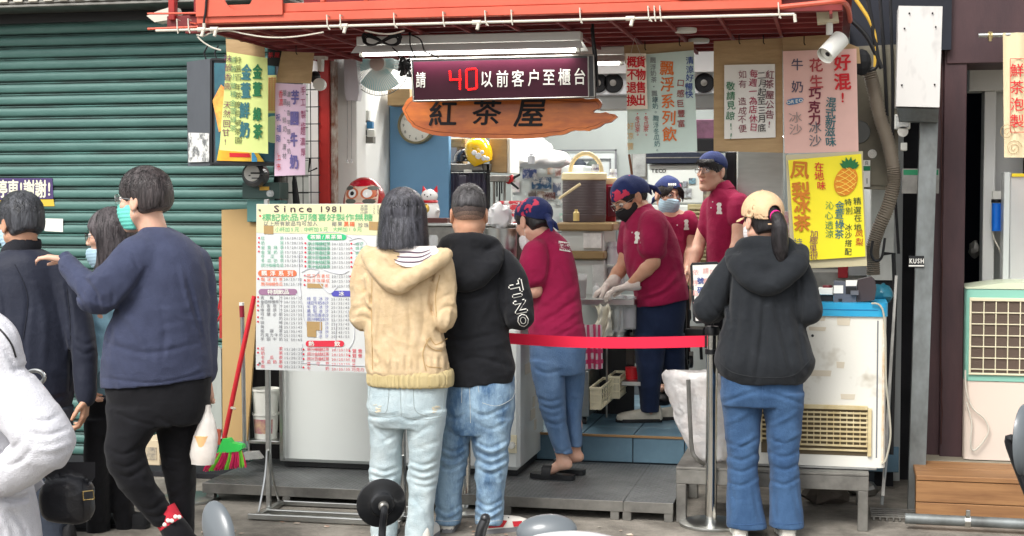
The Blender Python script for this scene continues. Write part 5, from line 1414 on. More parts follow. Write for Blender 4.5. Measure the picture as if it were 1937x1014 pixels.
part('vent_frame',MB().box(vx1+.001,vx1+.02,BY0-.018,BY0-.002,vz0-.06,vz1+.01,.002),m_vent,bf)
part('vent_frame',MB().box(vx0,vx1,BY0-.018,BY0-.002,vz1+.001,vz1+.022,.002),m_vent,bf)
part('foil',MB().box(BX0+.1,BX1-.04,BY0-.004,BY0+.3,zb_-.012,zb_-.001,.002),m_steel,bf)
m_tp=M('old_tape',(206,196,176),.6)
for(a,b_,c_,d_)in((1530,598,1562,607),(1583,600,1609,616),(1530,618,1563,626),(1582,684,1598,697),(1524,700,1573,712),(1590,745,1618,756)):
 part('tape_patch',MB().pprism([(a,b_),(c_,b_+1),(c_-2,d_),(a+1,d_-1)],BY0-.002,.0015),m_tp,bf)
part('screw_hole',MB().lathe(at(1537,635,BY0-.002),[(0,-.001),(.007,0)],12,Vector((0,1,0))),m_black,bf)
solo('power_cord',MB().tube(spline([at(x,y,7.47)for x,y in[(1648,574),(1662,576),(1671,592),(1675,640),(1676,720),(1683,790),(1684,830),(1676,868),(1668,878)]]),.005,7),M('cord_grey',(170,166,150),.5),'pale grey power cord running down the right edge of the blue lidded freezer','cord')
rp_=thing('receipt_printer','grey and black receipt printer with white labels on the blue lid','printer')
Y_=7.56;zl=ztp+.001
def pz(y,x=1600):return at(x,y,Y_).z
part('body',MB().prism([at(x,y,Y_)for x,y in[(1577,571.5),(1619,571.5),(1621,536),(1577,532)]],.12),M('device_grey',(84,88,98),.5),rp_)
part('cover',MB().prism([at(x,y,Y_+.01)for x,y in[(1620,571.5),(1654,568),(1658,545),(1655,530),(1648,524),(1622,530)]],.12),M('device_brown',(56,46,48),.5,bump=.1,bs=300),rp_)
part('paper_slot',MB().prism([at(x,y,Y_-.003)for x,y in[(1600,543),(1620,543),(1620,556),(1600,556)]],.003),m_black,rp_)
part('label',MB().prism([at(x,y,Y_-.003)for x,y in[(1577,540),(1595,540),(1595,555),(1577,555)]],.003),m_paperw,rp_)
part('label',MB().prism([at(x,y,Y_-.003)for x,y in[(1600,530),(1622,530),(1620,541),(1600,541)]],.003),m_paperw,rp_)
part('badge',MB().prism([at(x,y,Y_-.003)for x,y in[(1586,565),(1593,565),(1593,570),(1586,570)]],.003),m_black,rp_)
part('tray',MB().prism([at(x,y,Y_-.02)for x,y in[(1609,550),(1624,550),(1624,558),(1609,558)]],.02),M('device_grey2',(96,98,104),.5),rp_)
tm_=thing('white_terminal','small white and black payment terminal left of the receipt printer','terminal')
part('base',MB().pbox(1551,559,1576,571,7.58,.1),m_black,tm_)
part('body',MB().pbox(1548,545,1576,558,7.57,.1),m_whitep,tm_)
part('button',MB().lathe(at(1565,545,7.62),[(.022,0),(.024,.006),(.022,.015),(0,.015)],18),M('button_red',(110,44,50),.4),tm_)
wb=solo('wrapped_bundle',lumpy(at(1666,556,7.9),(.06,.08,.05),4,.3,18),M('bundle_teal',(40,110,130),.3,bump=.4,bs=20),'teal plastic wrapped bundle at the back right corner of the freezer lid','bundle',smooth=40)
def bagfn():
 mb=MB();nu,nv=60,44
 cx_b,yc=at(1330,800,7.62).x,7.60
 out=[]
 prof_=[(0,.05,.02),(.04,.085,-.01),(.25,.125,-.01),(.5,.15,-.02),(.75,.17,-.03),(.95,.175,-.02),(1,.16,.0)]
 z0,z1=SZ+.003,at(1340,706,7.6).z
 for j in range(nv+1):
  v=j/nv
  r_=np.interp(v,[p[0]for p in prof_],[p[1]for p in prof_])
  for i in range(nu):
   a=2*math.pi*i/nu
   d=Vector((math.cos(a),math.sin(a),0))
   n1=mnoise.noise(Vector((math.cos(a)*1.6,math.sin(a)*1.6,v*2.6)))
   n2=abs(mnoise.noise(Vector((math.cos(a)*4+5,math.sin(a)*4,v*3+a))))
   rr=r_*(1+.16*n1+.16*n2+.05*abs(math.sin(a*7+n1*6+v*2)))
   out.append((cx_b+.05+d.x*rr*1.0-.06*v,yc+d.y*rr*.72,z0+(z1-z0)*v+.03*n1*v))
 fs_=[(j*nu+i,j*nu+(i+1)%nu,(j+1)*nu+(i+1)%nu,(j+1)*nu+i)for j in range(nv)for i in range(nu)]
 mb.add(out,fs_+[tuple(range(nu))[::-1],tuple(range(nv*nu,(nv+1)*nu))])
 return mb
bgm=M('bag_big',(236,236,236),.3,var=.3,vs=7,rgb2=(222,214,210),bump=1.0,bs=26,alpha=.66)
solo('white_sack',bagfn(),bgm,'big translucent white plastic sack of rubbish on the stand behind the metal pole','bag',smooth=60)
def stanchion(label,px_,py_,Ys=None,head=True,sign=False):
 t=thing('stanchion',label,'stanchion')
 p=ground(px_,py_,0)
 part('base',MB().lathe(p,[(0,0),(.158,0),(.16,.006),(.158,.016),(.13,.026),(.05,.032),(0,.032)],40),m_steel,t)
 part('pole',MB().cyl(p+Vector((0,0,.03)),p+Vector((0,0,.96)),.029,n=24),m_chrome,t)
 part('belt_head',MB().lathe(p,[(.0292,.86),(.035,.862),(.035,.885),(.0292,.887)],24),m_black,t)
 part('head_cap',MB().lathe(p,[(.0292,.955),(.036,.958),(.036,.99),(.03,1.0),(0,1.002)],24),m_black,t)
 return t,p
s1,p1=stanchion('chrome belt stanchion before the white sack, holding the red belt and sign frame',1345,994)
s2,p2=stanchion('chrome belt stanchion mostly hidden behind the man in the black hoodie',880,968)
s3,p3=stanchion('chrome belt stanchion hidden behind the man in the blue sweater',358,946)
bl_=thing('red_belt','bright red retractable belt stretched between the two stanchions','belt')
za,zb2_=.893,.95
a_,b_=p2+Vector((.03,0,0)),p1+Vector((-.03,0,0))
part('webbing',MB().grid(lambda u,v:Vector((a_.x+(b_.x-a_.x)*u,a_.y+(b_.y-a_.y)*u+.004*math.sin(9*u),za+.002-.020*math.sin(math.pi*u)+(zb2_-za)*v)),30,2),M('belt_red',(224,22,62),.6,bump=.05,bs=400),bl_,smooth=80)
part('belt_clip',MB().box(b_.x-.006,b_.x+.012,b_.y-.012,b_.y+.012,za-.002,zb2_+.003),m_black,bl_)
sh_=thing('sign_holder','black framed upright sign with faded red and blue writing on the stanchion','sign')
q=p1+Vector((0,0,1.003))
part('stem',MB().cyl(q,q+Vector((0,0,.055)),.008,n=10),m_black,sh_)
HY=p1.y-.006
fpt=[(1307,499),(1359,497),(1362,607),(1314,609)]
part('frame',MB().prism([at(x,y,HY)for x,y in[(1309,497),(1356,495),(1361,500),(1364,604),(1360,611),(1317,612),(1311,607),(1305,503)]],.012),m_black,sh_)
part('sheet',MB().prism([at(x,y,HY-.002)for x,y in[(1310,502),(1357,500),(1360,605),(1316,607)]],.002),m_paperw,sh_)
b=MB();ptext(b,'號碼',1325,531,12,HY-.004,col=True,step=18,bold=.03);part('lettering',b,m_inkb,sh_)
b=MB();ptext(b,'依序取餐',1316,515,11,HY-.004,col=True,step=20);ptext(b,'請看燈號',1335,512,11,HY-.004,col=True,step=20);ptext(b,'叫號',1348,515,11,HY-.004,col=True,step=22);part('lettering',b,M('faded_red',(226,160,156),.8),sh_)
solo('leaning_board',MB().prism([at(419,397,8.1),at(500,394,8.1),at(467,835,7.85),at(421,835,7.85)],.018),m_mdf,'tall tan fibreboard leaning upright behind the red broom','board')
solo('red_angle_bar',MB().prism([at(414,486,8.15),at(419,486,8.15),at(420,640,8.1),at(415,640,8.1)],.02),m_pillar,'short red steel bar at the left edge of the tan board','bar')
solo('red_ribbon',MB().tube(spline([at(x,y,8.05)for x,y in[(417,560),(412,590),(405,628),(414,600),(420,595)]]),.004,5),m_red,'red plastic ribbon tied at the left edge of the tan board','ribbon')
br=thing('red_broom','broom with red handle, lime green head and pink and green bristles','broom')
Yb=7.55
part('handle',MB().cyl(at(481,560,Yb+.12),at(424,830,Yb),.0135,n=12),m_red,br)
part('tie',MB().lathe(at(441,772,Yb),[(.016,-.003),(.016,.003)],10,Vector((.3,0,1))),m_pvc,br)
m_lime=M('lime_plastic',(60,210,90),.4)
part('head',MB().prism([at(x,y,Yb-.03)for x,y in[(410,857),(416,842),(421,830),(432,830),(437,838),(457,842),(459,848),(452,854),(412,858)]],.05),m_lime,br)
bp_,bg_=MB(),MB()
for k in range(240):
 u=k/239
 tgt=bg_ if int(u*8+.2)in(1,4,7)else bp_
 x0=411+47*u;x1=386+79*u+rnd.uniform(-2,2)
 y1=890-8*u+rnd.uniform(-4,3)
 yy=Yb+rnd.uniform(-.03,.03)
 tgt.tube([at(x0,856-7*u*.5,yy),at((x0+x1)/2+1,(856+y1)/2,yy),at(x1,y1,yy)],.0028,3)
part('bristles',bp_,M('bristle_pink',(214,40,96),.6),br,kind='stuff')
part('bristles',bg_,M('bristle_lime',(130,214,60),.6),br,kind='stuff')
bw=thing('white_broom','broom with white handle and dark red grip standing against the tan board','broom')
part('handle',MB().cyl(at(458,590,7.8),at(463,850,7.75),.0115,n=12),m_steel,bw)
part('grip',MB().cyl(at(457,578,7.8),at(458,600,7.8),.014,n=12),M('grip_red',(140,30,50),.5),bw)
part('end_cap',MB().cyl(at(457,572,7.8),at(457,578,7.8),.0142,n=12),m_whitep,bw)
part('head',MB().prism([at(x,y,7.74)for x,y in[(461,856),(484,855),(494,868),(464,870)]],.05),M('brush_grey',(176,176,172),.7,bump=.4,bs=150),bw)
bs_=thing('bucket_shelf','narrow steel shelf frame left of the white freezer holding two buckets','shelf')
part('post',MB().pbox(528,640,535,872,7.86,.03),m_steel,bs_)
part('post',MB().pbox(467,640,472,872,8.15,.03),m_steel,bs_)
part('shelf_board',MB().pbox(468,834,527,840,7.87,.3),m_steel,bs_)
part('back',MB().pbox(472,640,530,872,8.2,.01),m_dark,bs_)
for i,(pb,pt_,lb)in enumerate(((834,780,'lower white bucket with a printed label on the narrow shelf'),(786,735,'upper empty white bucket stacked on the labelled bucket'))):
 t=thing('bucket',lb,'bucket')
 q=at(503,pb,7.98);r_=mpp(503,pb,7.98)*(24+2*i);h_=at(503,pt_,7.98).z-q.z
 if i:q.z+=.002
 part('body',MB().lathe(q,[(0,0),(r_*.86,0),(r_,h_),(r_*1.06,h_),(r_*1.06,h_-.012),(r_*.99,h_-.012)],28),m_whitep,t)
 if not i:
  part('label',MB().grid(lambda u,v:q+Vector((math.cos(-2.5+1.9*u)*r_*(.885+.08*v+.02),math.sin(-2.5+1.9*u)*r_*(.885+.08*v+.02),h_*(.3+.5*v))),10,2),M('bucket_label',(206,176,140),.6,var=.7,vs=20,rgb2=(160,90,120)),t)
solo('grey_crate',MB().pbox(468,650,488,695,8.0,.15),m_steeld,'grey plastic box hanging left of the menu board post','box')
ctn=thing('paper_carton','printed beige carton on the ground behind the walking man','box')
part('body',MB().pbox(266,832,302,880,7.6,.2),M('carton_beige',(206,190,160),.7),ctn)
part('print',MB().pbox(274,846,296,870,7.597,.003,0),M('carton_print',(120,116,110),.7,var=.9,vs=30,rgb2=(206,190,160)),ctn)
solo('red_brick',MB().pbox(404,812,418,842,7.9,.1),M('brick_red',(150,74,54),.9,bump=.2),'red brick block at the foot of the tan board','brick')
solo('plastic_sheet',MB().prism([at(388,640,8.0),at(418,660,8.0),at(420,830,7.9),at(400,830,7.9)],.02),M('panel_pale',(150,156,150),.6),'pale grey rounded panel behind the walking man','panel')
em=thing('electric_meter','round glass electricity meter on a green grey box below the light box sign','meter')
q=at(483,331,8.0)
part('dome',MB().lathe(q,[(0,-.05),(.05,-.05),(.068,-.035),(.074,0),(.074,.03),(0,.03)],30,Vector((0,1,0))),M('meter_case',(72,74,76),.2),em)
part('face',MB().lathe(q+Vector((0,-.052,.01)),[(0,-.003),(.046,-.003),(.048,0)],26,Vector((0,1,0))),M('meter_face',(206,204,198),.4),em)
b=MB()
for(a,b_,c_,d_)in((474,326,492,329),(476,336,490,338),(470,331,474,333),(493,331,497,333)):b.add([at(a,b_,7.942),at(c_,b_,7.942),at(c_,d_,7.942),at(a,d_,7.942)],[(0,1,2,3)])
part('register_lettering',b,m_ink,em)
part('box',MB().pbox(458,345,528,376,8.02,.15),M('meter_box',(58,80,76),.6),em)
part('label',MB().pbox(491,353,509,360,8.017,.003,0),M('meter_label',(206,160,60),.6),em)
part('glass_fuse',MB().lathe(at(511,366,7.99),[(0,-.02),(.018,-.015),(.02,.01)],14,Vector((0,1,0))),m_clear,em)
solo('lower_meter_box',MB().pbox(467,379,530,420,8.05,.12),M('teal_box',(84,130,126),.6),'teal metal box under the electricity meter','box')
solo('black_umbrella',MB().tube([at(556,330,8.15),at(557,345,8.15),at(562,398,8.15),at(563,420,8.15)],[.006,.016,.024,.02],8),m_blackm,'closed black umbrella hanging on the wire grille','umbrella')
gk=thing('grille_hook','rusty latch handle on the wire grille','latch')
part('bar',MB().tube([at(586,300,8.3),at(584,325,8.3),at(600,318,8.3)],.006,6),m_dark,gk)
def bullet_cam(label,mount,joint,pts_,Y,rad):
 t=thing('security_camera',label,'camera')
 part('junction_box',MB().pprism(mount,Y,.08),m_cream,t)
 part('stem',MB().cyl(at(*joint[0],Y+.03),at(*joint[1],Y+.03),.016,n=12),m_whitep,t)
 a,b_=at(*pts_[0],Y+.03),at(*pts_[1],Y-.03)
 part('housing',MB().cyl(a,b_,rad,rad*1.02,20),m_whitep,t)
 d=(b_-a).normalized()
 part('hood',MB().cyl(a+Vector((0,0,.006)),b_+d*.025+Vector((0,0,.006)),rad*1.14,n=20,cap=False),m_whitep,t)
 part('lens',MB().cyl(b_+d*.0005,b_+d*.004,rad*.3,n=16),m_black,t)
 return t
bullet_cam('white bullet security camera under a square junction box at the right canopy corner',[(1544,20),(1584,18),(1587,40),(1546,44)],[(1569,43),(1569,66)],[(1590,76),(1566,102)],6.95,.037)
t=thing('security_camera','small dark dome camera under a white bracket beside the red pillar','camera')
part('bracket',MB().prism([at(x,y,7.9)for x,y in[(590,106),(615,106),(615,112),(608,112),(607,134),(601,134),(600,112),(590,111)]],.05),m_whitep,t)
part('body',MB().ell(at(596,146,7.93),(.03,.04,.035),16),m_black,t)
part('lens_ring',MB().lathe(at(605,160,7.88),[(.02,-.02),(.034,-.02),(.036,0),(.03,.03),(0,.04)],22,Vector((0,1,0))),m_whitep,t)
part('lens',MB().lathe(at(605,160,7.875),[(0,-.004),(.02,0)],16,Vector((0,1,0))),m_black,t)
ac=thing('air_cooler','mint green and cream portable air cooler with a square grid at the right edge','air cooler')
AYc=8.36
ax0,ax1=at(1825,700,AYc).x,at(1825,700,AYc).x+.62
m_mint=M('mint_plastic',(134,190,172),.4)
zA=lambda y:at(1880,y,AYc).z
part('base',rbox(ax0,ax1,AYc,AYc+.4,.215,zA(722),.03),M('cooler_cream',(222,206,192),.45),ac)
part('upper_body',rbox(ax0+.001,ax1-.001,AYc-.006,AYc+.4,zA(721),zA(548),.03),m_mint,ac)
arc=[Vector((ax0+(ax1-ax0)*k/16,AYc-.004,zA(547)+.035*math.sin(math.pi*k/16)+.004))for k in range(17)]
part('top',MB().prism([Vector((ax0,AYc-.004,zA(547)+.001))]+arc+[Vector((ax1,AYc-.004,zA(547)+.001))],.4),M('cooler_top',(206,214,186),.4),ac)
gx0,gx1,gz0,gz1=at(1837,640,AYc).x,ax1-.03,zA(705),zA(570)
part('grid_back',MB().box(gx0,gx1,AYc-.009,AYc-.007,gz0,gz1,0),M('mesh_brown',(92,78,68),.8,bump=.3,bs=300),ac)
part('grid_frame',MB().box(gx0-.012,gx1+.012,AYc-.02,AYc-.0095,gz1+.001,gz1+.02),m_cream,ac)
part('grid_frame',MB().box(gx0-.012,gx1+.012,AYc-.02,AYc-.0095,gz0-.012,gz0-.001),m_cream,ac)
part('grid_frame',MB().box(gx0-.012,gx0-.001,AYc-.02,AYc-.0095,gz0,gz1),m_cream,ac)
for i in range(9):
 x=gx0+(i+1)*.0625-.002
 if x<gx1:part('grid_bar',MB().box(x,x+.006,AYc-.016,AYc-.010,gz0,gz1,.001),m_cream,ac)
for i in range(1,7):
 z=gz1-i*(gz1-gz0)/6.3
 part('grid_bar',MB().box(gx0,gx1,AYc-.017,AYc-.0105,z-.003,z+.003,.001),m_cream,ac)
solo('cooler_cord',MB().tube(spline([at(x,y,8.33)for x,y in[(1826,700),(1828,740),(1840,772),(1862,792),(1870,815),(1858,838),(1842,852),(1836,838),(1838,800),(1828,760)]]),.0045,6),m_pvc,'cream power cord curling down the left side of the air cooler','cord')
wf_=thing('water_filter','white bracket with two blue water filter housings and a white hose','filter')
part('bracket',MB().pbox(1877,361,1903,378,8.97,.03),m_whitep,wf_)
for x in(1884,1899):
 q=at(x,437,8.92)
 part('housing',MB().lathe(q,[(0,0),(.024,0),(.026,.05),(.026,.16),(0,.162)],20),M('filter_blue',(30,110,210),.3)if x==1884 else bpy.data.materials['filter_blue'],wf_)
 part('cap',MB().lathe(q+Vector((0,0,.163)),[(.028,0),(.028,.02),(0,.02)],20),m_black,wf_)
part('hose',MB().tube(spline([at(x,y,8.93)for x,y in[(1876,380),(1874,420),(1880,450),(1890,470),(1894,482)]]),.005,7),m_pvc,wf_)
dc_=thing('display_cabinet','clear fronted display cabinet of brown goods at the far right edge','cabinet')
part('back',MB().pbox(1912,330,1990,540,8.85,.02),M('goods_brown',(176,150,130),.5,var=.6,vs=7,rgb2=(120,88,70)),dc_)
part('side_frame',MB().pbox(1898,326,1910,540,8.72,.15),M('acrylic_grey',(196,200,198),.3),dc_)
part('label_strip',MB().pbox(1914,328,1990,334,8.7,.004,0),M('strip_yellow',(232,206,40),.5),dc_)
part('front',MB().pbox(1911,335,1990,540,8.71,.004,0),m_clear,dc_)
solo('door_charm',lumpy(at(1843,473,9.3),(.03,.02,.05),5,.5,14),m_steeld,'small pale rag hanging in the dark doorway of the neighbour','rag',smooth=30)
# ================================================================== PEOPLE (implicit surfaces -> one continuous skin)
_T=np.random.RandomState(3).rand(32,32,32).astype(np.float32)
def vnoise(x,y,z):
 xi,yi,zi=np.floor(x).astype(np.int32),np.floor(y).astype(np.int32),np.floor(z).astype(np.int32)
 fx,fy,fz=x-xi,y-yi,z-zi
 fx,fy,fz=fx*fx*(3-2*fx),fy*fy*(3-2*fy),fz*fz*(3-2*fz)
 a,b,c=xi&31,yi&31,zi&31
 a1,b1,c1=(a+1)&31,(b+1)&31,(c+1)&31
 l=lambda p,q,t:p+(q-p)*t
 return l(l(l(_T[a,b,c],_T[a1,b,c],fx),l(_T[a,b1,c],_T[a1,b1,c],fx),fy),l(l(_T[a,b,c1],_T[a1,b,c1],fx),l(_T[a,b1,c1],_T[a1,b1,c1],fx),fy),fz)
def smin(a,b,k):
 if k<=0:return np.minimum(a,b)
 h=np.maximum(k-np.abs(a-b),0)/k
 return np.minimum(a,b)-h*h*k*.25
def smax(a,b,k):return-smin(-a,-b,k)
def d_cap(X,Y,Z,a,b,ra,rb):
 ab=[b[i]-a[i]for i in range(3)];L=sum(v*v for v in ab)+1e-9
 px,py,pz=X-a[0],Y-a[1],Z-a[2]
 t=np.clip((px*ab[0]+py*ab[1]+pz*ab[2])/L,0,1)
 return np.sqrt((px-t*ab[0])**2+(py-t*ab[1])**2+(pz-t*ab[2])**2)-(ra+(rb-ra)*t)
def d_ell(X,Y,Z,c,r):
 qx,qy,qz=(X-c[0])/r[0],(Y-c[1])/r[1],(Z-c[2])/r[2]
 k0=np.sqrt(qx*qx+qy*qy+qz*qz)
 k1=np.sqrt((qx/r[0])**2+(qy/r[1])**2+(qz/r[2])**2)+1e-6
 return k0*(k0-1)/k1
R2=(RIGHT.x,RIGHT.y);F2=(FLAT.x,FLAT.y)
class Field:
 def __init__(s,lo,hi,h,fine=(),hf=.0045):
  ax=[]
  for i in range(3):
   v,out=lo[i],[]
   iv=[(f[0][i],f[1][i])for f in fine]
   while v<hi[i]+h:
    out.append(v)
    inside=any(a-h<=v<=b for a,b in iv)
    v+=hf if inside else h
   ax.append(np.array(out,np.float32))
  s.a=ax
  s.F=np.full([len(a)for a in ax],.25,np.float32)
 def slab(s,lo,hi):
  sl=[]
  for i in range(3):
   i0=max(int(np.searchsorted(s.a[i],lo[i]))-1,0);i1=min(int(np.searchsorted(s.a[i],hi[i]))+1,len(s.a[i]))
   sl.append(slice(i0,max(i1,i0+1)))
  return tuple(sl),s.a[0][sl[0]][:,None,None],s.a[1][sl[1]][None,:,None],s.a[2][sl[2]][None,None,:]
 def put(s,fn,lo=None,hi=None,k=.01,op='u'):
  lo=lo if lo is not None else[a[0]for a in s.a];hi=hi if hi is not None else[a[-1]for a in s.a]
  sl,X,Y,Z=s.slab(lo,hi)
  d=fn(X,Y,Z)
  f=s.F[sl]
  s.F[sl]=smin(f,d,k)if op=='u' else(smax(f,-d,k)if op=='s' else smax(f,d,k))
  return s
 def cap(s,a,b,ra,rb=None,k=.012,op='u'):
  rb=ra if rb is None else rb
  m=max(ra,rb)+k+.03
  return s.put(lambda X,Y,Z:d_cap(X,Y,Z,a,b,ra,rb),[min(a[i],b[i])-m for i in range(3)],[max(a[i],b[i])+m for i in range(3)],k,op)
 def chain(s,pts,rs,k=.012):
  for i in range(len(pts)-1):s.cap(pts[i],pts[i+1],rs[i],rs[i+1],k)
  return s
 def ell(s,c,r,k=.012,op='u'):
  m=max(r)+k+.02
  return s.put(lambda X,Y,Z:d_ell(X,Y,Z,c,r),[c[i]-m for i in range(3)],[c[i]+m for i in range(3)],k,op)
 def loft(s,sl,k=.02,e=2.3,tb=0.0,tt=0.0,op='u',cutk=.006,fb=0.0):
  """stack of ellipses: (z, cx, cy, halfwidth, halfdepth)"""
  sl=sorted(sl);A=np.array(sl,np.float64)
  zz=np.linspace(A[0,0],A[-1,0],80);C=[]
  for j in range(1,5):
   v=np.interp(zz,A[:,0],A[:,j]);vp=np.pad(v,4,mode='reflect',reflect_type='odd')
   C.append(np.convolve(vp,np.array([1,2,3,4,5,4,3,2,1])/25,'valid'))
  z0,z1=A[0,0],A[-1,0];m=float(max(A[:,3].max(),A[:,4].max()))+.08
  def fn(X,Y,Z):
   cx,cy,w,d=[np.interp(Z,zz,c).astype(np.float32)for c in C]
   u=(X-cx)*R2[0]+(Y-cy)*R2[1];v=(X-cx)*F2[0]+(Y-cy)*F2[1]
   q=(np.abs(u/w)**e+np.abs(v/d)**e)**(1/e)
   dd=(q-1)*np.minimum(w,d)
   dd=smax(dd,z0+tb*u+fb*v-Z,cutk)
   return smax(dd,Z-z1-tt*u,cutk)
  lo=[A[:,1].min()-m,A[:,2].min()-m,z0-.1];hi=[A[:,1].max()+m,A[:,2].max()+m,z1+.1]
  return s.put(fn,lo,hi,k,op)
 def folds(s,amp,sc,seed=0,spots=(),base=1.0,fine=.35):
  """crease the cloth: ridged noise; spots = (centre, radius, gain) where it bunches"""
  I=np.nonzero(np.abs(s.F)<.05)
  x,y,z=s.a[0][I[0]],s.a[1][I[1]],s.a[2][I[2]]
  g=np.full(x.shape,base,np.float32)
  for c,r,gain in spots:
   g+=gain*np.exp(-((x-c[0])**2+(y-c[1])**2+(z-c[2])**2)/(r*r))
  wx_=vnoise(x*5+seed,y*5,z*5)*1.6;
  n1=vnoise(x*sc[0]+wx_+seed,y*sc[1]+seed*2,z*sc[2]+wx_*1.2)
  n2=vnoise(x*sc[0]*2.1+9+wx_,y*sc[1]*2.1+seed,z*sc[2]*2.1+wx_)
  n3=vnoise((x+z*.7)*sc[0]*1.5+3,(y+z*.5)*sc[1]*1.5,(z-x*.6-y*.6)*sc[2]*.9+seed)
  r1=1-np.abs(2*n1-1);r2=1-np.abs(2*n2-1);r3=1-np.abs(2*n3-1)
  s.F[I]-=.62*amp*g*(.6*(r1**2.2-.35)+.6*(r3**2.5-.3)+fine*(r2**2-.4))
  return s
 def brush(s,strokes,Y):
  """press (amp < 0) or raise (amp > 0) single cloth folds along lines, on the side facing the street"""
  I=np.nonzero(np.abs(s.F)<.045)
  x,y,z=s.a[0][I[0]],s.a[1][I[1]],s.a[2][I[2]]-CAM_H
  de=x*FWD.x+y*FWD.y+z*FWD.z
  px=CX+FPX*(x*RIGHT.x+y*RIGHT.y)/de;py=CY-FPX*(x*UP.x+y*UP.y+z*UP.z)/de
  ok=(y<Y+.02).astype(np.float32);g=np.zeros_like(px)
  for pts,amp,w in strokes:
   P_=spline([Vector((a,b,0))for a,b in pts],4);n=len(P_)-1;best=np.full(px.shape,1e9,np.float32);fac=np.zeros_like(px)
   for i in range(n):
    ax_,ay_,bx_,by_=P_[i].x,P_[i].y,P_[i+1].x,P_[i+1].y
    dx,dy=bx_-ax_,by_-ay_
    t=np.clip(((px-ax_)*dx+(py-ay_)*dy)/(dx*dx+dy*dy+1e-6),0,1)
    d=(px-ax_-t*dx)**2+(py-ay_-t*dy)**2
    m=d<best;best=np.where(m,d,best);fac=np.where(m,math.sin(math.pi*(i+.6)/(n+.2))**.6,fac)
   q=best/(w*w)
   g+=amp*fac*(np.exp(-q)-.45*np.exp(-q/5))
  s.F[I]-=g*ok
  return s
 def mesh(s,name,smooth=0):
  F,(ax,ay,az)=s.F,s.a
  S=F<0
  c=[S[i:S.shape[0]-1+i,j:S.shape[1]-1+j,k:S.shape[2]-1+k]for i in(0,1)for j in(0,1)for k in(0,1)]
  anyc=c[0].copy();allc=c[0].copy()
  for q in c[1:]:anyc|=q;allc&=q
  act=anyc&~allc
  I,J,K=np.nonzero(act)
  n=len(I)
  acc=np.zeros((n,3),np.float64);cnt=np.zeros(n)
  E=[((i,j,k),tuple(v+(1 if q==a else 0)for q,v in enumerate((i,j,k))))for a in range(3)for i in(0,1)for j in(0,1)for k in(0,1)if(i,j,k)[a]==0]
  for p,q in E:
   f0=F[I+p[0],J+p[1],K+p[2]];f1=F[I+q[0],J+q[1],K+q[2]]
   m=(f0<0)!=(f1<0)
   t=np.where(m,f0/np.where(m,f0-f1,1),0)
   P0=np.stack([ax[I+p[0]],ay[J+p[1]],az[K+p[2]]],1);P1=np.stack([ax[I+q[0]],ay[J+q[1]],az[K+q[2]]],1)
   acc+=(P0+(P1-P0)*t[:,None])*m[:,None];cnt+=m
  V_=acc/cnt[:,None]
  idx=np.full(act.shape,-1,np.int32);idx[I,J,K]=np.arange(n)
  Q=[]
  for a in range(3):
   A0=S.take(range(S.shape[a]-1),a);A1=S.take(range(1,S.shape[a]),a)
   D=A0!=A1
   b,c_=[(1,2),(2,0),(0,1)][a]
   ii=np.nonzero(D)
   pos=[ii[0],ii[1],ii[2]]
   ok=(pos[b]>0)&(pos[b]<S.shape[b]-1)&(pos[c_]>0)&(pos[c_]<S.shape[c_]-1)
   pos=[q[ok]for q in pos]
   def at_(db,dc):
    q=list(pos);q[b]=q[b]-db;q[c_]=q[c_]-dc
    return idx[q[0],q[1],q[2]]
   quad=np.stack([at_(1,1),at_(0,1),at_(0,0),at_(1,0)],1)
   fl=S[pos[0],pos[1],pos[2]]
   quad=np.where(fl[:,None],quad,quad[:,::-1])
   Q.append(quad)
  Q=np.concatenate(Q);Q=Q[(Q>=0).all(1)]
  me=bpy.data.meshes.new(name)
  me.vertices.add(n);me.vertices.foreach_set('co',V_.astype(np.float32).ravel())
  me.loops.add(len(Q)*4);me.loops.foreach_set('vertex_index',Q.ravel().astype(np.int32))
  me.polygons.add(len(Q));me.polygons.foreach_set('loop_start',np.arange(0,len(Q)*4,4,dtype=np.int32))
  me.polygons.foreach_set('use_smooth',np.ones(len(Q),bool))
  me.update(calc_edges=True);me.validate()
  return me
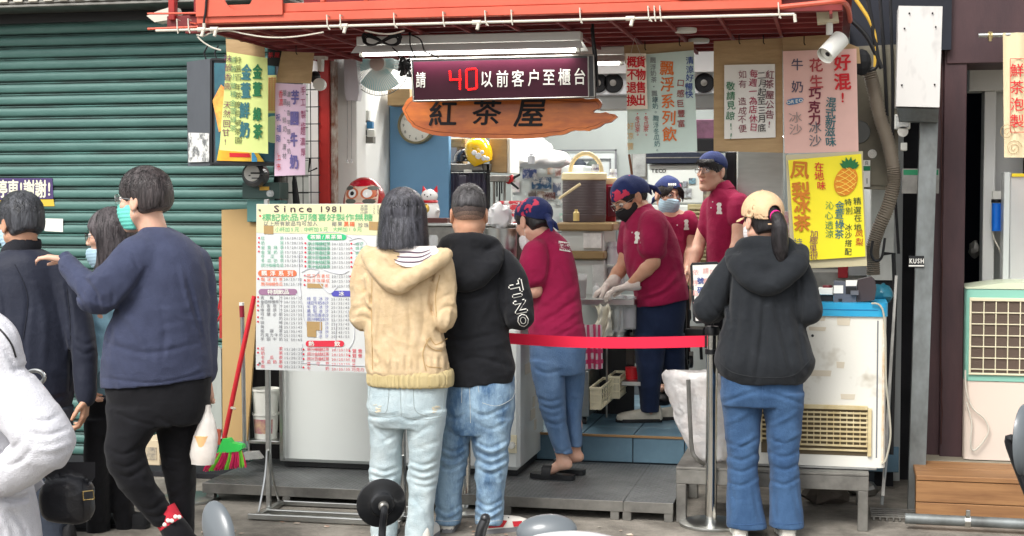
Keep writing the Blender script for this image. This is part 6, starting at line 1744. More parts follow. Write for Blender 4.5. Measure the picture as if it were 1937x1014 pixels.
class Head:
 """head frame: yaw 0 looks at the viewer, +90 to the viewer's right, 180 away; pitch + looks down; roll + tips to the viewer's right"""
 def __init__(s,c,yaw,pitch=0,roll=0,sc=1.0):
  y=math.radians(yaw);pi_=math.radians(pitch)
  f=(-FLAT*math.cos(y)+RIGHT*math.sin(y));u=Vector((0,0,1))
  r=f.cross(u)
  f2=f*math.cos(pi_)-u*math.sin(pi_);u2=u*math.cos(pi_)+f*math.sin(pi_)
  if roll:
   q=Matrix.Rotation(math.radians(roll),3,FLAT);f2,u2,r=q@f2,q@u2,q@r
  s.c,s.f,s.u,s.r,s.sc=Vector(c),f2,u2,r,sc
 def w(s,x,y,z):return s.c+(s.r*x+s.f*y+s.u*z)*s.sc
 def loc(s,X,Y,Z):
  X,Y,Z=X-s.c.x,Y-s.c.y,Z-s.c.z
  g=lambda v:(X*v.x+Y*v.y+Z*v.z)/s.sc
  return g(s.r),g(s.f),g(s.u)
 def sdf(s,X,Y,Z,face=True):
  x,y,z=s.loc(X,Y,Z);ax=np.abs(x)
  d=d_ell(x,y,z,(0,-.012,.033),(.074,.094,.082))
  d=smin(d,d_ell(x,y,z,(0,.022,-.035),(.058,.066,.082)),.03)
  d=smin(d,d_cap(ax,y,z,(.053,.0,-.05),(.018,.066,-.098),.018,.018),.03)
  if face:
   d=smin(d,d_ell(ax,y,z,(.040,.056,-.014),(.022,.022,.018)),.02)
   d=smin(d,d_cap(ax,y,z,(0,.082,.036),(.036,.071,.038),.008,.006),.016)
   d=smax(d,-d_ell(ax,y,z,(.032,.106,.014),(.017,.022,.012)),.012)
   d=smin(d,d_cap(x,y,z,(0,.088,.022),(0,.106,-.020),.006,.011),.012)
   d=smin(d,d_ell(ax,y,z,(.013,.096,-.024),(.009,.010,.008)),.008)
   d=smin(d,d_ell(x,y,z,(0,.082,-.054),(.024,.012,.014)),.014)
   d=smax(d,-d_cap(ax,y,z,(0,.101,-.055),(.022,.093,-.054),.0022,.0018),.004)
   d=smin(d,d_ell(x,y,z,(0,.074,-.094),(.018,.016,.014)),.016)
  ea=d_ell(ax,y*.97+.2*z,z,(.078,-.012,-.004),(.008,.02,.033))
  ea=smax(ea,-d_ell(ax,y,z,(.088,-.010,.0),(.006,.011,.02)),.006)
  d=smin(d,ea,.010)
  return d*s.sc
HAND_F=(.93,1.0,.95,.78)
def put_hand(fd,wr,dirn,pn,th,curl=35,L=1.0,inf=0.0,spread=.0,tcurl=20):
 """palm, four jointed fingers and a side thumb. dirn: wrist->knuckles, pn: palm faces, th: thumb side"""
 d=Vector(dirn).normalized();th=Vector(th);th=(th-d*th.dot(d)).normalized();pn_=Vector(pn);pn_=(pn_-d*pn_.dot(d)-th*pn_.dot(th)).normalized()
 wr=Vector(wr)
 for i in range(4):
  o=(1.5-i)*.0195*L
  kn=wr+d*(.088-abs(1-i)*.004)*L+th*o
  fd.cap(wr+th*o*.55+d*.012,kn,.0135*L+inf,.0115*L+inf,.012)
  p,a=kn,math.radians(curl*.6)
  for j,ln in enumerate((.044,.027,.021)):
   dd=d*math.cos(a)+pn_*math.sin(a)+th*(spread*(1.5-i)*.1)
   q=p+dd*ln*HAND_F[i]*L
   r0=(.0092,.0084,.0074,.0062)[j]*L+inf;r1=(.0084,.0074,.0062)[j]*L+inf
   fd.cap(p,q,r0,r1,.004)
   p=q;a+=math.radians(curl)
 b=wr+d*.018*L+th*.022*L
 k1=b+(d*.62+th*.62+pn_*.35).normalized()*.042*L
 k2=k1+(d*.85+th*(.4-tcurl*.01)+pn_*.35).normalized()*.030*L
 k3=k2+(d*.9+th*(.2-tcurl*.015)+pn_*.45).normalized()*.024*L
 fd.cap(b,k1,.0145*L+inf,.0115*L+inf,.012);fd.cap(k1,k2,.0108*L+inf,.0095*L+inf,.004);fd.cap(k2,k3,.0095*L+inf,.0075*L+inf,.004)
 return fd
class Person:
 def __init__(s,label,Y,group=None):
  s.Y=Y;s.root=thing('person',label,'person',group);s.k=None
 def p(s,x,y,dy=0.0):return at(x,y,s.Y+dy)
 def px(s,n,x=900,y=600):return mpp(x,y,s.Y)*n
 def sl(s,rows):
  """rows of (py, x_left, x_right, halfdepth[, dy]) in photo pixels -> loft slices"""
  out=[]
  for r_ in rows:
   dy=r_[4]if len(r_)>4 else 0.0
   c=s.p((r_[1]+r_[2])/2,r_[0],dy)
   out.append((c.z,c.x,c.y,mpp((r_[1]+r_[2])/2,r_[0],s.Y+dy)*abs(r_[2]-r_[1])/2*.965,r_[3]*.93))
  return out
 def box(s,pts,m):
  P=[Vector(q)for q in pts]
  return[min(q[i]for q in P)-m for i in range(3)],[max(q[i]for q in P)+m for i in range(3)]
 def body(s,H,neck,arms,legs,torso,mt,hands=(),neck_r=.052):
  """one continuous skin. arms: [(sh, el, wr)], legs: [(hip, knee, ankle, toe)] world points; torso: list of (pt, w, d)"""
  pts=[H.w(0,0,.13),neck]+[q for a in arms for q in a]+[q for l in legs for q in l]
  lo,hi=s.box(pts,.12)
  fine=[(tuple(H.c-Vector((.12,)*3)),tuple(H.c+Vector((.12,)*3)))]
  for h in hands:
   c=Vector(h[0])+Vector(h[1]).normalized()*.08
   fine.append((tuple(c-Vector((.1,)*3)),tuple(c+Vector((.1,)*3))))
  fd=Field(lo,hi,.013,fine,.0042)
  fd.put(H.sdf,list(H.c-Vector((.16,)*3)),list(H.c+Vector((.16,)*3)),.01)
  fd.cap(H.w(0,-.022,-.05),neck,neck_r,neck_r*1.12,.02)
  T=[Vector(t)for t in torso]
  for i in range(len(T)-1):fd.cap(T[i],T[i+1],.08,.08,.04)
  for a in arms:
   fd.cap(T[0],a[0],.06,.05,.05)
   fd.chain([a[0],a[1],a[1].lerp(a[2],.3),a[2]],[.047,.040,.042,.026],.015)
  for l in legs:
   fd.cap(T[-1],l[0],.068,.066,.03)
   fd.chain([l[0],l[1],l[1].lerp(l[2],.3),l[2]],[.064,.044,.044,.030],.02)
   fd.cap(l[2],l[3],.030,.022,.02)
   hl=l[2]-(l[3]-l[2]).normalized()*.03+Vector((0,0,-.02));fd.cap(l[2],hl,.028,.026,.02)
  for h in hands:
   put_hand(fd,*h[:4],**(h[4]if len(h)>4 else{}))
  s.H=H
  s.skin=part('body',fd.mesh('body'),mt,s.root)
  return s.skin
 def eyes(s,H,open_=1.0,look=(0,0),brows=True,lips=None,lidm=None):
  for sx in(-1,1):
   e=MB().ell(H.w(sx*.031,.0765,.014),(.0125*H.sc,)*3,14)
   part('eye',e,m_eyew,s.root)
   part('iris',MB().ell(H.w(sx*.031+look[0],.0855,.0145+look[1]),(.0055*H.sc,)*3,10),m_iris,s.root)
   pts=[H.w(sx*(.031+.0155*math.cos(a)),.0885-.003*abs(math.cos(a))-.006*(sx*math.cos(a)>0),.0145+.0072*math.sin(a)*open_)for a in[math.pi*k/8 for k in range(9)]]
   part('lash',MB().tube(pts,.0016*H.sc,5),m_hair,s.root)
   if brows:part('brow',MB().tube([H.w(sx*.014,.093,.034),H.w(sx*.030,.090,.040),H.w(sx*.048,.078,.036)],[.0022,.003,.0014],6),m_hair,s.root)
  if lips:
   part('lips',MB().tube([H.w(-.021,.0885,-.054),H.w(-.01,.0945,-.0525),H.w(0,.0955,-.054),H.w(.01,.0945,-.0525),H.w(.021,.0885,-.054)],[.0012,.0034,.004,.0034,.0012],7),m_lips,s.root)
 def glasses(s,H,mt,lens=None,w=.024,h=.018,half=False):
  g=MB()
  for sx in(-1,1):
   g.tube([H.w(sx*(.032+w*math.copysign(abs(math.cos(a))**.7,math.cos(a))),.104-.012*(math.cos(a)*.5+.5)**2,.012+h*math.copysign(abs(math.sin(a))**.7,math.sin(a)))for a in[2*math.pi*k/20 for k in range(20)]],.0015,5,closed=True)
   g.tube([H.w(sx*.057,.091,.017),H.w(sx*.078,.04,.014),H.w(sx*.082,-.01,.006)],.0017,5)
  g.tube([H.w(-.009,.103,.016),H.w(0,.108,.018),H.w(.009,.103,.016)],.0015,5)
  o=part('glasses',g,mt,s.root)
  if lens:
   for sx in(-1,1):
    l=MB().add([H.w(sx*(.032+w*.95*math.cos(a)),.103-.012*(math.cos(a)*.5+.5)**2,.012+h*.95*math.sin(a))for a in[2*math.pi*k/16 for k in range(16)]],[tuple(range(16))])
    part('lens',l,lens,o)
  return o
 def mask(s,H,mt,z0=-.118,z1=.0,dx=.066,drop=0.0,pleats=True,loops=True):
  lo,hi=list(H.c-Vector((.15,)*3)),list(H.c+Vector((.15,)*3))
  fd=Field(lo,hi,.0045)
  def fn(X,Y,Z):
   x,y,z=H.loc(X,Y,Z);z=z+drop
   base=d_ell(x,y,z,(0,.019,-.045),(.070,.089,.092))
   base=smin(base,d_ell(x,y,z,(0,.090,-.03),(.020,.030,.034)),.03)
   if pleats:base=base-.0012*np.sin(z*420)
   zc=z-(-.052)
   lim=smax(np.abs(zc+.1*np.abs(x))-.052,.012-y,.006)
   lim=smax(lim,(z-z1)-.25*(0.02-np.abs(x)),.006)
   lim=smax(lim,z0-z,.006)
   return smax(base,lim,.006)*H.sc
  fd.put(fn,k=0)
  o=part('face_mask',fd.mesh('face_mask'),mt,s.root)
  if loops:
   m=MB()
   for sx in(-1,1):
    m.tube([H.w(sx*.06,.025,-.018-drop),H.w(sx*.074,-.006,.022),H.w(sx*.083,-.022,.012),H.w(sx*.082,-.020,-.02)],.0013,5)
    m.tube([H.w(sx*.052,.03,-.092-drop),H.w(sx*.072,.0,-.05),H.w(sx*.082,-.020,-.02)],.0013,5)
   part('ear_loop',m,m_paperw,o)
  return o
 def hair(s,H,kind,mt=None,seed=1):
  mt=mt or m_hair
  R_=.24 if kind in('bob','long','grey_long')else .15
  fd=Field(list(H.c-Vector((.15,.15,R_))),list(H.c+Vector((.15,.15,.16))),.0045)
  def fn(X,Y,Z):
   x,y,z=H.loc(X,Y,Z);ax=np.abs(x)
   if kind=='short':
    d=d_ell(x,y,z,(0,-.014,.040),(.077,.099,.086))
    d=smin(d,d_ell(x,y,z,(0,.008,.082),(.070,.084,.052)),.02)
    d=smax(d,-(z-.002+.30*y)+.014*(vnoise(x*60,y*60,z*0)-.5),.02)
    d=smax(d,-d_ell(x,y,z,(0,.115,.0),(.075,.085,.07)),.01)
    d=smax(d,-d_ell(ax,y,z,(.09,.01,-.02),(.03,.034,.045)),.01)
   elif kind=='mop':
    d=d_ell(x,y,z,(0,-.012,.046),(.086,.108,.092))
    d=smin(d,d_ell(x,y,z,(0,-.045,-.005),(.076,.07,.07)),.03)
    d=smax(d,-(z+.055+.35*(y+.03)),.012)
    d=smax(d,-d_ell(x,y,z,(0,.13,-.022),(.09,.085,.07)),.01)
    d=smax(d,-d_ell(ax,y,z,(.095,.012,-.03),(.04,.034,.045)),.01)
   elif kind=='under':
    d=d_ell(x,y,z,(0,-.012,.034),(.080,.101,.088))
    d=smin(d,d_ell(x,y,z,(0,-.05,-.03),(.062,.055,.05)),.02)
    d=smax(d,-(z+.062+.3*(y+.03)),.01)
    d=smax(d,-d_ell(x,y,z,(0,.12,-.010),(.084,.088,.082)),.01)
    d=smax(d,-d_ell(ax,y,z,(.09,.012,-.03),(.035,.03,.04)),.01)
   else:
    d=d_ell(x,y,z,(0,-.012,.042),(.088,.108,.092))
    zb_=-.135 if kind=='bob' else-.20
    w=.094+.10*np.clip(-.02-z,0,.1)
    q=np.sqrt((x/w)**2+((y+.018)/(w*1.02))**2)
    sd_=smax((q-1)*.09,np.abs(z-(zb_+.045)/2)-(.045-zb_)/2,.02)
    d=smin(d,sd_,.03)
    d=smax(d,-d_ell(x,y,z,(0,.135,-.05),(.066 if kind=='bob' else .16,.11,.115)),.012)
   th=np.arctan2(x,y+.03)
   crown=np.clip((z-.08)/.05,0,1)
   if kind in('short','mop','under'):
    n=vnoise(x*45+seed,y*45,z*18)*.5+vnoise(x*95,y*95+seed,z*30)*.5
    d=d+(n-.5)*(.007 if kind=='mop' else .005)
   else:
    n=vnoise(th*9+seed,z*4,z*0+seed)*.6+vnoise(th*26+seed,z*5,z*0)*.4
    d=d+(n-.5)*.006
    if True:d=smax(d,-(z-(-.135 if kind=='bob' else-.20))-.016*vnoise(th*22,z*0,z*0+seed),.004)
   return d*H.sc
  fd.put(fn,k=0)
  o=part('hair',fd.mesh('hair'),mt,s.root)
  n,K={'short':(2600,4),'mop':(3600,6),'under':(500,4),'bob':(3600,9),'long':(2600,9)}[kind]
  rs=np.random.RandomState(seed)
  d=rs.normal(size=(n*3,3))+[0,0,.35];d/=np.linalg.norm(d,axis=1)[:,None]
  x,y,z=d.T
  ph=np.arctan2(x,y)
  ok=(z>-.15)&~((y>.55)&(z<.45))
  if kind=='under':ok&=z<.2
  if kind=='short':ok&=z>.28
  if kind in('bob','long'):ok&=np.abs(ph)>(.75 if kind=='bob' else 1.15)
  d=d[ok][:n];n=len(d);ph=np.arctan2(d[:,0],d[:,1])
  cr=np.array([.1*math.sin(seed),-.35,.9]);t=d-cr*(d@cr)[:,None];t/=np.linalg.norm(t,axis=1)[:,None]+1e-6
  t+=rs.normal(size=t.shape)*.22
  lift=.004+.03*rs.rand(n)**3
  pts=np.zeros((n,K,3));nor=np.zeros((n,K,3))
  for k in range(K):
   u=k/(K-1)
   if kind in('bob','long'):
    L_=(.135 if kind=='bob' else .2)+(rs.rand(n)-.5)*.02 if k==0 else L_
    C=np.array([0,-.012,.042]);rr=np.array([.089,.109,.093])
    if u<.5:
     el=np.arccos(np.clip(d[:,2],-1,1));a=el+(math.pi/2-el)*u*2
     nn=np.stack([np.sin(a)*np.sin(ph),np.sin(a)*np.cos(ph),np.cos(a)],1);p=C+nn*rr
    else:
     v=(u-.5)*2;w=.094+.10*np.clip(v*L_-.02,0,.1)
     nn=np.stack([np.sin(ph),np.cos(ph),0*ph],1)
     p=np.stack([np.sin(ph)*w,np.cos(ph)*w*1.02-.018*v-.008,.042-v*(L_+.035)],1)
    p=p+nn*(lift*(.15+.25*u))[:,None]
   else:
    mop=kind=='mop'
    C=np.array([0,-.012,.046])if mop else np.array([0,-.008,.050]);rr=np.array([.086,.108,.092])if mop else np.array([.075,.093,.087])
    L_=(.35+.3*rs.rand(n))if mop else(.14+.2*rs.rand(n))if k==0 else L_
    nn=d+t*(u*L_)[:,None];nn/=np.linalg.norm(nn,axis=1)[:,None]
    p=C+nn*rr*(1+lift*(1.2 if mop else 3.0)*u+(.004 if mop else .012)*u)[:,None]
   pts[:,k]=p;nor[:,k]=nn
  tan=np.gradient(pts,axis=1);sd_=np.cross(tan,nor);sd_/=np.linalg.norm(sd_,axis=2)[:,:,None]+1e-9
  wd=(.0011*(1-np.linspace(0,1,K)**2*.85))[None,:,None]*(.6+.8*rs.rand(n))[:,None,None]
  V2=np.stack([pts-sd_*wd,pts+sd_*wd],2).reshape(-1,3)
  B=np.array([list(H.r),list(H.f),list(H.u)])*H.sc
  V2=V2@B+np.array(list(H.c))
  b0=(np.arange(n)[:,None]*K+np.arange(K-1)[None,:]).ravel()*2
  me=bpy.data.meshes.new('strands');me.from_pydata(V2.tolist(),[],np.stack([b0,b0+1,b0+3,b0+2],1).tolist())
  me.polygons.foreach_set('use_smooth',[True]*len(me.polygons))
  part('strands',me,mt,o,kind='stuff')
  return o
def skin_mat(name,rgb,rgb2):
 m=M(name,rgb,.5,var=.3,vs=9,rgb2=rgb2,bump=.05,bs=160)
 b=m.node_tree.nodes['Principled BSDF']
 b.inputs['Subsurface Weight'].default_value=.12
 b.inputs['Subsurface Radius'].default_value=(.02,.008,.004)
 b.inputs['Subsurface Scale'].default_value=.5
 return m
m_skin=skin_mat('skin',(226,184,160),(212,160,136))
m_skin2=skin_mat('skin_tan',(210,164,136),(192,140,112))
m_eyew=M('eye_white',(214,206,200),.2)
m_iris=M('iris_dark',(34,24,22),.1)
m_lips=M('lips',(178,104,98),.45)
def cloth(name,rgb,rgb2=None,var=.12,vs=5,bump=.25,bs=260,r=.85,st=(1,1,1),thr=None,sheen=.08,crease=.06,cs=(5,5,6)):
 m=M(name,rgb,r,det=10,var=var,vs=vs*1.6,rgb2=rgb2,bump=bump,bs=bs,st=st,thr=thr,spec=.2,sheen=sheen)
 nt=m.node_tree;N=nt.nodes;L=nt.links
 b=N['Principled BSDF']
 tc=[n for n in N if n.type=='TEX_COORD'][0];last=[n for n in N if n.type=='BUMP'][0]
 prev=last
 for i,(sc_,rot,am)in enumerate(((1.0,.5,crease),(1.9,-.7,crease*.7))):
  mp=N.new('ShaderNodeMapping');mp.inputs['Scale'].default_value=tuple(v*sc_ for v in cs);mp.inputs['Rotation'].default_value=(rot*.6,rot,rot*.3);mp.inputs['Location'].default_value=(i*7.3,1.7,0)
  no=N.new('ShaderNodeTexNoise');no.inputs['Scale'].default_value=1.0;no.inputs['Detail'].default_value=2.5;no.inputs['Roughness'].default_value=.45;no.inputs['Distortion'].default_value=1.1
  a1=N.new('ShaderNodeMath');a1.operation='SUBTRACT';a1.inputs[1].default_value=.5
  a2=N.new('ShaderNodeMath');a2.operation='ABSOLUTE'
  rp=N.new('ShaderNodeMapRange');rp.interpolation_type='SMOOTHSTEP';rp.inputs['From Min'].default_value=0;rp.inputs['From Max'].default_value=.16;rp.inputs['To Min'].default_value=1;rp.inputs['To Max'].default_value=0
  bp=N.new('ShaderNodeBump');bp.inputs['Strength'].default_value=am;bp.inputs['Distance'].default_value=.018
  L.new(tc.outputs['Object'],mp.inputs['Vector']);L.new(mp.outputs[0],no.inputs['Vector']);L.new(no.outputs['Fac'],a1.inputs[0]);L.new(a1.outputs[0],a2.inputs[0]);L.new(a2.outputs[0],rp.inputs['Value']);L.new(rp.outputs['Result'],bp.inputs['Height']);L.new(prev.outputs[0],bp.inputs['Normal'])
  prev=bp
 L.new(prev.outputs[0],b.inputs['Normal'])
 return m
def hair_mat(name,rgb,rgb2,r=.38):
 m=M(name,rgb,r,var=.5,vs=60,rgb2=rgb2,st=(1,1,.12),bump=.5,bs=240,spec=.5)
 return m
m_hair=hair_mat('hair_black',(46,42,44),(18,16,18))
m_hairw=hair_mat('hair_grey_black',(76,76,80),(22,22,24))
m_denim_l=cloth('denim_pale',(196,208,210),(164,182,188),.2,7,.4,220,st=(1,1,.7),crease=.10)
m_denim_m=cloth('denim_mid',(146,172,192),(74,104,136),.4,6.5,.4,220,st=(1,1,.4),thr=(.38,.62),crease=.10)
m_denim_b=cloth('denim_blue',(68,98,134),(46,72,106),.3,5,.4,220,st=(1,1,.5))
m_denim_w=cloth('denim_worker',(104,132,166),(74,102,138),.3,5,.4,220,st=(1,1,.5))
m_navy_t=cloth('navy_trousers',(34,46,74),(26,36,60),.2,5)
m_black_t=cloth('black_denim',(26,26,30),(19,19,22),.2,5)
m_polo=cloth('polo_crimson',(160,32,76),(142,26,66),.15,4,.3,330,crease=.10)
m_hood_b=cloth('hoodie_black',(30,31,35),(24,25,28),.15,5)
m_jack=cloth('jacket_charcoal',(40,43,47),(31,34,38),.15,5)
m_beige=cloth('cardigan_beige',(216,192,156),(198,172,134),.2,9,.45,240)
m_rib=cloth('rib_sand',(206,188,142),(186,168,122),.2,6)
m_sweat=cloth('sweater_navy',(68,74,98),(57,62,84),.2,5,.4,300)
m_navyj=cloth('jacket_navy',(44,48,62),(36,39,52),.15,3,.12,120,.55)
m_whiteh=cloth('hoodie_white',(212,212,217),(198,198,204),.06,8,.4,200,crease=.06)
m_capb=cloth('cap_tan',(228,194,156),(216,180,140),.12,8)
m_band=cloth('scarf_navy',(44,56,104),(34,44,86),.2,8)
m_bandr=cloth('scarf_pink',(206,64,92),None,.0,8)
m_maskg=M('mask_teal',(110,206,190),.7)
m_maskb=M('mask_blue',(176,206,222),.7)
m_maskk=M('mask_black',(26,26,30),.75)
m_maskw=M('mask_white',(224,220,220),.7)
m_pinkt=M('hair_tie_pink',(230,40,140),.6)
m_shoew=M('shoe_white',(226,222,212),.55,var=.1,vs=14)
m_shoer=M('shoe_red',(190,34,46),.5)
m_soleg=M('sole_grey',(120,120,122),.7)
def shoe(P,ankle,toe,mt_up,mt_sole,L=.27,W=.05,name='shoe',h=.085,accents=()):
 """sneaker lying along ankle->toe on the ground under them (z of sole = toe.z)"""
 d=Vector((toe.x-ankle.x,toe.y-ankle.y,0));d.normalize();r=Vector((d.y,-d.x,0));z0=toe.z
 heel=Vector((ankle.x,ankle.y,z0))-d*.065
 lo,hi=P.box([heel,heel+d*L],.09);lo[2]=z0-.02;hi[2]=z0+h+.06
 fd=Field(lo,hi,.005)
 def up(X,Y,Z):
  x=(X-heel.x)*d.x+(Y-heel.y)*d.y;y=(X-heel.x)*r.x+(Y-heel.y)*r.y;z=Z-z0
  u=x/L
  w=np.interp(u,[-.05,.03,.2,.45,.72,.9,1.0,1.03],[.012,.032,.037,.038,W,.044,.024,.006])
  hh=np.interp(u,[-.05,.04,.22,.4,.6,.85,1.0,1.03],[.03,h,h*.92,h*.8,.062,.048,.034,.02])
  q=(np.abs(y/w)**2.6+(np.abs(z-.012)/hh)**2.4)**.4
  dd=(q-1)*.03
  return smax(smax(dd,.014-z,.004),smax(-x-.004,x-L-.002,.004),.01)
 fd.put(up,k=0)
 fd.put(lambda X,Y,Z:d_cap(X,Y,Z,tuple(heel+d*.06+Vector((0,0,h+.01))),tuple(heel+d*.075+Vector((0,0,h+.06))),.030,.034),k=.006,op='s')
 o=part(name,fd.mesh(name),mt_up,P.root)
 prof_=[(-.01,.0),(.0,.024),(.08,.036),(.35,.038),(.68,W+.003),(.88,.044),(.98,.026),(1.02,0)]
 pts=[heel+d*(u*L)+r*w for u,w in prof_]+[heel+d*(u*L)-r*w for u,w in prof_[1:-1][::-1]]
 part('sole',MB().prism([Vector((q.x,q.y,z0))for q in pts],.022,Vector((0,0,1))),mt_sole,o)
 return o,heel,d,r
# ================================================================== THE PEOPLE
from mathutils.bvhtree import BVHTree
class Hit:
 """lays flat print on an already built garment: the nearest point of the cloth under each mark"""
 def __init__(s,obj,Y,off=.003):
  me=obj.data
  s.b=BVHTree.FromPolygons([v.co[:]for v in me.vertices],[p.vertices[:]for p in me.polygons]);s.Y,s.off=Y,off
 def __call__(s,x,y):
  o=Vector((0,0,CAM_H));d=ray(x,y).normalized()
  h=s.b.ray_cast(o,d)
  return(h[0]-d*s.off)if h[0]else at(x,y,s.Y)
def stitch(P,obj,name,lines,mt,r=.0016,off=.001):
 h=Hit(obj,P.Y,off);mb=MB()
 for l in lines:
  pts=[h(*q[:2])for q in[tuple(v)for v in spline([Vector((x,y,0))for x,y in l],6)]]
  mb.tube(pts,r,5)
 return part(name,mb,mt,obj,kind='stuff' if len(lines)>1 else None)
def garment(P,name,mt,lofts,chains=(),k=.03,h=.0075,fold=None,spots=(),cuts=(),ell=(),parent=None,base=1.0,post=None,strokes=()):
 """lofts: (rows, kwargs); chains: (points, radii, k)"""
 allp=[]
 L=[(P.sl(r),kw)for r,kw in lofts]
 for sl,kw in L:
  for z,x,y,w,d in sl:allp+=[Vector((x-w,y-d,z)),Vector((x+w,y+d,z))]
 for pts,rs,_k in chains:allp+=[q+Vector((r_,)*3)for q,r_ in zip(pts,rs)]+[q-Vector((r_,)*3)for q,r_ in zip(pts,rs)]
 for c,r_ in ell:allp+=[c+Vector(r_),c-Vector(r_)]
 lo,hi=P.box(allp,.03)
 fd=Field(lo,hi,h)
 for sl,kw in L:fd.loft(sl,**dict({'k':k},**kw))
 for pts,rs,_k in chains:fd.chain(pts,rs,_k)
 for c,r_ in ell:fd.ell(c,r_,k)
 if post:post(fd)
 if fold:fd.folds(fold[0],fold[1],seed=fold[2]if len(fold)>2 else 0,spots=spots,base=base)
 if strokes:fd.brush(strokes,P.Y)
 for a,b,r_ in cuts:fd.cap(a,b,r_,r_,.012,'s')
 return part(name,fd.mesh(name),mt,parent or P.root)
def dens(pts,rs,n=3):
 P_=spline(pts,n);R_=np.interp(np.linspace(0,len(rs)-1,len(P_)),range(len(rs)),rs)*.95
 return P_,[float(v)for v in R_]
# ---------------------------------------------------------------- woman in the beige cardigan
P=Person('woman with a black bob in a beige hooded cardigan and pale jeans, from behind',6.75)
p=P.p
H=Head(p(763,414),180,4,0,1.1)
shL,elL,wrL=p(697,498),p(689,596,-.02),p(722,578,.24)
shR,elR,wrR=p(834,498),p(838,596,-.02),p(800,578,.24)
P.body(H,p(763,470),[(shL,elL,wrL),(shR,elR,wrR)],[(p(732,760),p(728,890,.0),p(722,1010,0),p(718,1018,.17)),(p(802,760),p(798,890),p(796,1010),p(800,1018,.17))],[p(763,500),p(765,620),p(766,735)],m_skin,[(wrL,RIGHT*.5+FLAT,Vector((0,0,1)),RIGHT*-1,{'curl':40}),(wrR,RIGHT*-.5+FLAT,Vector((0,0,1)),RIGHT,{'curl':40})])
m_hair_b=hair_mat('hair_bob',(98,98,106),(30,30,34),.3)
P.hair(H,'bob',m_hair_b,3)
def pleats(fd):
 pass
car=garment(P,'cardigan',m_beige,[([(459,726,800,.07),(470,704,828,.09),(484,688,846,.105),(510,686,846,.115),(560,690,842,.12),(610,692,838,.125),(660,692,846,.135),(700,692,856,.145),(707,696,854,.142)],dict(e=2.4,tb=.0)),],[(*dens([p(700,488),p(688,530),p(687,600,-.02)],[.056,.058,.052],4),.02),(*dens([p(687,600,-.02),p(700,594,.1),p(722,578,.2)],[.055,.046,.04],4),.02),(*dens([p(832,490),p(838,530),p(838,600,-.02)],[.054,.058,.054],4),.02),(*dens([p(838,600,-.02),p(828,594,.1),p(802,578,.2)],[.057,.046,.04],4),.02)],fold=(.013,(13,13,5),1),spots=[(elL,.12,1.6),(elR,.12,1.6),(p(700,520,-.1),.08,1.0),(p(830,520,-.1),.1,1.0),(p(770,690,-.1),.2,.8)],base=.7,strokes=[([(745,552),(740,620),(734,690)],.006,7),([(722,555),(716,630),(712,695)],-.010,5),([(770,556),(776,620),(770,696)],-.009,5),([(795,545),(802,600),(792,660)],-.008,5),([(692,500),(701,550),(703,625)],-.014,4),([(822,505),(814,560),(822,605),(834,640)],-.014,4),([(668,588),(686,580),(700,588)],-.009,4),([(670,604),(686,598),(700,606)],-.008,4),([(828,592),(846,580),(860,584)],-.010,4),([(826,570),(842,560),(856,556)],-.007,4),([(678,560),(690,552),(696,548)],-.007,4),([(804,640),(815,656),(838,656),(846,642)],.010,4)]+[([(702+13*i,676),(703+13*i,700)],-.007,3.5)for i in range(12)])
def ribs(fd):
 c=p(775,715)
 fd.F-=(.003*np.sin(np.arctan2(fd.a[0][:,None,None]-c.x,fd.a[1][None,:,None]-c.y)*120)).astype(np.float32)+0*fd.a[2][None,None,:].astype(np.float32)
garment(P,'hem_band',m_rib,[([(698,696,858,.138),(706,692,862,.145),(722,692,862,.145),(729,694,860,.142)],dict(e=2.4,tb=-.01))],h=.0055,post=ribs,parent=car)
hb1,hr1=dens([p(694,474,-.03),p(704,500,-.09),p(728,526,-.12),p(752,540,-.13),p(782,522,-.125),(p(820,500,-.1)),p(846,480,-.04)],[.022,.026,.030,.034,.030,.028,.022],4)
garment(P,'hood',m_beige,[],[(hb1,hr1,.03)],ell=[(p(757,504,-.085),(.105,.045,.075)),(p(757,484,-.06),(.15,.06,.05))],fold=(.011,(14,14,12),5),h=.006,k=.04,parent=car)
def lin_(u,v):
 x0,x1=718+106*u,712+120*u
 yt=459+6*u+3*math.sin(math.pi*u);yb_=472+6*u+30*math.sin(math.pi*u)**1.3
 return p(x0+(x1-x0)*v,yt+(yb_-yt)*v,-.066-.062*math.sin(math.pi*u)-.022*v)
part('hood_lining',MB().grid(lin_,24,10),M('lining_white',(226,218,214),.8),car,smooth=80)
sb=MB()
for v0 in(.32,.56,.80):
 sb.grid(lambda u,v:lin_(.12+.76*u,min(.98,v0+.055*v+.05*math.sin(u*9)))+Vector((0,-.003,.001)),22,1)
part('lining_stripe',sb,M('stripe_purple',(74,48,78),.8),car,kind='stuff')
stitch(P,car,'seam_line',[[(705,700),(703,600),(704,520)],[(806,702),(800,668),(812,640),(818,646),(824,652),(834,648),(846,640)],[(806,642),(810,654),(822,662),(836,664)],[(806,690),(812,694),(836,696)],[(832,520),(824,560),(826,600)]],M('seam_beige',(184,152,104),.8),.0022)
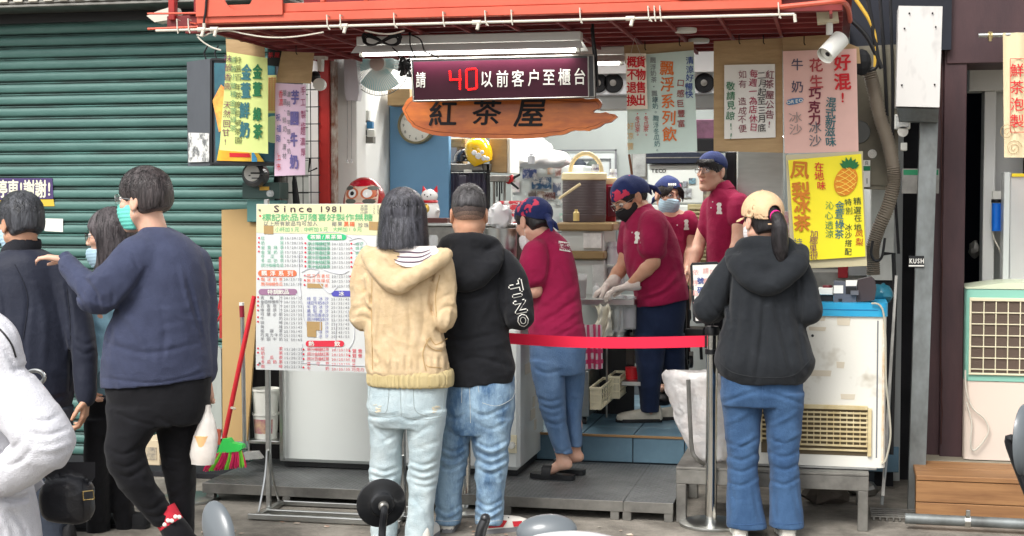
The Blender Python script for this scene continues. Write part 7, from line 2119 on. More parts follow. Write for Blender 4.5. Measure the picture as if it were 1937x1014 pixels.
garment(P,'jeans',m_denim_l,[([(716,694,851,.115),(735,693,849,.13),(765,692,846,.14),(790,696,842,.135),(806,704,834,.12)],{}),([(775,694,770,.11),(810,698,766,.10),(850,701,760,.085),(900,699,757,.08,.01),(940,698,756,.075,.01),(975,698,752,.075),(1016,702,750,.08)],{'k':.008}),([(775,764,846,.11),(810,768,842,.10),(850,773,836,.085),(900,772,829,.08,.01),(940,774,824,.075,.01),(975,770,820,.075),(1016,766,820,.08)],{'k':.008})],fold=(.011,(6,6,10),2),spots=[(p(728,905),.12,1.3),(p(798,905),.12,1.3),(p(768,800),.08,.8),(p(720,1000),.08,1),(p(795,1000),.08,1)],base=.55,strokes=[([(691,776),(706,789),(758,785)],-.011,4),([(764,790),(780,796),(838,781)],-.011,4),([(757,736),(758,790)],-.006,3),([(702,802),(733,832)],-.007,4),([(717,842),(757,818)],-.007,4),([(782,826),(815,804)],-.007,4),([(784,850),(826,836)],-.006,4)]+[([(x,y),(x+28,y+8),(x+56,y-2)],-.010,3.6)for x,y in((699,884),(699,897),(700,912),(773,872),(773,886),(774,901),(776,914))]+[([(x,y),(x+22,y+10),(x+44,y+2)],.007,4)for x,y in((702,890),(704,905),(776,880),(778,894))]+[([(778,940),(800,965),(816,1000)],-.007,4),([(705,940),(722,970),(744,990)],-.007,4)])
jn=[c for c in P.root.children if c.name.startswith('jeans')][0]
stitch(P,jn,'pocket_stitching',[[(700,733),(698,765),(704,778),(722,782),(732,775),(736,735)],[(782,736),(784,772),(798,784),(826,786),(838,776),(842,738)],[(757,732),(758,760),(759,788)],[(700,782),(728,789),(756,786)],[(762,788),(800,794),(836,788)]],M('stitch_grey',(150,160,160),.8),.0014)
wr_=MB();hh=Hit(jn,P.Y,.002)
q=random.Random(2)
for cx_w,cy_w in((711,773),(822,774)):
 for _ in range(16):
  x,y=cx_w+q.uniform(-5,5),cy_w+q.uniform(-7,7)
  wr_.tube([hh(x,y),hh(x+q.uniform(3,7),y+q.uniform(-1,1))],.0018,4)
part('frayed_patch',wr_,M('fray_cream',(226,214,190),.9),jn,kind='stuff')
for tx in(718,800):shoe(P,p(tx+4,1010,0),ground(tx,1021,0)+Vector((0,.15,0)),m_shoew,m_soleg)
# ---------------------------------------------------------------- man in the black hoodie
P=Person('man with fade haircut in a black hoodie with white sleeve lettering, from behind',7.0)
p=P.p
H=Head(p(887,407),182,0,0,1.1)
elR,wrR=p(985,600,-.03),p(940,575,.25);elL,wrL=p(815,600,0),p(850,575,.25)
P.body(H,p(887,462),[(p(835,500),elL,wrL),(p(952,500),elR,wrR)],[(p(868,760),p(858,880),p(848,985,.0),p(845,1006,.14)),(p(930,760),p(930,880),p(926,985,.0),p(958,1006,.08))],[p(890,500),p(893,620),p(900,735)],m_skin2,[(wrL,RIGHT*.5+FLAT,Vector((0,0,1)),RIGHT*-1),(wrR,RIGHT*-.5+FLAT,Vector((0,0,1)),RIGHT)],neck_r=.062)
P.hair(H,'short',hair_mat('hair_fade',(84,82,84),(26,24,26),.5),5)
zf=.042
def fade(X,Y,Z):
 x,y,z=H.loc(X,Y,Z)
 d=d_ell(x,y,z,(0,-.012,.033),(.0755+(.042-zf)*.02,.0955+(.042-zf)*.02,.0835))
 d=smax(d,-(z+zf+.2*y)+.006*vnoise(x*30,y*30,z*0),.004);d=smax(d,-d_ell(np.abs(x),y,z,(.088,.004,-.012),(.026,.030,.042)),.004)
 return smax(d,-d_ell(x,y,z,(0,.115,.0),(.075,.085,.07)),.01)*H.sc
for zf,rgb_,rgb2_ in((.042,(162,130,112),(124,100,88)),(.026,(128,106,94),(92,78,72)),(.010,(96,82,76),(58,50,50))):
 fd=Field(list(H.c-Vector((.14,)*3)),list(H.c+Vector((.14,)*3)),.0048)
 fd.put(fade,k=0)
 part('shaved_sides',fd.mesh('shaved_sides'),M('fade_hair',rgb_,.7,var=.45,vs=160,rgb2=rgb2_),P.root)
hd=garment(P,'hoodie',m_hood_b,[([(450,858,922,.075),(462,840,946,.09),(480,826,964,.11),(510,822,970,.125),(560,826,966,.135),(620,828,962,.14),(670,830,970,.145),(700,832,978,.15),(708,836,974,.145),(723,838,972,.14)],dict(e=2.4,tb=.05))],[(*dens([p(950,494),p(974,535),p(984,598,-.03)],[.066,.067,.062],4),.012),(*dens([p(984,598,-.03),p(970,596,.1),p(942,577,.21)],[.064,.054,.042],4),.02),(*dens([p(842,494),p(822,535),p(816,600)],[.064,.065,.06],4),.03),(*dens([p(816,600),p(824,590,.1),p(850,577,.21)],[.062,.052,.042],4),.02)],fold=(.012,(8,8,9),8),spots=[(elR,.12,1.3),(p(900,690,-.1),.16,1.4),(p(960,520,-.1),.07,.8)],base=.6,strokes=[([(836,546),(882,566),(930,548)],-.010,5),([(832,630),(870,644),(935,632)],-.010,5),([(834,648),(880,660),(945,650)],.006,6),([(846,694),(900,676),(966,694)],-.009,5),([(870,568),(866,600),(872,628)],-.006,5),([(930,560),(912,600),(905,626)],.007,7),([(946,500),(942,540),(948,590),(962,636)],-.015,4),([(962,604),(982,594),(1003,600)],-.009,4),([(958,580),(976,566),(996,566)],-.007,4),([(940,660),(955,690),(960,706)],-.008,4)])
hb1,hr1=dens([p(838,474,-.01),p(840,500,-.08),p(856,526,-.12),p(885,534,-.13),p(915,518,-.12),p(936,492,-.08),p(938,470,-.02)],[.028,.03,.034,.036,.034,.03,.028],4)
nb1,nr1=dens([p(848,468,.05),p(846,462,-.02),p(862,456,-.07),p(888,455,-.085),p(916,456,-.07),p(932,464,-.02),p(930,470,.05)],[.024]*7,4)
garment(P,'hood',m_hood_b,[],[(hb1,hr1,.03),(nb1,nr1,.03)],ell=[(p(887,496,-.09),(.10,.05,.075))],fold=(.012,(11,11,13),9),h=.006,k=.05,parent=hd)
ht=Hit(hd,6.9,.0025)
def sleeve(cx_s,cy_s,ang):
 ca,sa=math.cos(ang),math.sin(ang)
 return lambda x,y:ht(cx_s+x*ca-y*sa,cy_s+x*sa+y*ca)
for bold_,mt_s,offs in((.15,m_paperw,0),(.04,m_hood_b,.003)):
 b=MB();ht.off=.003+offs
 for ch,cx_s,cy_s,sz in(('T',976,541,31),('I',979,559,22),('N',985,580,28),('O',990,606,24)):
  ptext(b,ch,0,0,sz,0,bold=bold_,wid=1.15 if ch!='I' else 1.6,plane=sleeve(cx_s,cy_s,math.radians(78)))
 part('sleeve_lettering',b,mt_s,hd)
j2=garment(P,'jeans',m_denim_m,[([(706,838,974,.12),(735,836,977,.14),(770,835,976,.15),(800,834,970,.14),(818,838,966,.12)],{}),([(790,832,897,.12),(830,832,889,.105),(870,828,884,.095,.01),(900,826,878,.088,.01),(940,823,873,.085),(975,823,872,.082),(988,824,871,.08)],{'k':.008}),([(790,886,972,.12),(830,893,965,.105),(870,899,961,.1),(900,900,960,.095),(940,900,955,.09),(975,898,953,.088),(988,899,952,.086)],{'k':.008})],fold=(.013,(6,6,11),4),spots=[(p(850,890),.12,1.0),(p(930,880),.14,1.3),(p(848,975),.07,1.6),(p(925,975),.08,1.8),(p(892,820),.08,.6)],base=.6,strokes=[([(838,782),(866,792),(888,772)],-.012,4),([(891,776),(920,786),(968,762)],-.012,4),([(889,722),(890,800)],-.006,3),([(900,800),(930,812),(962,795)],-.008,4),([(842,812),(866,822),(884,810)],-.008,4)]+[([(x,y),(x+w*.45,y+13),(x+w,y-3)],-.012,3.6)for x,y,w in((832,842,54),(830,858,52),(828,876,50),(898,834,64),(898,851,64),(899,868,62),(901,884,58),(824,958,48),(824,972,48),(898,958,54),(899,972,54),(902,945,50))]+[([(x,y),(x+w*.5,y+12),(x+w,y)],.009,4)for x,y,w in((834,850,48),(831,867,48),(902,843,56),(903,860,54),(903,876,52),(828,965,42),(903,965,46))])
stitch(P,j2,'pocket_stitching',[[(888,722),(889,760),(890,800)],[(874,724),(873,762)],[(903,722),(906,742)],[(912,762),(940,768),(966,756),(974,742)],[(824,984),(846,986),(870,984)],[(900,984),(926,986),(951,984)]],M('stitch_sand',(186,190,186),.8),.0013)
for tx,tw,dv in((845,848,Vector((-.15,1,0))),(962,928,Vector((.9,.75,0)))):
 a=p(tw,985,0);gz=ground(tw,1008,0)
 a=Vector((a.x,a.y,.08));t_=Vector((a.x,a.y,.0))+dv.normalized()*.15
 o,he,d,r=shoe(P,a,t_,m_shoew,m_soleg,W=.046)
 h2=lambda u,w,z:he+d*u*.27+r*w+Vector((0,0,z))
 for sg in(-1,1):
  part('side_panel',MB().add([h2(.12,sg*.0395,.03),h2(.42,sg*.041,.028),h2(.5,sg*.043,.058),h2(.16,sg*.038,.075)],[(0,1,2,3)]),m_shoer,o)
  part('toe_panel',MB().add([h2(.62,sg*.050,.026),h2(.86,sg*.048,.024),h2(.8,sg*.040,.048),h2(.6,sg*.044,.052)],[(0,1,2,3)]),m_shoer,o)
 part('collar',MB().tube([h2(.06,-.03,.085),h2(.02,0,.09),h2(.06,.03,.085)],.008,6),m_shoer,o)
 part('laces',MB().tube([h2(.42,-.03,.078),h2(.45,.03,.078),h2(.52,-.03,.07),h2(.56,.03,.068)],.0025,5),m_ink,o)
# ---------------------------------------------------------------- woman in the tan cap
P=Person('woman in a tan cap with black ponytail, dark hooded jacket and wide blue jeans',7.2)
p=P.p
H=Head(p(1441,420),-158,3,0,1.05)
elL,wrL=p(1335,586,-.02),p(1385,565,.26);elR,wrR=p(1532,588,-.02),p(1492,565,.26)
P.body(H,p(1446,468),[(p(1392,500),elL,wrL),(p(1508,500),elR,wrR)],[(p(1408,760),p(1404,870),p(1404,985),p(1396,1008,.14)),(p(1478,760),p(1480,870),p(1486,985),p(1492,1008,.14))],[p(1446,500),p(1446,620),p(1443,735)],m_skin,[(wrL,RIGHT*.4+FLAT,Vector((0,0,1)),RIGHT*-1),(wrR,RIGHT*-.4+FLAT,Vector((0,0,1)),RIGHT)],neck_r=.047)
P.hair(H,'under',m_hair,7)
P.mask(H,m_maskw)
fd=Field(list(H.c-Vector((.2,.2,.12))),list(H.c+Vector((.2,.2,.2))),.005)
def capf(X,Y,Z):
 x,y,z=H.loc(X,Y,Z)
 z2=z-.18*(y+.02)
 d=d_ell(x,y,z,(0,-.010,.046),(.092,.113,.098))
 d=smax(d,-d_ell(x,y,z,(0,-.010,.040),(.086,.107,.094)),.003)
 d=smax(d,.018-z2,.004)
 d=smax(d,-d_ell(x,y,z,(0,-.125,.030),(.034,.05,.040)),.004)
 br=smax(np.sqrt((x/.075)**2+((y-.085)/.075)**2)-1,0*x-1,0)*.07
 br=smax(br,np.abs(z-.034+.25*np.abs(x)**1.5*6+.15*(y-.09))-.003,.003)
 br=smax(br,.07-y,.003)
 d=smin(d,br,.006)
 an=np.arctan2(x,y+.01);d=d+.0014*(np.abs(np.sin(an*3))<.05)
 return d*H.sc
fd.put(capf,k=0)
cp=part('cap',fd.mesh('cap'),m_capb,P.root)
part('button',MB().ell(H.w(0,-.01,.1435),.005,10),m_capb,cp)
part('strap',MB().tube([H.w(x,-.108+9*x*x,.006-.02)for x in(-.03,-.015,0,.015,.03)],.004,6),m_capb,cp)
pc=[H.w(0,-.10,.018),H.w(.0,-.135,.015),H.w(.004,-.145,-.03),H.w(.006,-.14,-.08),H.w(.01,-.138,-.13),H.w(.016,-.13,-.175),H.w(.02,-.12,-.205)]
pr_=[.022,.026,.034,.038,.034,.022,.006]
pp_,rr_=dens(pc,pr_,4)
fd=Field(*P.box(pp_,.07),.005);fd.chain(pp_,rr_,.01);fd.folds(.006,(40,40,4),3,base=1)
pt_=part('ponytail',fd.mesh('ponytail'),m_hair,P.root)
mb=MB();q=random.Random(4)
for _ in range(170):
 a0=q.uniform(0,6.28);pts=[]
 for i in range(0,len(pp_),2):
  rr=rr_[i]*(1.02+.0*i)+.001;a=a0+i*.02
  pts.append(pp_[i]+RIGHT*math.cos(a)*rr+FLAT*math.sin(a)*rr)
 pts[-1]+=Vector((q.uniform(-.01,.01),q.uniform(-.01,.01),-q.uniform(.0,.04)))
 mb.tube(pts,[.001]*(len(pts)-1)+[.0003],3)
part('strands',mb,m_hair,pt_,kind='stuff',smooth=80)
part('hair_tie',MB().lathe(H.w(0,-.118,.022),[(.022,-.009),(.028,-.006),(.03,0),(.028,.006),(.022,.009)],16,(H.w(0,-.135,.012)-H.w(0,-.10,.020))),m_pinkt,P.root)
jk=garment(P,'jacket',m_jack,[([(457,1414,1478,.065),(468,1396,1500,.085),(482,1382,1514,.10),(510,1378,1520,.115),(560,1376,1518,.125),(610,1368,1520,.145),(650,1356,1532,.165),(682,1347,1544,.185),(704,1354,1538,.18),(722,1372,1522,.16)],dict(e=2.3))],[(*dens([p(1396,492),p(1362,540),p(1336,584,-.02)],[.062,.068,.064],4),.012),(*dens([p(1336,584,-.02),p(1352,586,.1),p(1384,566,.22)],[.066,.054,.042],4),.02),(*dens([p(1500,492),p(1518,540),p(1530,588,-.02)],[.062,.066,.062],4),.012),(*dens([p(1530,588,-.02),p(1520,586,.1),p(1494,566,.22)],[.064,.052,.042],4),.02)],fold=(.009,(12,12,3.5),11),spots=[(elL,.12,1),(elR,.12,1),(p(1450,690),.25,.6)],base=.7,strokes=[([(1446,556),(1441,640),(1430,722)],-.018,5),([(1464,560),(1481,640),(1502,720)],-.018,5),([(1455,580),(1460,650),(1466,720)],.008,8),([(1414,545),(1406,620),(1394,712)],.009,7),([(1398,550),(1392,630),(1378,705)],-.009,5),([(1426,560),(1422,630),(1412,715)],-.009,5),([(1500,545),(1510,620),(1524,700)],-.011,5),([(1486,556),(1498,630),(1512,700)],.008,6),([(1386,500),(1379,560),(1381,616)],-.016,4),([(1512,500),(1516,560),(1514,614)],-.016,4),([(1338,535),(1350,580),(1374,604)],-.010,4),([(1322,560),(1334,590),(1350,608)],-.008,4),([(1522,540),(1534,575),(1544,600)],-.008,4)],cuts=[(p(1458,556,-.140),p(1438,722,-.185),.006),(p(1464,556,-.140),p(1500,722,-.185),.005),(p(1400,600,-.15),p(1384,722,-.19),.004)])
hb1,hr1=dens([p(1384,480,-.0),p(1396,508,-.08),p(1424,532,-.12),p(1456,540,-.13),p(1490,520,-.12),p(1512,496,-.08),p(1514,474,-.0)],[.03,.032,.036,.038,.036,.034,.03],4)
nb1,nr1=dens([p(1412,470,.05),p(1404,466,-.02),p(1420,460,-.07),p(1450,460,-.08),p(1484,462,-.06),p(1492,468,-.0),p(1490,474,.05)],[.022]*7,4)
garment(P,'hood',m_jack,[],[(hb1,hr1,.03),(nb1,nr1,.03)],ell=[(p(1450,498,-.085),(.14,.05,.07))],fold=(.008,(9,9,9),12),h=.006,k=.05,parent=jk)
stitch(P,jk,'hem_seam',[[(1357,680),(1385,704),(1440,714),(1500,710),(1534,678)]],M('seam_dark',(40,42,45),.8),.0016)
j3=garment(P,'jeans',m_denim_b,[([(690,1362,1524,.12),(715,1361,1522,.14),(745,1362,1521,.145),(765,1364,1520,.13)],{}),([(740,1362,1444,.12),(790,1369,1440,.10),(840,1373,1436,.09),(880,1375,1433,.088),(930,1374,1438,.09),(996,1373,1451,.10)],{'k':.008}),([(740,1440,1522,.12),(790,1446,1518,.10),(840,1452,1513,.09),(880,1456,1510,.088),(930,1456,1514,.09),(995,1455,1521,.10)],{'k':.008})],fold=(.011,(6,6,8),14),spots=[(p(1404,860),.13,1.0),(p(1482,860),.13,1.0),(p(1442,755),.1,.8)],base=.55,strokes=[([(1366,762),(1400,750),(1438,738)],-.010,4),([(1447,740),(1484,752),(1518,764)],-.010,4),([(1442,700),(1443,745)],-.007,3)]+[([(x,y),(x+28,y+9),(x+58,y-6)],-.009,3.8)for x,y in((1374,836),(1375,862),(1376,884),(1374,910),(1456,830),(1457,856),(1458,880),(1456,908))]+[([(x,y),(x+26,y-10),(x+54,y-26)],.007,4.5)for x,y in((1373,800),(1376,850),(1454,806),(1458,848))]+[([(1384,925),(1392,955),(1388,985)],-.008,4),([(1425,925),(1430,955),(1438,988)],-.007,4),([(1468,925),(1466,955),(1470,985)],-.008,4),([(1500,925),(1508,960),(1514,988)],-.007,4)])
stitch(P,j3,'seam_line',[[(1375,990),(1410,993),(1448,990)],[(1457,989),(1490,992),(1518,989)],[(1442,720),(1443,760)]],M('seam_blue',(54,84,124),.8),.0018)
for tx in(1400,1490):shoe(P,Vector((p(tx,985).x,7.2,.07)),Vector((p(tx,985).x-.02,7.36,0)),m_shoew,m_whitep)
# ---------------------------------------------------------------- staff
def polo_bits(P,obj,crest,buttons=None,back=None):
 h=Hit(obj,P.Y,.002)
 if crest:
  cx_c,cy_c,s=crest
  mb=MB()
  pts=[(0,-10),(4,-9),(5,-5),(3,-2),(5,2),(4,6),(6,9),(6,12),(-5,12),(-5,9),(-3,6),(-4,1),(-3,-3),(-5,-6),(-3,-9)]
  vs=[h(cx_c+x*s,cy_c+y*s)for x,y in pts];cen=h(cx_c,cy_c)
  mb.add([cen]+vs,[(0,i+1,(i+1)%len(vs)+1)for i in range(len(vs))])
  part('crest',mb,m_paperw,obj)
 if buttons:
  for x,y in buttons:part('button',MB().ell(h(x,y),.005,8),m_pearl,obj)
def scarf(P,H,red=(),tail=True,deep=.0,seed=1,zline=.030,knot=None):
 fd=Field(list(H.c-Vector((.19,)*3)),list(H.c+Vector((.19,)*3)),.0048)
 def fn(X,Y,Z):
  x,y,z=H.loc(X,Y,Z)
  d=d_ell(x,y,z,(0,-.014,.040),(.083,.104,.089))
  d=smin(d,d_ell(x,y,z,(0,-.078,.02-deep),(.066,.062,.06)),.04)
  d=smax(d,zline-z-.55*np.clip(-y,-.02,.2)*(1+deep*10),.006)
  d=smax(d,-d_ell(x,y,z,(0,.13,-.03),(.1,.08,.07)),.006)
  d=d+(vnoise(x*22+seed,y*22,z*14)-.5)*.010
  return d*H.sc
 fd.put(fn,k=0)
 o=part('head_scarf',fd.mesh('head_scarf'),m_band,P.root)
 o.data.materials.append(m_bandr)
 if red:
  me=o.data
  for pl_ in me.polygons:
   x,y,z=[float(v)for v in H.loc(*pl_.center)]
   for(a,b_,c_,r_)in red:
    if(x-a)**2+(y-b_)**2+(z-c_)**2<(r_*(.7+.6*mnoise.noise(Vector((x,y,z))*60)))**2:pl_.material_index=1
 if tail:
  kx=knot or(0,-.13,.0)
  tb=Field(list(H.w(*kx)-Vector((.14,)*3)),list(H.w(*kx)+Vector((.14,)*3)),.005)
  tb.ell(H.w(*kx),(.022,.022,.018),.01)
  tb.chain([H.w(*kx),H.w(kx[0]-.02,kx[1]-.03,kx[2]-.05),H.w(kx[0]-.03,kx[1]-.035,kx[2]-.09)],[.012,.016,.008],.01)
  tb.chain([H.w(*kx),H.w(kx[0]+.02,kx[1]-.015,kx[2]-.05),H.w(kx[0]+.03,kx[1]-.02,kx[2]-.08)],[.012,.014,.006],.01)
  part('scarf_knot',tb.mesh('scarf_knot'),m_band,o)
 return o
P=Person('worker in crimson polo, navy head scarf, cropped jeans and black sandals on the platform',7.96,'tea stand staff in crimson polo shirts')
p=P.p
H=Head(p(1007,421),-138,22,0,1.06)
el,wr=p(1012,549,-.13),p(966,548,-.06)
fe2,fw2=p(1010,545,.16),p(975,548,.2)
P.body(H,p(1030,452),[(p(1016,482,-.13),el,wr),(p(1050,480,.12),fe2,fw2)],[(p(1035,700,-.05),p(1048,790,-.05),p(1066,876,-.05),p(1030,896,-.03)),(p(1078,700,.1),p(1084,780,.1),p(1088,862,.12),p(1058,878,.14))],[p(1042,480),p(1050,560),p(1055,650)],m_skin,[(wr,-RIGHT+FLAT*.3,Vector((0,0,-1)),FLAT,{'curl':30}),(fw2,-RIGHT,Vector((0,0,-1)),-FLAT,{'curl':30})],neck_r=.05)
P.hair(H,'under',m_hair,2)
P.eyes(H,lips=False)
P.mask(H,m_maskw,drop=.045)
scarf(P,H,[(-.05,.06,.09,.03),(-.07,.0,.07,.03),(-.05,-.03,.11,.035),(.02,-.06,.12,.03),(-.06,-.07,.05,.03),(-.02,.03,.135,.03),(-.04,-.1,.07,.025),(-.075,-.03,.03,.02)],seed=2,zline=.034,knot=(-.01,-.125,-.015))
po=garment(P,'polo_shirt',m_polo,[([(438,1014,1052,.06),(448,1008,1066,.09),(462,1000,1078,.13),(490,996,1088,.15),(530,1000,1096,.155),(575,1006,1101,.155),(615,1000,1106,.165),(644,997,1112,.17)],dict(e=2.2))],[(*dens([p(1014,476,-.12),p(1009,500,-.14),p(1011,524,-.14)],[.065,.064,.062],4),.03),(*dens([p(1046,476,.1),p(1040,522,.14)],[.06,.06],4),.03)],fold=(.012,(7,7,9),21),spots=[(p(1010,520,-.12),.08,1),(p(1030,600,-.1),.15,1.1),(p(1020,640,-.1),.12,1.0)],base=.6,strokes=[([(1100,560),(1066,584),(1020,614)],-.011,5),([(1103,580),(1070,604),(1032,630)],.008,5),([(1086,538),(1044,572),(1018,590)],-.008,5),([(1106,604),(1080,622),(1052,636)],-.008,4),([(1036,466),(1042,495),(1034,530)],-.016,4),([(1060,500),(1076,530),(1082,560)],-.006,5),([(1010,588),(1004,612),(1003,636)],-.009,4)])
part('collar',MB().lathe(p(1031,446),[(.056,-.03),(.064,-.024),(.060,.022),(.054,.026)],22,(H.w(0,-.02,0)-p(1034,458)),cap=False),m_polo,po)
h=Hit(po,P.Y,.0025);b=MB()
sk_=lambda x,y:h(1067+x*.95+y*.10,466+y+x*.16)
b.grid(lambda u,v:sk_(-10+22*u,-9+18*v),6,5);part('back_print',b,m_paperw,po)
h.off=.0042;b=MB();ptext(b,'紅茶屋',-6,0,8.5,0,step=7,bold=.05,plane=lambda x,y:h(1067+x*.95+y*.10,466+y*1.6+x*.16));part('back_lettering',b,m_polo,po)
garment(P,'cropped_jeans',m_denim_w,[([(636,1000,1110,.15),(660,1000,1110,.155),(690,1001,1108,.15),(706,1006,1106,.13)],{}),([(680,1001,1068,.12,-.04),(720,1007,1069,.11,-.05),(760,1018,1070,.10,-.05),(790,1026,1071,.09,-.05),(820,1037,1076,.08,-.05),(856,1049,1084,.072,-.05)],{'k':.008}),([(680,1052,1109,.12,.08),(740,1062,1105,.10,.1),(790,1068,1100,.085,.11),(843,1076,1102,.075,.12)],{'k':.008})],fold=(.009,(7,7,10),22),spots=[(p(1045,770,-.1),.14,1.1)],base=.55,strokes=[([(x,y),(x+w*.5,y+8),(x+w,y)],-.009,3.6)for x,y,w in((1016,752,50),(1020,766,48),(1024,780,46),(1030,796,42),(1046,848,34),(1068,770,32),(1070,800,28))]+[([(1004,690),(1030,706),(1064,700)],-.009,4)])
def sandal(a,tp):
 """slide under the bare foot"""
 d=Vector((tp.x-a.x,tp.y-a.y,0)).normalized();r=Vector((d.y,-d.x,0));z0=.1002
 o0=Vector((a.x,a.y,z0))-d*.055
 prof_=[(-.01,.0),(0,.022),(.06,.032),(.3,.034),(.7,.048),(.9,.042),(1.0,.022),(1.02,0)]
 pts=[o0+d*(u*.25)+r*w for u,w in prof_]+[o0+d*(u*.25)-r*w for u,w in prof_[1:-1][::-1]]
 o=part('sandal',MB().prism(pts,.028,Vector((0,0,1))),m_black,P.root)
 part('strap',MB().grid(lambda u,v:o0+d*(.12+.055*v)+r*(.05*math.cos(math.pi*u))+Vector((0,0,.02+.06*math.sin(math.pi*u))),14,3),m_black,o,smooth=80)
sandal(p(1068,876,-.05),p(1030,896,-.03));sandal(p(1088,862,.12),p(1058,878,.14))
P=Person('big worker in crimson polo, black mask and clear gloves bending over the steel table',9.07,'tea stand staff in crimson polo shirts')
p=P.p
H=Head(p(1190,376),-62,30,-8,1.12)
e1,w1=p(1236,497,-.2),p(1190,541,-.2);e2,w2=p(1178,505,.05),p(1150,540,-.02)
P.body(H,p(1218,408),[(p(1238,425,-.14),e1,w1),(p(1194,430,.12),e2,w2)],[(p(1226,600,-.05),p(1228,700,-.05),p(1230,782,-.02),p(1195,795,-.05)),(p(1268,600,.1),p(1272,700,.1),p(1284,785,.12),p(1262,798,.1))],[p(1232,440),p(1238,500),p(1246,570)],m_skin2,[(w1,-RIGHT+Vector((0,0,-.25)),Vector((0,0,-1)),FLAT,{'curl':32,'L':1.05}),(w2,-RIGHT*.8+Vector((0,0,-.6)),Vector((0,0,-1))+RIGHT,-FLAT,{'curl':40,'L':1.05})],neck_r=.062)
def gloves(ws):
 pts=[Vector(a[0])for a in ws]+[Vector(a[0])+Vector(a[1]).normalized()*.2 for a in ws]
 fd=Field(*P.box(pts,.07),.0042)
 for a in ws:
  put_hand(fd,*a[:4],**dict(a[4],inf=.0028));d=Vector(a[1]).normalized()
  fd.cap(a[0]-d*.05,a[0],.040,.031,.01)
 fd.folds(.003,(40,40,40),3)
 return part('gloves',fd.mesh('gloves'),M('glove_clear',(236,226,218),.3,alpha=.72,bump=.3,bs=60),P.root)
gloves([(w1,-RIGHT+Vector((0,0,-.25)),Vector((0,0,-1)),FLAT,{'curl':32,'L':1.05}),(w2,-RIGHT*.8+Vector((0,0,-.6)),Vector((0,0,-1))+RIGHT,-FLAT,{'curl':40,'L':1.05})])
P.hair(H,'under',m_hair,4)
P.eyes(H,.3);P.glasses(H,m_steeld)
P.mask(H,m_maskk)
sc4=scarf(P,H,[(-.05,.08,.07,.055),(-.075,.04,.06,.03),(-.06,.09,.05,.03),(.0,-.04,.14,.025),(-.03,-.07,.125,.02),(.04,.08,.08,.04)],seed=5,deep=.015,zline=.028)
po=garment(P,'polo_shirt',m_polo,[([(392,1202,1234,.07),(402,1192,1250,.11),(420,1182,1266,.15),(448,1178,1281,.175),(480,1178,1290,.19),(520,1186,1297,.195),(552,1198,1303,.19),(572,1200,1303,.185)],dict(e=2.2,tb=.16))],[(*dens([p(1236,420,-.12),p(1236,445,-.17),p(1234,470,-.19)],[.08,.078,.074],4),.03),(*dens([p(1196,424,.1),p(1186,472,.09)],[.07,.062],4),.03)],fold=(.012,(6,6,9),25),spots=[(p(1235,470,-.15),.09,1),(p(1240,545,-.15),.2,.9)],base=.6,strokes=[([(1281,504),(1250,540),(1206,556)],-.012,5),([(1294,522),(1258,554),(1222,566)],-.010,5),([(1288,514),(1254,548),(1214,562)],.008,4),([(1202,478),(1194,512),(1196,535)],-.010,5),([(1212,430),(1212,455),(1216,476)],-.014,4),([(1256,420),(1264,450),(1256,476)],-.010,5),([(1270,460),(1280,500),(1292,530)],-.007,6)])
part('collar',MB().lathe(p(1216,402),[(.066,-.04),(.078,-.03),(.070,.022),(.064,.026)],22,(H.w(0,-.02,-.02)-p(1222,420)),cap=False),m_polo,po)
polo_bits(P,po,(1205,448,1.05),[(1196,440)])
garment(P,'trousers',m_navy_t,[([(550,1200,1300,.15),(590,1197,1298,.16),(625,1196,1294,.155),(650,1198,1292,.14)],{}),([(630,1197,1262,.12,-.04),(680,1202,1257,.11,-.05),(720,1206,1251,.10,-.05),(760,1210,1247,.085,-.03),(778,1211,1247,.08,-.02)],{'k':.008}),([(630,1236,1296,.12,.08),(690,1250,1296,.105,.1),(740,1266,1296,.085,.12),(782,1274,1298,.08,.12)],{'k':.008})],fold=(.009,(7,7,15),26),spots=[(p(1228,700,-.1),.12,.8)],base=.55)
m_trn=M('trainer_grey',(190,186,172),.7,var=.2,vs=20)
for a,t_ in((p(1232,780,-.02),p(1195,795,-.05)),(p(1288,785,.12),p(1262,798,.1))):
 a=Vector((a.x,a.y,.34));t_=Vector((t_.x,t_.y,.2615));shoe(P,a,t_,m_trn,m_black,L=.28,W=.05,h=.09)
P=Person('worker in crimson polo and pale blue mask with black fringe at the back',10.0,'tea stand staff in crimson polo shirts')
p=P.p
H=Head(p(1264,371),22,8,6,1.05)
P.body(H,p(1266,403),[(p(1246,415),p(1240,470),p(1244,515,-.1)),(p(1300,415),p(1308,468),p(1300,508,-.1))],[(p(1256,560),p(1256,640),p(1256,730),p(1252,736,-.12)),(p(1290,560),p(1290,640),p(1290,730),p(1292,736,-.12))],[p(1270,420),p(1272,480),p(1272,540)],m_skin,[(p(1244,515,-.1),Vector((0,0,-1)),RIGHT,-FLAT),(p(1300,508,-.1),Vector((0,0,-1))-FLAT*.5,-RIGHT,-FLAT)],neck_r=.045)
P.hair(H,'under',m_hair,6)
fr=MB();q=random.Random(3)
for _ in range(90):
 x=q.uniform(-.07,.07)
 if abs(x-.012)<.02:continue
 sgn=1 if x>.01 else-1
 fr.tube([H.w(x*.6,.088-x*x*4,.075),H.w(x*.85+sgn*.006,.102-x*x*6,.05),H.w(x+sgn*.012,.097-x*x*8,.040-abs(x)*.35),H.w(x+sgn*.018,.086-x*x*8,.030-abs(x)*.8)],[.004,.0045,.003,.0008],4)
part('fringe',fr,m_hair,P.root,kind='stuff',smooth=80)
P.eyes(H);P.mask(H,m_maskb)
scarf(P,H,[(-.06,.05,.075,.035),(-.075,.02,.05,.02)],seed=8,zline=.048)
h=Hit([c for c in P.root.children if c.name.startswith('head_scarf')][0],P.Y,.003);b=MB()
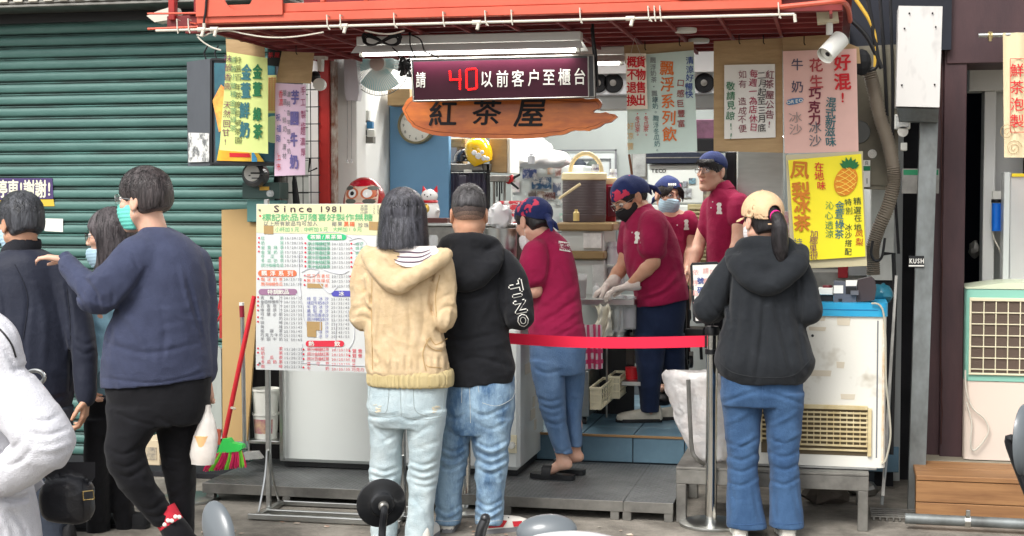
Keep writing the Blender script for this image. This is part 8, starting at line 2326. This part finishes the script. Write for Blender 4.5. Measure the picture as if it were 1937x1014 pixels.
for i in range(4):b.add([h(1264+i*4,346.5),h(1267+i*4,346.8),h(1267+i*4,351),h(1264+i*4,350.8)],[(0,1,2,3)])
part('scarf_print',b,m_paperw,P.root,kind='stuff')
po=garment(P,'polo_shirt',m_polo,[([(397,1254,1282,.055),(405,1244,1298,.08),(418,1239,1307,.10),(450,1242,1302,.105),(500,1244,1298,.105),(560,1240,1304,.11)],dict(e=2.2))],[(*dens([p(1302,412),p(1307,434)],[.052,.052],3),.03),(*dens([p(1244,412),p(1238,436)],[.05,.05],3),.03)],fold=(.009,(9,9,8),31),base=.6)
part('collar',MB().lathe(p(1266,404),[(.05,-.02),(.058,-.014),(.052,.02)],20,Vector((0,0,1)),cap=False),m_polo,po)
polo_bits(P,po,(1298,424,.9),[(1281,426)])
garment(P,'trousers',m_black_t,[([(545,1242,1304,.11),(600,1240,1306,.12)],{}),([(590,1240,1272,.09),(735,1244,1268,.07)],{}),([(590,1274,1306,.09),(735,1278,1302,.07)],{})],fold=(.006,(8,8,14),3))
for x in(1256,1290):shoe(P,Vector((p(x,730).x,10.0,.33)),Vector((p(x,730).x,9.86,.262)),m_blackm,m_black)
P=Person('tall unmasked worker with glasses, navy headband and crimson polo, looking left',9.7,'tea stand staff in crimson polo shirts')
p=P.p
H=Head(p(1346,326),-46,0,0,1.05)
aL=(p(1344,392,.08),p(1322,462,.02),p(1308,516,-.1));aR=(p(1398,392,-.12),p(1396,455,-.16),p(1386,506,-.22))
P.body(H,p(1366,362),[aL,aR],[(p(1352,560),p(1352,650),p(1352,745),p(1345,752,-.12)),(p(1386,560),p(1386,650),p(1386,745),p(1380,752,-.12))],[p(1370,390),p(1368,460),p(1368,540)],m_skin,[(aL[2],Vector((0,0,-1))-FLAT*.3,RIGHT,-FLAT),(aR[2],Vector((0,0,-1))-FLAT*.3,-RIGHT,-FLAT)],neck_r=.049)
P.hair(H,'under',m_hair,9)
fr=MB();q=random.Random(9)
for _ in range(110):
 x=q.uniform(-.078,.07)
 fr.tube([H.w(x*.8,.086-x*x*4,.078),H.w(x*.95-.004,.103-x*x*6,.056),H.w(x-.012,.101-x*x*8,.040+x*.12),H.w(x-.02,.094-x*x*8,.026+x*.15-abs(x)*.2)],[.004,.0048,.0034,.0008],4)
part('fringe',fr,m_hair,P.root,kind='stuff',smooth=80)
P.eyes(H,lips=True);P.glasses(H,m_inkgrey,M('lens_clear',(236,240,240),.05,alpha=.15))
fd=Field(list(H.c-Vector((.16,)*3)),list(H.c+Vector((.16,.16,.2))),.0048)
def hb(X,Y,Z):
 x,y,z=H.loc(X,Y,Z)
 d=d_ell(x,y,z,(0,-.012,.042),(.082,.104,.090))
 d=smax(d,.038-z-.45*np.clip(-y,-.08,.2),.006);d=smax(d,-d_ell(x,y,z,(0,.125,.0),(.09,.075,.065)),.006)
 return(d+(vnoise(x*18,y*18,z*18)-.5)*.006)*H.sc
fd.put(hb,k=0);hbo=part('headband',fd.mesh('headband'),m_band,P.root)
h=Hit(hbo,P.Y,.003);b=MB()
for i in range(5):b.add([h(1331+i*6,301.5+i*1.5),h(1336+i*6,303+i*1.5),h(1335.5+i*6,309.5+i*1.5),h(1330.5+i*6,308+i*1.5)],[(0,1,2,3)])
part('band_print',b,m_paperw,hbo,kind='stuff')
po=garment(P,'polo_shirt',m_polo,[([(352,1352,1382,.06),(360,1346,1396,.095),(376,1338,1408,.125),(400,1335,1406,.135),(440,1336,1400,.135),(500,1336,1396,.13),(565,1334,1400,.135)],dict(e=2.2))],[(*dens([p(1398,384,-.09),p(1399,414,-.13)],[.068,.064],4),.03),(*dens([p(1346,388,.07),p(1335,440,.04)],[.062,.056],4),.03)],fold=(.01,(8,8,7),33),spots=[(p(1395,400,-.1),.08,.8)],base=.6)
part('collar',MB().lathe(p(1367,356),[(.066,-.045),(.074,-.035),(.062,.022),(.056,.026)],22,(H.w(0,-.03,-.04)-p(1369,372)),cap=False),m_polo,po)
polo_bits(P,po,(1360,393,1.0),[(1348,382),(1345,393)])
garment(P,'trousers',m_black_t,[([(550,1334,1400,.13),(620,1334,1402,.13)],{}),([(600,1334,1368,.1),(745,1338,1366,.08)],{}),([(600,1370,1402,.1),(745,1372,1400,.08)],{})],fold=(.006,(8,8,14),3))
for x in(1352,1386):shoe(P,Vector((p(x,745).x,9.7,.33)),Vector((p(x,745).x-.02,9.55,.262)),m_blackm,m_black)
# ---------------------------------------------------------------- passers-by on the left
P=Person('young man in teal mask and navy sweater, hand on the shoulder ahead',6.15)
p=P.p
H=Head(p(272,381),-112,3,0,1.16)
sh1,el1,wr1=p(262,492,-.12),p(183,566,-.18),p(126,492,-.10)
sh2,el2,wr2=p(372,500,.12),p(384,610,.12),p(388,716,.1)
hd1=(wr1,-RIGHT+Vector((0,0,.16)),Vector((0,0,-1))-RIGHT*.1,FLAT,{'curl':30,'L':1.0})
hd2=(wr2,Vector((0,0,-1)),FLAT,-RIGHT,{'curl':50})
P.body(H,p(292,446),[(sh1,el1,wr1),(sh2,el2,wr2)],[(p(278,770,-.08),p(234,880,-.12),p(314,972,-.03),p(340,1005,-.03)),(p(345,770,.1),p(338,900,.1),p(350,1030,.12),p(300,1046,.12))],[p(310,490),p(305,600),p(300,720)],m_skin,[hd1,hd2],neck_r=.058)
P.hair(H,'mop',hair_mat('hair_mop',(86,78,78),(24,21,22),.4),11)
P.eyes(H);P.glasses(H,m_steel,M('lens_grey',(190,190,200),.05,alpha=.3),h=.02)
P.mask(H,m_maskg)
swt=garment(P,'sweater',m_sweat,[([(430,270,320,.07),(440,260,345,.10),(456,252,366,.135),(480,246,384,.16),(520,240,394,.18),(570,222,397,.185),(630,200,399,.19),(690,190,403,.19),(722,190,404,.18)],dict(e=2.2,tb=.10))],[(*dens([p(266,484,-.1),p(222,530,-.17),p(182,562,-.18)],[.095,.086,.072],5),.035),(*dens([p(182,562,-.18),p(152,530,-.17),p(126,496,-.105)],[.070,.052,.036],5),.02),(*dens([p(370,494,.1),p(382,560,.12),p(386,640,.12),p(388,712,.1)],[.07,.062,.056,.042],4),.03)],fold=(.012,(8,8,8),41),spots=[(el1,.13,1.8),(p(235,545,-.2),.09,1.2),(p(300,700,-.1),.2,.6),(p(380,560),.12,.7)],base=.55,strokes=[([(342,505),(354,560),(378,632)],.009,5),([(364,530),(376,580),(388,640)],.008,5),([(353,530),(366,580),(384,640)],-.008,4),([(276,508),(254,545),(218,584)],-.014,5),([(216,590),(212,620),(204,660)],-.009,5),([(163,530),(182,556),(190,588)],-.013,4),([(132,545),(149,562),(166,592)],-.012,4),([(146,532),(164,556),(176,590)],.008,4),([(151,512),(166,526),(176,520)],.010,4),([(200,530),(214,556),(210,586)],-.008,4),([(206,650),(280,668),(372,650)],-.007,5),([(194,715),(300,724),(400,700)],-.007,3),([(240,600),(268,640),(280,690)],.007,7),([(300,560),(312,620),(306,690)],-.006,6),([(232,462),(250,480),(262,510)],-.008,4),([(104,500),(120,508),(134,520)],-.006,3)])
part('cuff',MB().cyl(p(134,502,-.112),p(120,486,-.098),.038,.034,18,cap=False),m_sweat,swt)
part('neckband',MB().lathe(p(293,440),[(.066,-.012),(.072,-.008),(.068,.008),(.062,.010)],24,(Vector((0,0,1))-RIGHT*.15),cap=False),m_sweat,swt)
garment(P,'trousers',m_black_t,[([(712,196,402,.16),(745,198,400,.165),(775,204,398,.16),(800,215,390,.14)],{}),([(770,204,320,.13,-.05),(810,203,298,.12,-.08),(850,199,272,.11,-.11),(885,206,280,.095,-.12),(920,226,297,.085,-.1),(955,256,319,.075,-.06),(985,286,334,.068,-.03),(992,292,338,.066,-.02)],{'k':.03}),([(770,280,398,.13,.08),(820,298,386,.12,.1),(870,306,372,.10,.1),(930,318,368,.085,.11),(980,330,367,.075,.12),(1032,334,366,.07,.12)],{'k':.03})],fold=(.010,(7,7,14),42),spots=[(p(250,880,-.1),.13,1.4),(p(345,900,.1),.13,.8),(p(300,965,-.05),.08,1.2)],base=.55,strokes=[([(x,y),(x+w*.5,y+a_),(x+w,y+b_)],-.010,4)for x,y,w,a_,b_ in((206,850,60,10,-8),(206,872,66,12,-6),(214,892,62,10,-10),(262,955,50,8,-12),(276,972,48,6,-12),(310,860,58,8,0),(312,885,54,8,2),(316,910,50,8,2),(322,940,44,6,0),(325,962,42,6,0),(300,790,80,20,10),(215,780,80,16,26))])
sk2=part('sock',MB().cyl(p(308,966,-.03),p(326,994,-.03),.062,.058,22),M('sock_red',(206,44,62),.8,bump=.3,bs=200),P.root)
b=MB()
for i in range(6):b.ell(p(304+i*7,992-i*3.6+(i%2)*4,-.086-.003*(2.5-abs(i-2.5))),(.011,.004,.010),8)
part('sock_pattern',b,m_paperw,sk2,kind='stuff')
garment(P,'ankle_boot',m_black_t,[],[(*dens([p(324,992,-.03),p(340,1014,-.03),p(352,1034,-.02)],[.055,.056,.05],4),.02),(*dens([p(346,1030,-.02),p(318,1050,-.03),p(296,1058,-.04)],[.05,.042,.03],4),.02)])
shoe(P,Vector((p(350,1030,.12).x,6.27,.08)),Vector((p(350,1030,.12).x-.14,6.32,0)),m_blackm,m_black)
cbg=thing('drink_bag','thin white carrier bag with orange drink hanging beside the man in navy sweater','bag')
def dbf(u,v):
 a=2*math.pi*u
 w=np.interp(v,[0,.1,.3,.55,.85,1],[.012,.014,.038,.052,.058,.050]);cxp=393-8*v
 c=at(cxp,766+112*v,6.16)
 return c+RIGHT*(w*math.cos(a)*(1+.12*math.sin(3*a+5*v)+.06*math.sin(9*a+14*v)))+FLAT*(w*.7*math.sin(a))
part('bag',MB().grid(dbf,28,18),M('bag_film',(238,232,224),.35,alpha=.8,bump=.4,bs=30),cbg,smooth=80)
part('cup',MB().lathe(at(386,874,6.16),[(0,0),(.033,0),(.043,.12),(.043,.122),(0,.122)],22),M('drink_orange',(232,186,130),.4),cbg)
P=Person('dark haired man in a plain navy jacket with stand collar at the left',6.25)
p=P.p
H=Head(p(38,424),-132,5,0,1.13)
ar=(p(112,530,.02),p(156,640,.0),p(163,752,-.02));al=(p(-55,530,-.0),p(-90,640,-.05),p(-95,750,-.1))
P.body(H,p(45,482),[ar,al],[(p(10,820,-.05),p(-20,920,-.08),p(0,1040),p(-30,1052)),(p(90,820,.08),p(70,920,.02),p(100,1040,.1),p(60,1052,.1))],[p(40,530),p(40,640),p(42,780)],m_skin2,[(ar[2],Vector((0,0,-1))-RIGHT*.12,-RIGHT-FLAT*.3,-FLAT,{'curl':34,'L':1.05}),(al[2],Vector((0,0,-1)),RIGHT,-FLAT)],neck_r=.06)
P.hair(H,'mop',hair_mat('hair_dark_cool',(84,86,92),(22,23,27),.35),17)
P.mask(H,m_maskb);P.eyes(H)
jk2=garment(P,'jacket',m_navyj,[([(472,12,80,.10),(482,-14,106,.13),(500,-40,120,.155),(540,-56,130,.175),(600,-66,140,.19),(680,-70,145,.2),(740,-70,144,.2),(782,-64,132,.19)],dict(e=2.2,tb=-.02))],[(*dens([p(102,512,.02),p(138,580,.02),p(158,660),p(163,752,-.02)],[.07,.068,.060,.044],5),.02),(*dens([p(-45,512),p(-78,580),p(-90,660,-.05),p(-95,750,-.1)],[.07,.066,.06,.044],4),.02)],fold=(.008,(6,6,5),44),spots=[(ar[1],.1,.8),(p(150,720),.07,.8),(p(60,770,-.1),.15,.8)],base=.5,strokes=[([(28,500),(54,560),(46,650),(50,760)],-.008,5),([(126,540),(134,620),(132,740)],-.014,4),([(60,520),(84,600),(80,720)],.007,9),([(142,640),(160,652),(176,646)],-.008,4),([(144,660),(160,670),(177,664)],-.007,4),([(60,740),(90,756),(124,748)],-.008,5),([(-4,520),(10,580),(6,660)],-.009,5)])
fdc=Field(*P.box([p(45,474)],.17),.006)
fdc.cap(p(38,482),p(46,462),.088,.078,.01);fdc.cap(p(46,466),p(49,448),.066,.064,.008,'s')
part('stand_collar',fdc.mesh('stand_collar'),M('collar_black',(28,29,36),.9,bump=.4,bs=200),jk2)
stitch(P,jk2,'seam_line',[[(28,500),(52,560),(44,640)],[(126,545),(133,620),(132,740)]],M('seam_navy',(32,35,46),.8),.002)
garment(P,'trousers',M('jeans_dark',(62,70,84),.85,var=.2,vs=8,bump=.3,bs=200),[([(768,-62,140,.16),(830,-60,138,.16)],{}),([(815,-60,60,.13,-.05),(920,-70,40,.10,-.05),(1040,-30,36,.08)],{}),([(815,40,138,.13,.06),(920,30,112,.10,.05),(1040,66,136,.08,.1)],{})],fold=(.008,(7,7,14),45))
for x,y in((0,6.25),(100,6.35)):shoe(P,Vector((p(x,1040).x,y,.08)),Vector((p(x,1040).x-.14,y+.05,0)),m_blackm,m_black)
P=Person('woman with greying hair and glasses in a pale blue jacket, behind the sweater man',6.62)
p=P.p
H=Head(p(208,448),-98,6,0,1.08)
al=(p(196,540,-.12),p(186,640,-.14),p(170,700,-.2));ar=(p(232,540,.12),p(236,640,.14),p(220,720,.1))
P.body(H,p(214,505),[al,ar],[(p(195,790,-.06),p(180,890,-.08),p(182,1000,0),p(150,1012)),(p(225,790,.08),p(225,890,.06),p(240,1000,.1),p(215,1012,.1))],[p(212,545),p(210,640),p(210,740)],m_skin,[(al[2],Vector((0,0,-1)),RIGHT,-FLAT),(ar[2],Vector((0,0,-1)),-RIGHT,-FLAT)],neck_r=.047)
P.hair(H,'long',hair_mat('hair_greying',(104,96,98),(38,33,35),.35),19)
P.eyes(H,lips=True);P.glasses(H,m_black,M('lens_brown',(150,130,130),.05,alpha=.3));P.mask(H,m_maskb,drop=.04)
garment(P,'jacket',M('jacket_pale_blue',(150,196,216),.8,var=.1,vs=6,bump=.2,bs=150),[([(512,190,232,.07),(522,178,244,.10),(545,168,254,.12),(620,166,258,.13),(720,166,256,.14),(742,166,254,.14)],dict(e=2.2))],[(*dens([p(196,536,-.1),p(186,640,-.14),p(172,696,-.19)],[.055,.05,.04],4),.02),(*dens([p(232,536,.1),p(236,640,.13),p(222,716,.1)],[.055,.05,.04],4),.02)],fold=(.009,(9,9,7),51))
garment(P,'checked_shirt',M('check_shirt',(150,150,160),.8,var=.7,vs=70,rgb2=(50,52,66),thr=(.45,.55)),[([(738,172,250,.13),(758,170,252,.135)],dict(e=2.2))])
garment(P,'trousers',m_black_t,[([(750,164,250,.14),(810,164,248,.14)],{}),([(790,162,215,.11,-.06),(890,160,205,.085,-.07),(1006,165,206,.07)],{}),([(790,200,250,.11,.07),(890,205,246,.085,.06),(1006,222,258,.07,.1)],{})],fold=(.008,(7,7,14),52))
for x,y in((182,6.62),(240,6.72)):shoe(P,Vector((p(x,1000).x,y,.08)),Vector((p(x,1000).x-.14,y,0)),m_blackm,m_black)
P=Person('person in a thick white hoodie with bent arm at the left edge',4.5)
p=P.p
H=Head(p(-120,470),-120,0,0,1.1)
a1=(p(-30,690,-.08),p(88,838,-.14),p(-60,930,-.05));a2=(p(-260,700,.1),p(-290,860,.1),p(-200,950,.15))
P.body(H,p(-110,570),[a1,a2],[(p(-60,1100),p(-60,1300,-.02),p(-50,1500),p(-120,1520)),(p(-180,1100,.1),p(-180,1300,.1),p(-180,1500,.1),p(-250,1520,.1))],[p(-110,680),p(-110,850),p(-110,1030)],m_skin,[(a1[2],-RIGHT,FLAT,Vector((0,0,1))),(a2[2],-RIGHT,FLAT,Vector((0,0,1)))])
P.hair(H,'short',m_hair,23)
hw=garment(P,'hoodie',m_whiteh,[([(586,-200,-60,.09),(604,-235,-24,.13),(636,-255,4,.16),(680,-265,34,.18),(720,-270,44,.19),(780,-270,46,.19),(900,-265,60,.2),(980,-265,76,.2),(1040,-262,84,.2),(1070,-255,80,.19)],dict(e=2.2))],[(*dens([p(-70,604,-.02),p(-26,612,-.07),p(2,640,-.09),p(8,672,-.09),p(4,712,-.09)],[.036,.042,.046,.050,.060],4),.03),(*dens([p(-10,716,-.06),p(46,776,-.10),p(92,840,-.12)],[.092,.088,.080],5),.03),(*dens([p(92,840,-.12),p(30,888,-.10),p(-60,930,-.05)],[.082,.068,.05],5),.02),(*dens([p(-230,690,.1),p(-285,780,.1),p(-290,860,.1),p(-205,945,.15)],[.08,.075,.07,.05],4),.03)],fold=(.009,(8,8,8),61),spots=[(a1[1],.14,1.2),(p(30,930,-.1),.1,1)],base=.6,strokes=[([(46,618),(52,655),(44,694)],.006,5),([(30,700),(50,694),(58,706)],-.016,5),([(-10,640),(14,668),(30,700)],-.014,5),([(-12,600),(12,616),(26,640)],-.007,4),([(60,795),(88,797),(112,784)],-.013,5),([(52,818),(88,824),(126,812)],-.014,5),([(66,850),(100,850),(136,838)],.010,6),([(10,884),(40,872),(62,846)],-.014,5),([(-10,938),(30,946),(66,934)],-.020,6),([(20,965),(40,990),(52,1014)],-.011,6),([(4,750),(30,776),(44,800)],.009,8),([(20,740),(52,772),(70,800)],-.008,6),([(0,860),(24,850),(44,826)],-.010,5),([(0,985),(14,1000),(16,1020)],.008,6)])
stitch(P,hw,'bag_strap',[[(-10,614),(8,632),(22,652),(30,676)]],m_black,.0035,.003)
garment(P,'trousers',m_black_t,[([(1050,-250,70,.15),(1130,-250,70,.15)],{}),([(1120,-110,20,.12),(1500,-80,0,.08)],{}),([(1120,-250,-120,.12,.1),(1500,-220,-140,.08,.1)],{})],h=.012)
for x,y in((-50,4.5),(-180,4.62)):shoe(P,Vector((p(x,1400).x,y,.08)),Vector((p(x,1400).x-.14,y,0)),m_blackm,m_black)
bg_=thing('leather_bag','black leather shoulder bag with flap and brass buckle beside the white hoodie','bag')
BYb=4.75
fd=Field(*P.box([at(x,y,BYb)for x,y in[(60,850),(195,1005)]],.08),.005)
c1=at(128,945,BYb)
fd.put(lambda X,Y,Z:((np.abs(((X-c1.x))/.098)**3+np.abs((Y-c1.y)/.055)**2.4+np.abs((Z-c1.z)/.085)**3)**(1/2.8)-1)*.05,k=0)
fd.folds(.006,(9,9,9),4)
m_lea=M('leather_black',(34,34,38),.35,var=.2,vs=8,bump=.12,bs=120)
bd_=part('body',fd.mesh('body'),m_lea,bg_)
hl=Hit(bd_,BYb,.006)
part('flap',MB().grid(lambda u,v:hl(82+98*u,868+6+(66-150*(u-.5)**2)*v),16,10),m_lea,bg_,smooth=80)
part('buckle_strap',MB().grid(lambda u,v:hl(158+12*u+3*v,905+78*v)+Vector((0,-.006,0)),2,12),m_lea,bg_)
part('buckle',MB().tube([at(x,y,BYb-.085)for x,y in[(157,930),(176,928),(178,944),(158,946)]],.0028,6,closed=True),M('brass_buckle',(206,180,120),.25,1),bg_)
part('shoulder_strap',MB().tube(spline([at(80,880,BYb),at(50,850,BYb-.02),at(10,700,4.38),at(-20,640,4.4)]),.011,6),m_lea,bg_)
solo('phone',MB().prism([at(x,y,4.66)for x,y in[(52,924),(76,906),(82,916),(60,938)]],.01),M('phone_grey',(196,196,200),.25),'grey phone corner poking out of the black leather bag','phone')
solo('belt_ring',MB().tube([at(66+18*math.cos(a),714+13*math.sin(a),4.9)for a in[2*math.pi*k/20 for k in range(20)]],.008,8,closed=True),m_steel,'grey metal ring handle seen between the white hoodie and the navy jacket','ring')
# ================================================================== PARKED SCOOTERS IN THE FOREGROUND
m_mir=M('mirror_shell',(28,29,31),.3,coat=.3)
m_mirg=M('mirror_grey',(100,106,110),.3,0,coat=.3)
def mirror(par,c,n_,rx,ry,stem,mt,depth=.022,tilt=0,plain=False):
 n_=Vector(n_).normalized();u=Vector((0,0,1)).cross(n_).normalized();w=n_.cross(u)
 q_=Matrix.Rotation(tilt,3,n_);u,w=q_@u,q_@w
 mb=MB();N=40;vs=[]
 prof_=[(1.0,.0),(1.01,.004),(.98,.008),(.80,.013),(.62,.016),(.5,.020),(.44,.030),(.3,.034),(.0,.035)]
 if plain:prof_=[(math.cos(a),.035*math.sin(a))for a in[math.pi/2*i/8 for i in range(9)]]
 for f_,h_ in prof_:
  for k in range(N):
   t=2*math.pi*k/N;vs.append(c+u*(rx*f_*math.cos(t))+w*(ry*f_*math.sin(t))+n_*h_*depth/.035)
 mb.add(vs,[(i*N+k,i*N+(k+1)%N,(i+1)*N+(k+1)%N,(i+1)*N+k)for i in range(len(prof_)-1)for k in range(N)])
 sh2=part('mirror',mb,mt,par)
 gl_=MB().add([c+u*(rx*.98*math.cos(2*math.pi*k/N))+w*(ry*.98*math.sin(2*math.pi*k/N))-n_*.001 for k in range(N)],[tuple(range(N))])
 part('mirror_glass',gl_,m_chrome,sh2)
 st_=[c-n_*.02,c-n_*.03+(Vector(stem)-c)*.1,Vector(stem)]if plain else[c+n_*depth*.9,c+n_*(depth+.012)+(Vector(stem)-c)*.08,Vector(stem).lerp(c,.5)+n_*.012,Vector(stem)]
 part('mirror_stem',MB().tube(spline(st_,5),.0085,10),m_black,sh2)
 if not plain:part('stem_bolt',MB().lathe(c+n_*(depth+.004),[(0,.010),(.007,.010),(.011,.006),(.012,-.002)],14,n_),m_steeld,sh2)
def scooter(label,x,Y,body,hz=.98,cowl=True,bars=True):
 """parked scooter seen from its side of the street; front wheel towards the shop"""
 t=thing('parked_scooter',label,'scooter','scooters parked along the near kerb')
 for yy in(Y+.28,Y-.95):
  w_=part('wheel',MB().lathe((x,yy,.24),[(.10,-.045),(.20,-.05),(.24,-.03),(.245,0),(.24,.03),(.20,.05),(.10,.045),(.10,-.045)],28,Vector((1,0,0)),cap=False),m_black,t)
  part('rim',MB().lathe((x,yy,.24),[(0,-.03),(.10,-.03),(.105,0),(.10,.03),(0,.03)],20,Vector((1,0,0))),m_steeld,w_)
 fd=Field([x-.3,Y-1.25,.15],[x+.3,Y+.4,1.05],.016)
 fd.cap((x,Y+.22,.5),(x,Y+.02,hz-.14),.10,.095,.06)
 fd.cap((x-.13,Y+.12,.42),(x-.13,Y+.04,.72),.06,.05,.08);fd.cap((x+.13,Y+.12,.42),(x+.13,Y+.04,.72),.06,.05,.08)
 fd.cap((x,Y+.02,.32),(x,Y-.45,.30),.10,.12,.08)
 fd.cap((x,Y-.45,.45),(x,Y-1.05,.62),.17,.12,.1)
 part('body',fd.mesh('body'),body,t)
 fd=Field([x-.25,Y-1.25,.6],[x+.25,Y-.3,1.0],.016);fd.ell((x,Y-.78,.76),(.15,.40,.06),.02);part('seat',fd.mesh('seat'),m_blackm,t)
 part('fork',MB().tube([(x,Y+.28,.26),(x,Y+.16,.55)],.03,10),m_steeld,t)
 hb_=part('handlebar',MB().tube(spline([(x-.33,Y-.08,hz+.0),(x-.2,Y-.02,hz),(x,Y+.02,hz-.03),(x+.2,Y-.02,hz),(x+.33,Y-.08,hz+.0)],6),.013,10),m_black,t)
 for sg in(-1,1):part('grip',MB().cyl((x+sg*.24,Y-.035,hz),(x+sg*.345,Y-.085,hz),.018,n=14),m_blackm,hb_)
 if cowl:
  fd=Field([x-.28,Y-.2,hz-.25],[x+.28,Y+.25,hz+.14],.01)
  fd.ell((x,Y+.04,hz-.01),(.17,.11,.075),.03);fd.ell((x,Y+.10,hz-.04),(.10,.09,.07),.04)
  cw=part('head_cowl',fd.mesh('head_cowl'),body,t)
  part('headlight',MB().ell((x,Y+.165,hz-.03),(.065,.03,.045),18),m_clear,cw)
 return t
Ya=3.15
ca_=at(721,951,Ya)
ta=scooter('black scooter with a round black mirror, its mirror in front of the pale jeans',ca_.x+.22,Ya-.05,m_black,hz=.87,cowl=False)
mirror(ta,ca_,-FLAT*.85+RIGHT*.25+Vector((0,0,-.1)),.056,.056,at(722,1040,Ya-.04),m_mir,tilt=.4)
lv=at(912,1000,Ya);part('brake_lever',MB().tube([at(905,1030,Ya),at(911,1000,Ya),at(918,983,Ya+.005)],[.012,.0125,.0115],12),m_mir,ta)
part('lever_tip',MB().ell(at(918,981,Ya+.004),.0118,12),m_mir,ta)
Yb2=3.0
cb_=at(414,1002,Yb2)
tb_=scooter('grey mirrored scooter at the lower left, only its tilted mirror rising into the picture',cb_.x-.25,Yb2,M('scooter_grey',(96,100,106),.3,coat=.4),hz=.83,cowl=False)
mirror(tb_,cb_,-FLAT*.80-RIGHT*.55+Vector((0,0,.25)),.070,.042,at(395,1060,Yb2),m_mirg,depth=.02,tilt=-.9,plain=True)
Yc=3.1
cc_=at(1085,1028,Yc)
tc_=scooter('white scooter whose rounded white cowl and grey mirror peek in at the bottom centre',cc_.x,Yc,m_pearl,hz=cc_.z-.05)
mirror(tc_,at(1034,1004,Yc+.1),-FLAT*.75+Vector((0,0,.5))-RIGHT*.1,.068,.038,at(1010,1050,Yc+.1),m_mirg,depth=.03,tilt=.1,plain=True)
Yd=3.1
cd_=at(1935,832,Yd)
td_=scooter('dark scooter at the right edge showing only its tall grey mirror',cd_.x+.2,Yd,m_mir,hz=cd_.z-.36,cowl=False)
mirror(td_,cd_,-FLAT*.6+RIGHT*.75,.058,.072,at(1975,1010,Yd),m_mirg,depth=.03,plain=True)
finish()
